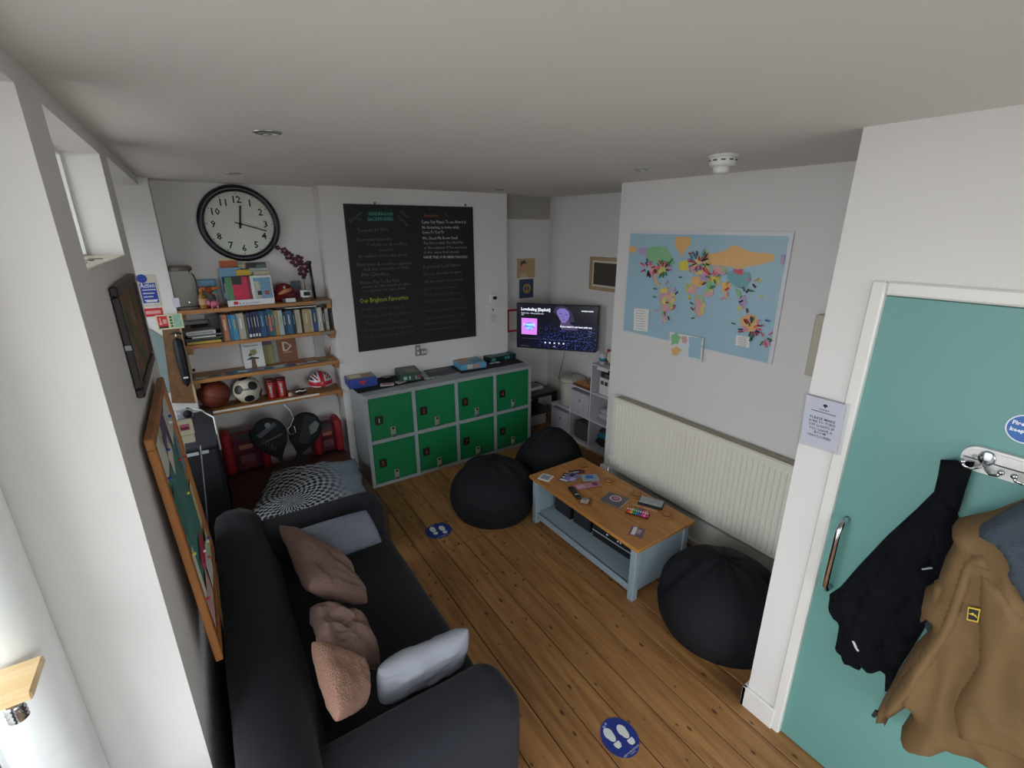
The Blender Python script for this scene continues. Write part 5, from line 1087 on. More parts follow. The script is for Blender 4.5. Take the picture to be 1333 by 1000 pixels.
# ---- black cabinet in the bay
kx1, ky0, ky1, kz = -.085, 3.38, 4.12, .885
cbk = M('black_cabinet', '#1b1d24', .55, nz=(20, .12)); 
kb = thing('black_cabinet', 'tall black cabinet standing in the bay past the left wall', 'cabinet', Matrix.Translation((-.60, ky0, 0)))
KW, KD = kx1+.60, ky1-ky0
B().bb((0, .02, .04), (KW, KD, kz-.02), bev=.006).obj('body', cbk, kb); B().bb((-.005, 0, kz-.02), (KW+.005, KD, kz), bev=.004).obj('top', M('dark_grey_top', '#2a2e38', .4), kb)
for k in range(2): B().bb((.01+k*(KW/2-.005), .004, .06), (KW/2-.005+k*(KW/2-.005), .02, kz-.03), bev=.003).obj('door', cbk, kb)
B().bb((0, .03, 0), (KW, KD-.02, .04)).obj('plinth', ink, kb)
for k in range(2): B().bb((KW-.17+.075*k, -.001, kz-.052), (KW-.105+.075*k+(-.02 if k else 0), .0035, kz-.03)).obj('white_sticker', M('white_sticker', '#b8c4cc', .5), kb)
white_cable = M('white_cable', '#cfcfcc', .5)
pts = [onZ(228, 536, kz+.006), onZ(240, 533, kz+.006), onZ(250, 532, kz+.006), onZ(262, 534, kz+.006), onZ(268, 538, kz+.006), onY(269.5, 545, ky0+.2)]
pts[-1].x = max(pts[-1].x, kx1+.012); pts += [Vector((kx1+.012, pts[-1].y-.02, kz-.12))]
b = B(); b.tube(pts, .006, 8); t = b.obj('power_cable', white_cable, None, True); tag(t, 'white cable lying over the top of the black cabinet', 'cable')
b = B(); xq = -.172; pts = [(xq-.01, 2.66, 1.27), (xq-.005, 2.665, 1.15), (xq+.003, 2.66, .95), (xq+.006, 2.62, .78), (xq+.0, 2.6, .5), (xq+.0, 2.6, .05)]
pts = [onY(238, 573, 2.72), onY(245, 612, 2.72), onY(256, 640, 2.72), onY(264, 670, 2.72), onY(269, 700, 2.72), onY(274, 730, 2.72), onY(290, 755, 2.72)]
b.tube(pts, .0045, 8); t = b.obj('hanging_cable', white_cable, None, True); tag(t, 'white cable hanging from the cream box on the wall end', 'cable')
b = B(); pts = [onY(261, 580, ky0-.012), onY(264, 610, ky0-.012), onY(268, 650, ky0-.012), onY(272, 700, ky0-.012)]; b.tube(pts, .004, 8); t = b.obj('hanging_cable', M('grey_cable', '#8c8c90', .5), None, True); tag(t, 'grey cable hanging down the front of the black cabinet', 'cable')
zt = kz+.001
p = onZ(241, 520, zt); t = thing('compact_camera', 'small silver and black camera on top of the black cabinet', 'camera', F_up((p.x, min(p.y, 4.02), zt), .3))
B().bb((-.055, -.018, 0), (.055, .018, .065), bev=.006).obj('body', M('silver_plastic', '#b0b6bc', .35, .3), t); B().lathe([(.028, 0), (.028, .02), (.022, .03)], 20, Matrix.Translation((.015, -.018, .033)) @ Matrix.Rotation(math.pi/2, 4, 'X')).obj('lens', ink, t, True); B().bb((-.05, -.019, .04), (-.025, -.0181, .055)).obj('flash', M('white_plastic'), t); B().bb((.02, -.01, .065), (.04, .01, .071)).obj('shutter_button', chrome, t)
p = onZ(228, 528, zt); t = thing('dark_tube', 'short dark tube with white cap on top of the black cabinet', 'tube', Matrix.Translation((p.x, min(p.y, 3.9), zt))); B().lathe([(.018, 0), (.018, .07), (.015, .075)], 16).obj('body', ink, t, True); B().lathe([(.014, .075), (.014, .095)], 16).obj('cap', M('white_plastic'), t)
p = onZ(219, 524, zt); t = thing('brass_ornament', 'small brass and white ornament on top of the black cabinet', 'ornament', Matrix.Translation((p.x, min(p.y, 3.85), zt))); B().lathe([(.03, 0), (.022, .01), (.012, .04), (.022, .07), (.012, .10)], 16).obj('base', M('brass', '#a8823c', .3, .8), t, True); B().sphere((0, 0, .118), .022, 14, 10).obj('bulb', wht_, t, True); B().tube([(-.02, 0, .13), (-.045, -.005, .15), (-.06, 0, .14)], .006, 8).obj('arm', M('brass'), t, True)
# ---- low chest with printed throw, rackets and red bags on it
ch = thing('storage_chest', 'low dark brown wooden chest between sofa and alcove', 'chest', Matrix.Translation((-.07, 2.95, 0)))
dkw = wood('dark_brown_wood', '#3a2418', '#503222', 0, 1)
CHZ = .27
B().bb((0, 0, .03), (.93, 1.25, CHZ-.03), bev=.005).obj('body', dkw, ch); B().bb((-.01, -.01, CHZ-.03), (.94, 1.26, CHZ), bev=.005).obj('lid', dkw, ch)
for x_ in (.03, .86):
    for y_ in (.03, 1.18): B().bb((x_, y_, 0), (x_+.04, y_+.04, .03)).obj('foot', dkw, ch)
tm = bpy.data.materials.new('mandala_print_cotton'); tm.use_nodes = True; nt = tm.node_tree; L = nt.links.new; pb_ = nt.nodes['Principled BSDF']; pb_.inputs['Roughness'].default_value = .9
tc = nt.nodes.new('ShaderNodeTexCoord'); sxn = nt.nodes.new('ShaderNodeSeparateXYZ'); mpn = nt.nodes.new('ShaderNodeMapping'); mpn.inputs['Location'].default_value = (-.28, -.05, 0)
L(tc.outputs['Object'], mpn.inputs['Vector']); L(mpn.outputs[0], sxn.inputs[0])
def mth(op, a, b_=None, v=None):
    n = nt.nodes.new('ShaderNodeMath'); n.operation = op
    L(a, n.inputs[0])
    if b_ is not None: L(b_, n.inputs[1])
    if v is not None: n.inputs[1].default_value = v
    return n.outputs[0]
an = mth('ARCTAN2', sxn.outputs[1], sxn.outputs[0])
rd_ = mth('SQRT', mth('ADD', mth('MULTIPLY', sxn.outputs[0], sxn.outputs[0]), mth('MULTIPLY', sxn.outputs[1], sxn.outputs[1])))
pa = mth('SINE', mth('MULTIPLY', an, v=26.0)); pr_ = mth('SINE', mth('MULTIPLY', rd_, v=105.0))
pat = mth('MULTIPLY', pa, pr_); nzn = nt.nodes.new('ShaderNodeTexNoise'); nzn.inputs['Scale'].default_value = 45; L(tc.outputs['Object'], nzn.inputs['Vector'])
pat = mth('ADD', pat, mth('SUBTRACT', nzn.outputs['Fac'], v=.5))
crn = nt.nodes.new('ShaderNodeValToRGB'); crn.color_ramp.elements[0].position = .42; crn.color_ramp.elements[1].position = .56; crn.color_ramp.elements[0].color = lin('#15181f'); crn.color_ramp.elements[1].color = lin('#b4bac0')
L(mth('ADD', mth('MULTIPLY', pat, v=.5), v=.5), crn.inputs[0])
fade = nt.nodes.new('ShaderNodeMapRange'); fade.inputs[1].default_value = .22; fade.inputs[2].default_value = .42; L(mth('ADD', sxn.outputs[0], v=.0), fade.inputs[0])
mxn = nt.nodes.new('ShaderNodeMix'); mxn.data_type = 'RGBA'; L(fade.outputs[0], mxn.inputs[0]); L(crn.outputs[0], mxn.inputs[6]); mxn.inputs[7].default_value = lin('#7d8b98'); L(mxn.outputs[2], pb_.inputs['Base Color'])
b = B(); n1, n2 = 34, 30; G = []
cs = [onZ(322, 680, .32), onZ(480, 655, .30), onZ(463, 596, .30), onZ(354, 611, .31)]
for j in range(n2+1):
    row = []
    for i in range(n1+1):
        u_, v_ = i/n1, j/n2; p = (cs[0]*(1-u_)+cs[1]*u_)*(1-v_)+(cs[3]*(1-u_)+cs[2]*u_)*v_
        e = min(u_, 1-u_, v_, 1-v_); hh = CHZ+.014+.07*(1-math.exp(-e*7))+.018*noise.noise(Vector((p.x*7, p.y*7, 0)))+.010*noise.noise(Vector((p.x*17, p.y*17, 3)))
        w_ = .02*noise.noise(Vector((p.x*9, p.y*9, 8)))
        row.append(b.b.verts.new((p.x+w_, p.y+w_-3.3, max(hh, CHZ+.009))))
    G.append(row)
for j in range(n2):
    for i in range(n1): b.b.faces.new((G[j][i], G[j][i+1], G[j+1][i+1], G[j+1][i]))
t = b.obj('printed_throw', tm, None, True, Mx=Matrix.Translation((0, 3.3, 0))); md = t.modifiers.new('s', 'SOLIDIFY'); md.thickness = .006; md.offset = 1
tag(t, 'crumpled grey throw with a black and white mandala print on the chest', 'throw')
# padel rackets leaning in the alcove
rkb = M('black_racket_cover', '#0e0f12', .7, nz=(30, .2), spec=.2); rkg = M('grey_racket_print', '#3c4046', .6); rkl = M('pale_racket_print', '#5f6c6a', .6)
def racket(label, head, foot, y, kindk):
    hp = onY(*head, y); fp = onY(*foot, y-.09); ax = (hp-fp).normalized()
    u_ = Vector((0, -1, 0)).cross(ax)*-1; Mx = frame(hp, ax.cross(Vector((0, -1, 0)))*1.0, ax)
    t = thing('racket', label, 'racket', Mx, 'padel rackets behind the chest')
    if Mx.col[2].y > 0: t.matrix_world = Mx @ Matrix.Rotation(math.pi, 4, 'Y')
    ol = [(.132*math.sin(a)*(1 if math.cos(a) > -.2 else 1+.25*(math.cos(a)+.2)), .15*math.cos(a)) for a in [2*math.pi*i/36 for i in range(36)]]
    ol = [(x, y_) if y_ > -.06 else (x*(1-.9*min(1, (-.06-y_)/.14)), y_*1.45) for x, y_ in ol]
    B().prism(ol, -.02, .02).obj('head', rkb, t)
    inn = [(x*.86, y_*.86) for x, y_ in ol if y_ > -.16]
    B().prism(inn, .0201, .0215).obj('face', M('dark_racket_face', '#17191d', .7, nz=(50, .35), spec=.2), t)
    if kindk == 0:
        B().prism([(-.09, .04), (.07, .09), (.08, .06), (-.07, .005)], .0216, .0225).obj('graphic', rkg, t); B().prism(circ(.02, .085, .022, 14), .0226, .0232).obj('graphic', rkl, t); B().prism([(-.05, -.03), (.09, -.02), (.09, -.032), (-.04, -.042)], .0216, .0225).obj('graphic', rkg, t)
        b = B(); b.text('SKULL', .05, -.085, -.02, .0216, rot=-1.0, wid=.14); b.obj('lettering', rkg, t)
    else:
        B().prism([(.02, .03), (.06, .09), (.10, .07), (.09, .0), (.05, -.04)], .0216, .0225).obj('graphic', rkl, t)
        for k in range(7): B().bb((-.03+.013*k, -.12, .0216), (-.027+.013*k, .12, .0225)).obj('stripe', rkg, t)
    B().bb((-.018, -.292, -.014), (.018, -.16, .014), bev=.008, seg=3).obj('handle', M('black_grip', '#101012', .8), t)
    return t
r1_ = racket('black padel racket leaning left in the alcove', (351, 567), (370, 606), 4.09, 0)
r2_ = racket('black padel racket with grey stripes and a white wrist cord', (397, 559), (386, 604), 4.09, 1)
def cord(pxs, y): b = B(); b.tube([onY(*p, y) for p in pxs], .0035, 6); return b
Mi = r2_.matrix_world.inverted(); b = cord([(370, 527), (378, 535), (382, 545), (377, 556), (379, 553)], 4.03); b.xf(Mi); b.obj('wrist_cord', white_cable, r2_, True)
b = cord([(379, 553), (374, 560), (378, 566), (385, 563), (383, 555)], 4.03); b.xf(Mi); b.obj('cord_loop', white_cable, r2_, True)
# red bags with clear printed fronts
redb = M('red_nylon', '#8e1420', .6, nz=(10, .12)); clr = M('clear_front_print', '#5a2a34', .25, nz=(12, .8))
def redbag(label, x0, x1, y, z0, z1, lean, front=.62):
    W = x1-x0; H = z1-z0; t = thing('red_bag', label, 'bag', Matrix.Translation((x0, y, z0)) @ Matrix.Rotation(lean, 4, 'Y'))
    for xx in (0, W-.07): b = B(); b.box((xx+.035, .08, H/2), (.075, .20, H), bev=.035, seg=4); b.obj('side_pad', redb, t, True)
    b = B(); b.box((W/2, .10, H*.48), (W-.11, .15, H*.95), bev=.03, seg=3)
    b.obj('clear_front', clr, t, True)
    B().box((W/2, .024, H*.60), (W*.30, .006, H*.10), bev=.002).obj('label', C_('tan_label', '#a0604a'), t); B().box((W/2, .024, H*.30), (W*.34, .006, H*.2), bev=.002).obj('label', C_('pink_grey', '#6a3a44'), t)
    B().box((W/2, .024, H*.85), (W*.30, .006, H*.16), bev=.002).obj('mesh_panel', C_('dark_olive', '#2c2e26'), t)
    return t
a = onY(287, 575, 4.12); c2 = onY(347, 560, 4.12)
redbag('red padded bag with clear printed front beside the black cabinet', a.x, c2.x, 4.16, CHZ+.002, a.z+.03, 0)
a = onY(404, 560, 4.14); c2 = onY(444, 545, 4.14)
redbag('red padded bag with clear printed front against the alcove side', a.x+.01, min(c2.x, .865), 4.14, CHZ+.002, c2.z, 0)

# ================================================================ ON THE LOCKERS
zt = LOCKTOP
matb = M('black_felt_mat', '#15161a', .85)
def lay_sheet(name, label, cat, pts, z, mat, th=.002):
    P_ = [onZ(*p, z) for p in pts]; c0 = sum(P_, Vector())/len(P_); t = thing(name, label, cat, Matrix.Translation((c0.x, c0.y, z))); b = B(); b.prism([(p.x-c0.x, p.y-c0.y) for p in P_], 0, th); b.obj('sheet', mat, t); return t, c0
lay_sheet('black_mat', 'black mat covering the left half of the locker top', 'mat', ((449, 497.5), (466, 512.5), (555, 494.5), (540, 482)), zt+.001, matb)
lay_sheet('black_mat', 'black mat covering the right end of the locker top', 'mat', ((577, 474.5), (601, 486.5), (682, 471.5), (657, 461)), zt+.001, matb)
t, c0 = lay_sheet('printed_sheet', 'dark grey printed poster lying between the two black mats', 'poster', ((548, 479), (560, 492), (598, 484), (576, 473)), zt+.001, M('grey_poster', '#4a4a50', .6))
b = B(); b.text('OUTSTANDING', .05, -.13, .05, .0026, rot=-.02, wid=.27)
for k in range(3): b.quad(-.14, .02-.03*k, .16-.05*k, .028-.03*k, .0026)
b.obj('print', M('pale_poster_print', '#8a8a8c', .6), t)
def game(label, pts, h_, sidem, topm, prints=(), name='board_game'):
    """box whose lid's four corners are read from the picture: near left, near right, far right, far left"""
    P_ = [onZ(*p, zt+.003+h_) for p in pts]; c0 = sum(P_, Vector())/4
    u_ = ((P_[1]-P_[0])+(P_[2]-P_[3])); W = u_.length/2; a = math.atan2(u_.y, u_.x); D = ((P_[3]-P_[0])+(P_[2]-P_[1])).length/2
    t = thing(name, label, 'board game', F_up((c0.x, c0.y, zt+.0035), a), 'games on the lockers')
    B().bb((-W/2, -D/2, 0), (W/2, D/2, h_*.35)).obj('base', sidem, t); B().bb((-W/2-.002, -D/2-.002, h_*.2), (W/2+.002, D/2+.002, h_), bev=.002).obj('lid', sidem, t)
    B().quad(-W/2+.004, -D/2+.004, W/2-.004, D/2-.004, h_+.0006).obj('lid_print', topm, t)
    for k, (x0, y0, x1, y1, m) in enumerate(prints): B().quad(-W/2+x0*W, -D/2+y0*D, -W/2+x1*W, -D/2+y1*D, h_+.001+.0003*k).obj('lid_print', m, t)
    return t, W, D, h_
t, W, D, h_ = game('blue board game box with a sandy lid picture on the left locker mat', ((453.5, 496.5), (494, 491), (480, 484.5), (449, 489.5)), .075, M('royal_blue_box', '#1f3f96', .4), M('sandy_lid', '#a89a84', .5, nz=(12, .3)), ((0, 0, 1, .3, M('royal_blue_box')), (.1, .32, .5, .85, cream_), (.55, .4, .9, .8, C_('lid_brown', '#8a6a50'))))
B().poly([(-.03, -D/2-.003), (.05, -D/2-.003), (.01, -D/2-.003)], 0) if False else None
b = B(); b.poly([(-.04, .06), (.03, .065), (-.005, .02)], 0); b.xf(Matrix.Translation((0, -D/2-.0026, 0)) @ fb); b.obj('red_emblem', redp, t)
t, W, D, h_ = game('dark green board game box beside the middle of the locker top', ((521, 488), (548, 485), (540, 475.5), (514, 479)), .07, M('dark_green_box', '#1f4a38', .5), M('grey_green_lid', '#5c5f54', .5, nz=(10, .15)), ((.35, .15, .85, .6, C_('lid_sage', '#7a806a')),))
b = B()
for x0, w_ in ((-.07, .03), (-.02, .015), (.04, .04)): b.quad(x0, .015, x0+w_, .045, 0)
b.xf(Matrix.Translation((0, -D/2-.0026, 0)) @ fb); b.obj('side_print', C_('mint2', '#9ab8a4'), t); B().box((W/2-.03, -D/2-.003, .035), (.04, .004, .03)).obj('tag', C_('wine', '#7a2a44'), t)
t, W, D, h_ = game('colourful island map board game on the right locker mat', ((599, 476.5), (630, 471), (619, 462), (586, 465)), .055, M('light_blue_box', '#5a9ac0', .45), M('map_lid', '#8aa8b0', .5, nz=(14, .3)), ((.05, .45, .55, .95, C_('lid_sand', '#b08a60')), (.2, .6, .45, .9, orange_), (.5, .1, .95, .5, C_('lid_blue', '#5a8cb0')), (.1, .1, .4, .4, C_('lid_grey', '#a8a29a'))))
b = B(); b.quad(-W*.25, .006, -W*.05, .05, 0); b.xf(Matrix.Translation((0, -D/2-.0026, 0)) @ fb); b.obj('side_label', cream_, t); b = B(); b.quad(W*.0, .01, W*.25, .045, 0); b.xf(Matrix.Translation((0, -D/2-.0026, 0)) @ fb); b.obj('side_print', C_('salmon', '#c08a70'), t)
t, W, D, h_ = game('long dark teal board game box at the nook end of the lockers', ((635, 467.5), (669, 460), (655, 454), (623, 458.5)), .05, M('teal_black_box', '#122a2c', .4), M('teal_lid', '#2f5a5a', .5, nz=(10, .2)), ((.25, .35, .8, .6, C_('pale_mint', '#9fc0b8')), (.3, .65, .75, .8, C_('mid_teal', '#4a807c'))))
b = B(); b.quad(-W*.45, .006, -W*.3, .042, 0); b.quad(W*.05, .01, W*.25, .04, 0); b.xf(Matrix.Translation((0, -D/2-.0026, 0)) @ fb); b.obj('side_print', C_('side_teal', '#3f8a88'), t)
def deck(label, px, py, w_, d_, h_, m1, m2, a=0, z=None):
    z = zt+.0035 if z is None else z; p = onZ(px, py, z); t = thing('card_deck', label, 'card deck', F_up((p.x, p.y, z), a), 'card packs on the lockers'); B().bb((-w_/2, -d_/2, 0), (w_/2, d_/2, h_), bev=.0012).obj('carton', m1, t); B().quad(-w_*.38, -d_*.38, w_*.38, d_*.38, h_+.0005).obj('print', m2, t); return t
deck('black card pack with white face lying behind the blue game box', 501, 489, .07, .055, .014, ink, wht_, .1)
deck('grey card pack lying in front of the black card pack', 504, 493, .08, .05, .016, ink, C_('silver_card', '#9a9aa0'), .15)
deck('pink and white card pack on the left locker mat', 504, 501, .12, .07, .006, wht_, C_('pink_card', '#b86a7a'), -.3)
deck('white patterned card pack beside the dark green game box', 521.5, 498, .08, .055, .012, C_('lilac_card', '#a89aa8'), C_('grey_card', '#6a6a70'), .25)
deck('round white card disc on the grey poster', 567.5, 491, .09, .06, .003, wht_, C_('disc_grey', '#8a8a90'), .2)
deck('pale card lying beside the dark green game box', 556, 493, .05, .05, .003, C_('pale_grey2', '#b0b0b0'), wht_, .4)
deck('small white card on the right locker mat', 640, 473, .055, .04, .003, wht_, C_('cloud', '#c8c8cc'), .15)
deck('second small white card on the right locker mat', 647, 472, .05, .04, .004, wht_, C_('cloud', '#c8c8cc'), -.1)

# ================================================================ THE NOOK
# ---- television on its wall arm
tl = Vector((2.78, 4.15, 1.468)); dv = Vector((.64, -.768, 0)).normalized(); TWD, THT = .868, .486
tv = thing('television', 'flat screen television playing a music screen in the nook corner', 'television', frame((tl.x, tl.y, tl.z-THT), dv, (0, 0, 1)))
B().bb((0, 0, -.035), (TWD, THT, -.002), bev=.006).obj('case', M('black_tv_plastic', '#0c0c0e', .35), tv)
scm = bpy.data.materials.new('tv_screen_picture'); scm.use_nodes = True; nt = scm.node_tree; L = nt.links.new; pbn = nt.nodes['Principled BSDF']; pbn.inputs['Base Color'].default_value = (.004, .004, .008, 1); pbn.inputs['Roughness'].default_value = .25
tc = nt.nodes.new('ShaderNodeTexCoord'); v1 = nt.nodes.new('ShaderNodeTexNoise'); v1.inputs['Scale'].default_value = 55; v1.inputs['Detail'].default_value = 3; L(tc.outputs['Object'], v1.inputs['Vector'])
rr = nt.nodes.new('ShaderNodeValToRGB'); rr.color_ramp.elements[0].position = .52; rr.color_ramp.elements[0].color = lin('#05060f'); rr.color_ramp.elements[1].position = .70; rr.color_ramp.elements[1].color = lin('#3a4a9a'); L(v1.outputs['Fac'], rr.inputs[0])
v2 = nt.nodes.new('ShaderNodeSeparateXYZ'); L(tc.outputs['Object'], v2.inputs[0]); mr = nt.nodes.new('ShaderNodeMapRange'); mr.inputs[1].default_value = .30; mr.inputs[2].default_value = .20; L(v2.outputs[1], mr.inputs[0])
mr2 = nt.nodes.new('ShaderNodeMapRange'); mr2.inputs[1].default_value = .17; mr2.inputs[2].default_value = .35; L(v2.outputs[0], mr2.inputs[0])
mm = nt.nodes.new('ShaderNodeMath'); mm.operation = 'MULTIPLY'; L(mr.outputs[0], mm.inputs[0]); L(mr2.outputs[0], mm.inputs[1])
mx = nt.nodes.new('ShaderNodeMix'); mx.data_type = 'RGBA'; L(mm.outputs[0], mx.inputs[0]); mx.inputs[6].default_value = lin('#070814'); L(rr.outputs[0], mx.inputs[7]); L(mx.outputs[2], pbn.inputs['Emission Color']); pbn.inputs['Emission Strength'].default_value = 1.0
sc_ = B().quad(.008, .012, TWD-.008, THT-.008, -.0015).obj('screen', scm, tv)
def em(n, c='#15101e', s=1.0): return M('screen_'+n, c, .4, emit=s)
def tx(body, s, t_, size, wid=None, bold=0, m='white', c='#e4e6f4', st=1.1): B().text(body, size, s*TWD, THT*(1-t_), .002, wid=wid*TWD if wid else None, bold=bold).obj('screen_text', em(m, c, st), sc_)
tx('Lovefeeling [Explicit]', .06, .155, .042, .36, .0012); tx('amazon music', .80, .13, .022, .14, .0008); tx('If you want it out here with me', .55, .485, .028, .38, .0008); tx('Latin hits - Dua party mix', .062, .225, .02, .28); tx('2023', .062, .265, .018, .03)
for k in range(5): B().poly(circ((.37+.057*k)*TWD, THT*.155, .008, 10), .002).obj('screen_dot', em('white'), sc_)
tx('0:32', .47, .93, .014)
B().quad(.07*TWD, THT*.225, .93*TWD, THT*.228, .001).obj('progress_line', em('dim', '#6a6a9a', .6), sc_); tx('cast  info  queue', .05, .955, .018, .12, 0, 'dim')
for k, t_ in enumerate((.555, .60, .65)): B().quad(.89*TWD, THT*(1-t_), .93*TWD, THT*(1-t_)+.005, .002).obj('screen_text', em('dim'), sc_)
B().quad(.065*TWD, THT*.315, .262*TWD, THT*.675, 0).obj('album_cover', em('pink', '#c878d8', 1.0), sc_)
B().poly(circ(.165*TWD, THT*.50, .052, 20, .042), .0004).obj('album_art', em('artblue', '#5a78d0', .9), sc_)
b = B(); b.text('SUMMER', .034, .165*TWD, THT*.51, .0008, 'CENTER', bold=.0012); b.text('HITS', .038, .165*TWD, THT*.43, .0008, 'CENTER', bold=.0012); b.obj('album_text', em('cyan', '#a8e0f4', 1.0), sc_)
def spoly(pts): return [(s*TWD, THT*(1-t_)) for s, t_ in pts]
def spic(pts, m, c, z): B().poly(spoly(pts), z).obj('figure_picture', em(m, c, .7), sc_)
spic([(.46, .16), (.49, .06), (.56, .03), (.63, .06), (.68, .14), (.71, .26), (.72, .36), (.67, .38), (.60, .30), (.50, .22)], 'hair', '#2a2440', .0003)
spic([(.50, .14), (.54, .08), (.60, .08), (.645, .14), (.66, .23), (.645, .32), (.61, .39), (.57, .385), (.54, .31), (.515, .23)], 'lilac', '#7a6cb4', .0006)
spic([(.55, .37), (.61, .40), (.65, .33), (.68, .42), (.75, .47), (.76, .54), (.57, .54), (.55, .45)], 'violet', '#4a3c62', .0005)
spic([(.535, .19), (.565, .185), (.565, .20), (.54, .205)], 'hair', '#2a2440', .0009); spic([(.60, .20), (.635, .205), (.63, .22), (.60, .215)], 'hair', '#2a2440', .0009); spic([(.57, .31), (.61, .315), (.60, .33), (.575, .325)], 'plum', '#4a2a50', .0009); spic([(.575, .22), (.59, .27), (.57, .275)], 'shade', '#5a4f92', .0008)
arm = B(); arm.bb((TWD/2-.1, THT/2-.1, -.05), (TWD/2+.1, THT/2+.1, -.0355)); arm.obj('mount_plate', M('black_steel', '#1a1a1a', .5), tv)
B().tube([(TWD/2, THT/2, -.05), (TWD/2+.05, THT/2, -.15), (TWD/2+.02, THT/2, -.30), (TWD/2+.02, THT/2, -.36)], .016, 10).obj('mount_arm', M('black_steel'), tv)
b = B(); b.tube([onX(735, 457, 3.30), onX(733, 468, 3.40), onX(730, 480, 3.44), onX(727, 493, 3.445)], .004, 6); tag(b.obj('television_cable', M('grey_cable', '#8c8c90', .5), None, True), 'thin grey cable hanging below the television', 'cable')
# ---- black side table with papers
DX0, DX1, DY0, DY1, DZ = 2.76, 3.27, 4.03, 4.44, .425
dk_ = thing('side_table', 'low black side table in the nook behind the lockers', 'table', Matrix.Translation((DX0, DY0, 0)))
bw = M('black_brown_laminate', '#231d1b', .4, nz=(12, .2)); W, D = DX1-DX0, DY1-DY0
B().bb((0, 0, DZ-.04), (W, D, DZ), bev=.003).obj('top', bw, dk_); B().bb((.03, .02, .17), (W-.03, D-.02, .185)).obj('shelf', bw, dk_)
for x_ in (0, W-.045):
    for y_ in (0, D-.045): B().bb((x_, y_, 0), (x_+.045, y_+.045, DZ-.04)).obj('leg', bw, dk_)
p = onZ(697, 492, DZ); t = thing('paper_tray', 'shallow white tray with papers on the black side table', 'tray', F_up((min(p.x, 3.06), min(p.y, 4.25), DZ+.001), .15)); B().bb((-.12, -.08, 0), (.12, .08, .03), bev=.006).obj('tray', wht_, t); B().bb((-.09, -.06, .0301), (.09, .06, .034)).obj('papers', C_('dim_paper', '#8a8a8c'), t); B().bb((-.10, .02, .0341), (.02, .06, .045)).obj('black_pouch', ink, t)
def flatnote(label, px, py, z, w_, d_, m, a=0, m2=None, name='paper_sheet', cat='paper', h_=.0012):
    p = onZ(px, py, z); t = thing(name, label, cat, F_up((p.x, p.y, z+.0005), a)); B().bb((-w_/2, -d_/2, 0), (w_/2, d_/2, h_)).obj('sheet', m, t)
    if m2: B().quad(-w_*.3, -d_*.3, w_*.3, d_*.3, h_+.0005).obj('print', m2, t)
    return t
flatnote('printed leaflet on the black side table', 703.5, 506, DZ, .09, .07, C_('dim_white', '#b0b0b2'), .3, C_('slate_print', '#5a6070'))
flatnote('white paper on the shelf of the black side table', 715, 523, .186, .12, .08, wht_, .3)
t = thing('white_carton', 'white carton under the black side table', 'carton', Matrix.Translation((3.10, 4.20, 0))); B().bb((-.13, -.06, 0), (.10, .12, .16), bev=.004).obj('box', C_('carton_white', '#a8aaa6'), t); B().bb((-.135, -.063, .13), (.105, .123, .164), bev=.003).obj('lid', C_('carton_white', '#a8aaa6'), t)
# ---- white cube shelf
cx0, cx1 = 3.125, XN-.004; wl = M('white_laminate', '#cfcdd2', .45)
ys = [3.0, 3.31, 3.62, 3.93]; T = .014
cu = thing('cube_shelf', 'stepped white cube shelf against the nook side wall', 'shelf', Matrix.Translation((cx0, 0, 0)))
XW = cx1-cx0; zl = [.035, .335, .635, .935]
for k, (y0, y1, lv) in enumerate(((ys[0], ys[1], 3), (ys[1], ys[2], 2), (ys[2], ys[3], 1))):
    for q_ in range(lv+1): B().bb((0, y0+T, zl[q_]-T/2), (XW, y1, zl[q_]+T/2)).obj('panel', wl, cu)
    B().bb((XW-.006, y0+T, zl[0]), (XW, y1, zl[lv])).obj('back_panel', wl, cu)
for y0, lv in ((ys[0], 3), (ys[1], 3), (ys[2], 2), (ys[3], 1)): B().bb((0, y0, 0), (XW, y0+T, zl[lv]+T/2)).obj('upright', wl, cu)
B().bb((.01, ys[0]+T, 0), (.02, ys[3], zl[0]-T/2)).obj('plinth', wl, cu)
fabm = M('white_speckled_fabric', '#b6b2bc', .85, nz=(35, .25))
def fbox(label, col, lv, mat, open_=0, wfr=.0):
    y0, y1 = ys[col]+T+.006, ys[col+1]-.006; z0 = zl[lv]+T/2+.001
    t = thing('fabric_box', label, 'storage box', Matrix.Translation((cx0-.004, y0, z0)), 'boxes in the cube shelf'); W = XW-.02; D = y1-y0; H = .25
    b = B(); b.bb((0, 0, 0), (W, D, .006)); b.bb((0, 0, .006), (.006, D, H)); b.bb((W-.006, 0, .006), (W, D, H)); b.bb((.006, 0, .006), (W-.006, .006, H)); b.bb((.006, D-.006, .006), (W-.006, D, H)); b.obj('box', mat, t)
    B().bb((-.002, -.002, H-.02), (W+.002, D+.002, H)).obj('rim', mat, t); B().lathe([(.015, 0), (.015, .003)], 14, Matrix.Translation((-.003, D/2, H*.62)) @ Matrix.Rotation(math.pi/2, 4, 'Y')).obj('grommet', M('grey_grommet', '#77747c', .4), t)
    return t
fbox('white speckled fabric box in the lowest far cube', 2, 0, fabm); fbox('white speckled fabric box under the chess set', 1, 1, fabm)
y0 = ys[1]+.03; t = thing('grey_box', 'dark grey soft box with lid in the lowest middle cube', 'storage box', Matrix.Translation((cx0+.03, y0, zl[0]+T/2+.001)), 'boxes in the cube shelf'); b = B(); b.box((.13, .12, .085), (.26, .23, .17), bev=.02, seg=3); b.obj('box', M('grey_felt', '#4a4a4c', .9), t, True); B().box((.13, .12, .183), (.25, .22, .025), bev=.01).obj('lid', M('grey_felt'), t)
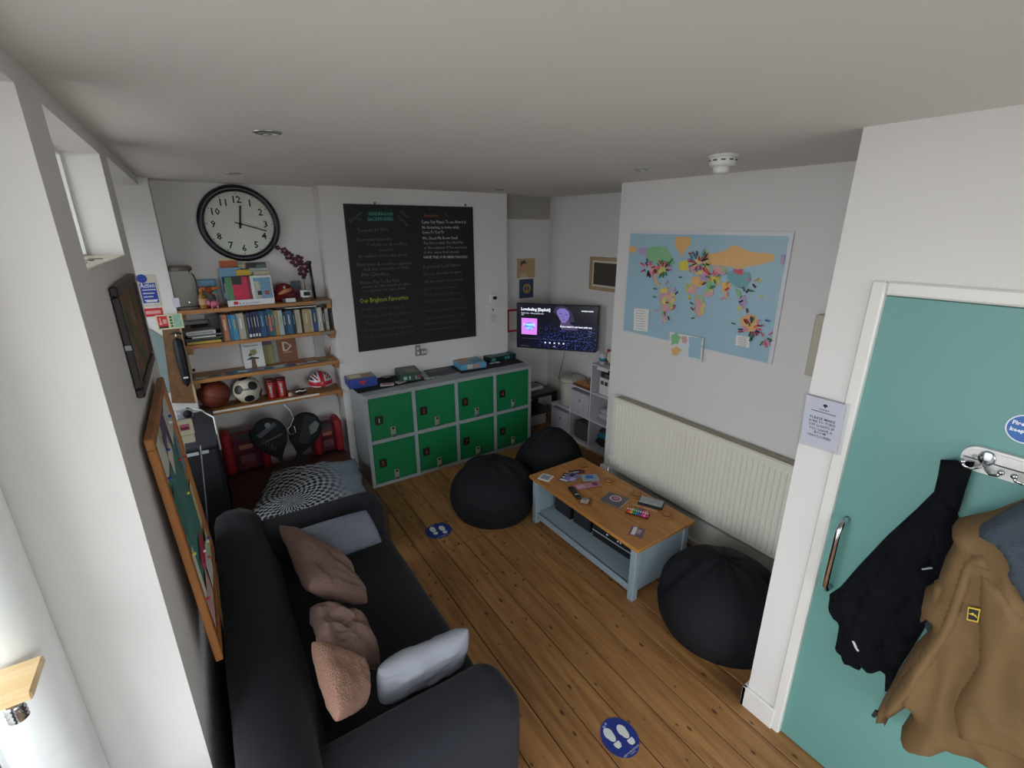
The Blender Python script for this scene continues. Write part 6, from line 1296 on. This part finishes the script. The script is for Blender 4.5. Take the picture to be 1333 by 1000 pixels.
t = thing('white_cloth', 'pale folded cloth in the middle near cube', 'cloth', Matrix.Translation((cx0+.02, ys[0]+.03, zl[1]+T/2+.001))); b = pillow(.27, .23, .07, 10, .008, 5); b.xf(Matrix.Translation((.15, .12, .05))); b.obj('folded_layer', M('lilac_white_cloth', '#b0acb6', .9), t, True); b = pillow(.25, .21, .05, 10, .006, 8); b.xf(Matrix.Translation((.15, .12, .105))); b.obj('folded_layer', M('lilac_white_cloth'), t, True)
t = thing('blue_bag', 'folded blue and black bag in the lowest near cube', 'bag', Matrix.Translation((cx0+.02, ys[0]+.03, zl[0]+T/2+.001))); b = pillow(.26, .24, .10, 10, .01, 2); b.xf(Matrix.Translation((.14, .125, .066))); b.obj('black_layer', M('black_nylon', '#15161a', .6), t, True); b = pillow(.25, .22, .08, 10, .012, 3); b.xf(Matrix.Translation((.14, .12, .14))); b.obj('blue_layer', M('teal_blue_nylon', '#1f6a8a', .6), t, True); b = pillow(.2, .15, .05, 8, .01, 9); b.xf(Matrix.Translation((.12, .13, .19))); b.obj('dark_layer', M('plum_nylon', '#3a3444', .7), t, True)
t = thing('game_carton', 'white carton with small dark pictures in the top near cube', 'carton', Matrix.Translation((cx0+.04, ys[0]+.04, zl[2]+T/2+.001))); B().bb((0, 0, 0), (.16, .20, .17), bev=.003).obj('carton', wht_, t)
for k in range(3): B().bb((-.0012, .03+.055*k, .10), (-.0002, .07+.055*k, .14)).obj('picture', (M('plum_print', '#7a4a6a', .5), drk_, C_('wine', '#7a2a44'))[k], t)
t = thing('dark_case', 'dark flat case lying on the white carton', 'case', Matrix.Translation((cx0+.05, ys[0]+.05, zl[2]+T/2+.173))); B().bb((0, 0, 0), (.2, .19, .05), bev=.006).obj('case', drk_, t); B().bb((-.001, .06, .01), (-.0002, .13, .04)).obj('label', C_('mid_grey', '#5a5a5c'), t)
# top of the tall column
zz = zl[3]+T/2+.001
t = thing('paper_cup', 'white paper cup on top of the cube shelf', 'cup', Matrix.Translation((cx0+.07, ys[0]+.24, zz))); B().lathe([(.028, 0), (.036, .10), (.038, .102)], 18).obj('cup', wht_, t, True); B().lathe([(.0345, .03), (.037, .06)], 18).obj('band', teal_, t, True)
t = thing('trophy_clock', 'round white and black trinket clock on top of the cube shelf', 'clock', Matrix.Translation((cx0+.10, ys[0]+.13, zz)) @ Matrix.Rotation(-math.pi*.35, 4, 'Z')); B().bb((-.03, -.02, 0), (.03, .02, .02), bev=.004).obj('base', ink, t); Rm = Matrix.Translation((0, 0, .085)) @ Matrix.Rotation(math.pi/2, 4, 'X'); B().lathe([(.062, -.015), (.066, 0), (.062, .015)], 28, Rm).obj('rim', wht_, t, True); B().lathe([(.05, .0151), (.05, .018)], 28, Rm).obj('face', cream_, t); B().tube([(0, -.02, .085), (.02, -.02, .11)], .004, 6).obj('hand', ink, t); B().sphere((0, 0, .158), .014, 10, 8).obj('finial', ink, t, True)
t = thing('red_booklet', 'small red and blue booklet standing on the cube shelf', 'booklet', Matrix.Translation((cx0+.16, ys[0]+.20, zz))); B().bb((0, 0, 0), (.008, .08, .13)).obj('cover', red_, t); B().bb((-.0012, .01, .05), (-.0002, .07, .1)).obj('print', wht_, t)
t = thing('paper_sheet', 'white paper hanging over the edge of the cube shelf top', 'paper', Matrix.Translation((cx0-.03, ys[0]+.04, zz))); B().bb((0, 0, 0), (.12, .16, .002)).obj('sheet', wht_, t); B().box((-.012, .08, -.012), (.03, .15, .002), rot=Matrix.Rotation(-.9, 4, 'Y')).obj('hanging_edge', wht_, t)
# bucket with lid on the low column
zz = zl[1]+T/2+.001
t = thing('white_bin', 'white plastic bin with lid standing on the low cube', 'bin', Matrix.Translation((cx0+.165, (ys[2]+ys[3])/2+.02, zz))); wpb = M('off_white_plastic', '#b9b6aa', .45)
B().lathe([(.115, 0), (.118, .006), (.138, .27)], 32).obj('body', wpb, t, True); B().lathe([(.146, .27), (.15, .278), (.148, .295), (.11, .312), (.03, .318)], 32).obj('lid', wpb, t, True); B().tube([(-.03, -.02, .315), (-.02, -.01, .335), (.01, .01, .34), (.04, .03, .32)], .004, 8).obj('lid_handle', M('grey_grommet'), t, True)
# chess set
zz = zl[2]+T/2+.001; y0 = ys[1]+.02
cm = thing('chess_board', 'wooden chess board on top of the cube shelf', 'chess board', Matrix.Translation((cx0+.01, y0, zz)))
B().bb((0, 0, 0), (.27, .27, .018), bev=.003).obj('frame', wood('chess_brown', '#5a3018', '#7a4522', 0, 1), cm)
lw, dw = M('maple_square', '#c09a5c', .5), M('walnut_square', '#4a2814', .5)
for i in range(8):
    for j in range(8): B().bb((.015+.03*i, .015+.03*j, .018), (.045+.03*i, .045+.03*j, .0192)).obj('square', lw if (i+j) % 2 else dw, cm)
pl_ = M('maple_piece', '#c08a48', .45); pd_ = M('walnut_piece', '#3a2014', .45)
hts = [.036, .04, .042, .052, .056, .042, .04, .036]; nm_ = ['rook', 'knight', 'bishop', 'queen', 'king', 'bishop', 'knight', 'rook']
def piece(n_, i, j, m, hh, col):
    t = b_ = B(); r_ = .0095; hk = hh/.05
    prof = [(r_, 0), (r_, .004), (r_*.55, .010*hk), (r_*.42, .030*hk), (r_*.62, .034*hk), (r_*.5, .038*hk), (r_*.66, .045*hk), (r_*.2, .05*hk)] if n_ != 'rook' else [(r_, 0), (r_, .004), (r_*.6, .01), (r_*.55, .026), (r_*.75, .028), (r_*.75, hh)]
    o = b_.lathe(prof, 10).obj('chess_'+n_, m, None, True, Mx=Matrix.Translation((cx0+.01+.03+.03*i, y0+.03+.03*j, zz+.0195)))
    return tag(o, '%s chess %s standing on the chess board' % (col, n_), 'chess piece', 'chess pieces')
for j in range(8):
    piece(nm_[j], 0, j, pl_, hts[j], 'pale wooden'); piece('pawn', 1, j, pl_, .03, 'pale wooden'); piece(nm_[j], 7, j, pd_, hts[j], 'dark wooden'); piece('pawn', 6, j, pd_, .03, 'dark wooden')

# ================================================================ ON AND UNDER THE COFFEE TABLE
zt = TH
def onT(px, py, z=None): return onZ(px, py, TH if z is None else z)
def card(label, px, py, w_, d_, a, m, h_=.0015, prints=(), name='coaster', cat='coaster', z0=0):
    p = onT(px, py); t = thing(name, label, cat, F_up((p.x, p.y, zt+.0005+z0), a)); B().bb((-w_/2, -d_/2, 0), (w_/2, d_/2, h_), bev=.0005).obj('card', m, t)
    for k, (x0, y0, x1, y1, mm_) in enumerate(prints): B().quad(-w_/2+x0*w_, -d_/2+y0*d_, -w_/2+x1*w_, -d_/2+y1*d_, h_+.0004+.0003*k).obj('print', mm_, t)
    return t
card('white square card at the far corner of the coffee table', 710.5, 622, .095, .095, .45, wht_, .004, ((.15, .15, .85, .85, C_('dusty_grey', '#8f9498')),))
g1 = C_('violet_white', '#b0a8c0')
card('black and white striped magazine in the leaflet fan', 737, 622, .13, .08, .5, drk_, .002, ((.05, .1, .25, .9, wht_), (.4, .1, .55, .9, wht_), (.7, .1, .85, .9, g1)), 'magazine', 'magazine')
card('lilac patterned leaflet in the leaflet fan', 745, 622, .13, .09, .3, C_('lilac2', '#7a76a0'), .0015, ((.1, .1, .5, .5, g1), (.5, .5, .9, .9, navy_)), 'leaflet', 'leaflet', .003)
card('dark maroon leaflet in the leaflet fan', 751, 614.5, .12, .06, -.35, C_('maroon2', '#4a2430'), .0015, ((.05, .3, .6, .5, wht_),), 'leaflet', 'leaflet', .001)
card('clear bag with a bright blue patch in the leaflet fan', 768, 623, .13, .10, -.5, C_('ice_grey', '#8f9aa4'), .003, ((.25, .35, .7, .85, C_('azure', '#2a6ab8')),), 'leaflet', 'leaflet', .004)
card('pink patterned leaflet in front of the leaflet fan', 765, 633, .20, .07, -.25, C_('dusty_pink', '#b07a88'), .002, ((.05, .2, .35, .8, C_('pale_pink', '#c8a0a8')), (.7, .2, .9, .8, C_('wine', '#7a2a44'))), 'leaflet', 'leaflet', .005)
p = onT(748, 643); t = thing('remote_control', 'slim black remote control on the coffee table', 'remote', F_up((p.x, p.y, zt+.0005), math.radians(90-18))); B().bb((-.078, -.019, 0), (.078, .019, .016), bev=.005, seg=2).obj('case', M('black_remote', '#1c1a18', .5), t)
B().lathe([(.013, .0161), (.013, .018), (.008, .0181)], 16, Matrix.Translation((-.055, 0, 0))).obj('dial', ink, t, True); B().bb((-.04, -.013, .0161), (-.03, .013, .0175)).obj('white_band', M('white_plastic'), t)
for i in range(4):
    for j in range(2): B().lathe([(.003, .0161), (.003, .0175)], 8, Matrix.Translation((-.015+.02*i, -.007+.014*j, 0))).obj('button', M('grey_button', '#4a4844', .5), t)
card('small photo card pack beside the remote control', 762, 654, .085, .075, .6, brn_, .012, ((.08, .2, .8, .9, C_('photo_beige', '#b8aa98')), (.5, .4, .9, .9, C_('photo_grey', '#8a8078'))), 'card_pack', 'card pack')
t = card('grey notebook with a round pink emblem on the coffee table', 800, 652, .14, .15, .3, C_('slate_cover', '#5a5658'), .010, (), 'notebook', 'notebook'); B().poly(circ(.015, .0, .042), .0106).obj('ring_print', C_('pale_ring', '#b8aab0'), t); B().poly(circ(.015, 0, .03), .0110).obj('ring_centre', C_('slate_cover', '#5a5658'), t); B().poly(circ(.015, 0, .018), .0114).obj('emblem', C_('rose_emblem', '#b86a80'), t); B().bb((-.066, -.076, .001), (.071, .076, .008)).obj('pages', M('book_pages'), t)
# marker set
p = onT(830, 669); t = thing('marker_case', 'open black case holding a row of coloured markers', 'pencil case', F_up((p.x, p.y, zt+.0005), math.radians(-62)))
B().bb((-.075, -.035, 0), (.075, .035, .008), bev=.002).obj('tray', M('dark_red_tray', '#4a1418', .5), t)
MT = t.matrix_world.copy()
for k, col in enumerate(('#b02424', '#c85a20', '#d8b020', '#1f8a50', '#2a9a8a', '#2a5aa8', '#5a3a8a', '#d82a7a', '#e0809a', '#c02a5a')):
    o = thing('marker_pen', '%s marker pen lying in the open case' % ('red', 'orange', 'yellow', 'green', 'turquoise', 'blue', 'violet', 'magenta', 'pale pink', 'crimson')[k], 'pen', MT @ Matrix.Translation((-.065+.0144*k, 0, .0152)), 'markers in the open case'); mk = M('marker_%d' % k, col, .4)
    B().lathe([(.0052, -.032), (.0066, -.030), (.0066, .012)], 10, Matrix.Rotation(math.pi/2, 4, 'X')).obj('barrel', mk, o, True); B().lathe([(.0069, .012), (.0069, .030), (.005, .032)], 10, Matrix.Rotation(math.pi/2, 4, 'X')).obj('cap', mk, o, True); B().bb((-.004, -.008, .0055), (.004, .008, .0071)).obj('band', wht_, o)
p = onT(839, 662); t = thing('wooden_ruler', 'thin wooden strip lying behind the marker case', 'ruler', F_up((p.x+.004, p.y+.002, zt+.0005), math.radians(-62))); B().bb((-.085, -.010, 0), (.085, .010, .006)).obj('strip', C_('pale_peach', '#b88a6a'), t)
p = onT(845, 658); t = thing('notepad', 'grey pad in a black case beside the coloured markers', 'notepad', F_up((p.x+.02, p.y, zt+.0005), math.radians(-62))); B().bb((-.08, -.045, 0), (.08, .045, .02), bev=.003).obj('case', ink, t); B().bb((-.076, -.038, .0201), (.076, .043, .024)).obj('pad', C_('pad_grey', '#9aa2a4'), t)
card('purple and white picture card at the near corner of the coffee table', 829, 693, .10, .085, .5, C_('mauve_card', '#6a4a5c'), .003, ((.1, .55, .95, .85, wht_), (.3, .2, .8, .5, C_('pale_mauve', '#a08a9a'))), 'picture_card', 'card')
for k, (px, py, lb) in enumerate(((759, 608, 'round wooden coaster at the far end of the coffee table'), (792, 627.5, 'round wooden coaster beside the leaflet fan'), (829, 645, 'round wooden coaster behind the notebook'), (868, 671, 'round wooden coaster at the near end of the coffee table'))):
    p = onT(px, py); t = thing('wooden_coaster', lb, 'coaster', F_up((p.x, p.y, zt+.0005), k), 'round wooden coasters'); wc = wood('coaster_wood', '#94602c', '#b07a3c', 0, 2)
    B().lathe([(.046, 0), (.048, .003), (.048, .008), (.045, .010), (.042, .0075)], 32).obj('disc', wc, t, True); B().lathe([(.028, .0076), (.030, .0095), (.026, .0096), (.025, .0077)], 28, ring=True).obj('inner_ring', M('coaster_ring', '#84501f', .5), t, True)
# devices on the lower shelf
def dev(label, px0, py0, px1, py1, h_, d_, m, name, cat, group=None):
    a = onZ(px0, py0, .097); c2 = onZ(px1, py1, .097); L_ = (c2-a).length; ang = math.atan2(c2.y-a.y, c2.x-a.x)
    t = thing(name, label, cat, F_up((a.x, a.y, .0965), ang), group); B().bb((0, 0, 0), (L_, d_, h_), bev=.003).obj('case', m, t); return t, L_
avb = M('black_av_plastic', '#141518', .4)
t, L_ = dev('black box at the far end of the lower table shelf', 722, 662, 742, 677, .14, .17, avb, 'speaker_box', 'speaker'); B().bb((.01, -.002, .01), (L_-.01, -.0002, .13)).obj('grille', M('black_grille', '#1d1e22', .8), t); B().bb((-.0002, .02, .01), (0, .15, .13)).obj('side_mesh', M('black_grille'), t)
t, L_ = dev('black box in the middle of the lower table shelf', 746, 679, 768, 694, .14, .17, avb, 'speaker_box', 'speaker'); B().bb((.01, -.002, .01), (L_-.01, -.0002, .13)).obj('grille', M('black_grille'), t)
t, L_ = dev('black amplifier with silver strip and knobs on the lower table shelf', 771, 697, 828, 735, .125, .17, avb, 'amplifier', 'amplifier'); B().bb((.0, -.003, .052), (L_, -.0003, .060)).obj('silver_strip', M('silver_plastic', '#b0b6bc', .35, .3), t)
for x_ in (.36, .60, .66): B().lathe([(.010, 0), (.009, .012)], 14, Matrix.Translation((x_*L_, 0, .09)) @ Matrix.Rotation(math.pi/2, 4, 'X')).obj('knob', chrome, t, True)
B().bb((.03, -.002, .078), (.10, -.0003, .10)).obj('display', M('dark_display'), t)

# ================================================================ CUSHIONS, FLOOR STICKERS
beige = M('beige_knit', '#7c625a', .95, nz=(25, .08), bump=(120, .5)); rib = M('rust_rib_knit', '#94705f', .95, bump=(150, .7)); grey = M('grey_cotton', '#888a93', .9, nz=(12, .06)); greyd = M('grey_blue_cotton', '#727885', .9, nz=(12, .06))
def rot3(ax, ay, az): return Matrix.Rotation(az, 4, 'Z') @ Matrix.Rotation(ay, 4, 'Y') @ Matrix.Rotation(ax, 4, 'X')
def cushion(label, A, Bq, Cq, Dq, t_, mat, seed, crease=.012, name='cushion'):
    """pillow stretched over four seen corners (upper far, upper right, lower, left)"""
    A, Bq, Cq, Dq = map(Vector, (A, Bq, Cq, Dq)); c0 = (A+Bq+Cq+Dq)/4
    n_ = ((Bq-A).cross(Dq-A)).normalized()
    if n_.z < 0: n_ = -n_
    b = pillow(2, 2, t_, 22, crease, seed)
    for v in b.b.verts:
        u_, w_ = (v.co.x+1)/2, (v.co.y+1)/2; z_ = v.co.z
        p = (A*(1-u_)+Bq*u_)*(1-w_)+(Dq*(1-u_)+Cq*u_)*w_; v.co = p+n_*z_-c0
    bmesh.ops.recalc_face_normals(b.b, faces=b.b.faces)
    o = b.obj(name, mat, None, True, Mx=Matrix.Translation(c0)); md = o.modifiers.new('s', 'SUBSURF'); md.levels = 1; md.render_levels = 1
    return tag(o, label, 'cushion')
cushion('long beige knitted cushion leaning on the sofa back', (.105, 2.38, .81), (.38, 2.12, .60), (.42, 1.84, .515), (.155, 1.83, .735), .11, beige, 1.0, .022)
cushion('crumpled beige cushion between the two other beige cushions', (.14, 1.80, .71), (.36, 1.72, .59), (.35, 1.46, .51), (.14, 1.54, .69), .11, beige, 3.0, .03)
cushion('ribbed beige cushion at the near end of the sofa back', (.105, 1.545, .785), (.29, 1.435, .63), (.245, 1.325, .575), (.12, 1.185, .725), .10, rib, 5.0, .010)
cushion('grey pillow standing against the near sofa arm', (.275, 1.345, .70), (.69, 1.335, .69), (.67, 1.38, .465), (.28, 1.395, .46), .10, grey, 7.0, .010, 'pillow')
cushion('grey blue pillow lying against the far sofa arm', (.20, 2.46, .67), (.60, 2.43, .68), (.65, 2.32, .48), (.25, 2.33, .48), .12, greyd, 9.0, .016, 'pillow')
stb = M('sticker_blue', '#1c2f7c', .45); stw = M('sticker_white', '#cfd2cc', .5)
def footsticker(label, c, r, ang, rx=1.0):
    t = thing('floor_sticker', label, 'floor sticker', F_up((c.x, c.y, .0006), ang), 'blue floor stickers')
    B().prism([(x*rx, y) for x, y in circ(0, 0, r, 40)], 0, .0012).obj('disc', stb, t)
    k = r/.10
    def sole(cx, cy, s_):
        out = []
        for i in range(24): a = 2*math.pi*i/24; out.append((cx+s_*.024*k*math.cos(a)*(1 if math.sin(a) > 0 else .85), cy+.038*k*math.sin(a)))
        return out
    for sx_ in (-1, 1):
        cxx, cyy = sx_*.034*k+.0, .012*k*(-sx_)+.01*k
        B().poly(sole(cxx, cyy+.012*k, 1), .0016).obj('sole_print', stw, t); B().poly([(cxx-.017*k, cyy-.030*k), (cxx+.017*k, cyy-.030*k), (cxx+.018*k, cyy-.045*k), (cxx+.010*k, cyy-.060*k), (cxx-.010*k, cyy-.060*k), (cxx-.018*k, cyy-.045*k)], .0016).obj('heel_print', stw, t)
    b = B(); b.text('KEEP YOUR DISTANCE', .012*k, 0, -.083*k, .0016, 'CENTER', wid=.10*k); b.text('2 METRES', .008*k, 0, -.092*k, .0016, 'CENTER'); b.obj('lettering', stw, t)
    b = B(); b.poly(circ(-.03*k, .078*k, .008*k, 10), .0016); b.poly(circ(-.012*k, .085*k, .007*k, 10), .0016); b.obj('marks', M('sticker_pale_blue', '#8a9ac8', .5), t)
c1 = onZ(571, 691, 0); c2 = onZ(806.5, 960, 0)
print('STICKERS', c1, c2, onZ(586, 690, 0), onZ(831, 965, 0), onZ(800, 933, 0), onZ(810, 987, 0))
footsticker('blue social distancing footprint sticker on the floor near the far sofa arm', c1, .098, 0)
footsticker('blue social distancing footprint sticker on the floor near the door', c2, .092, 0, .9)
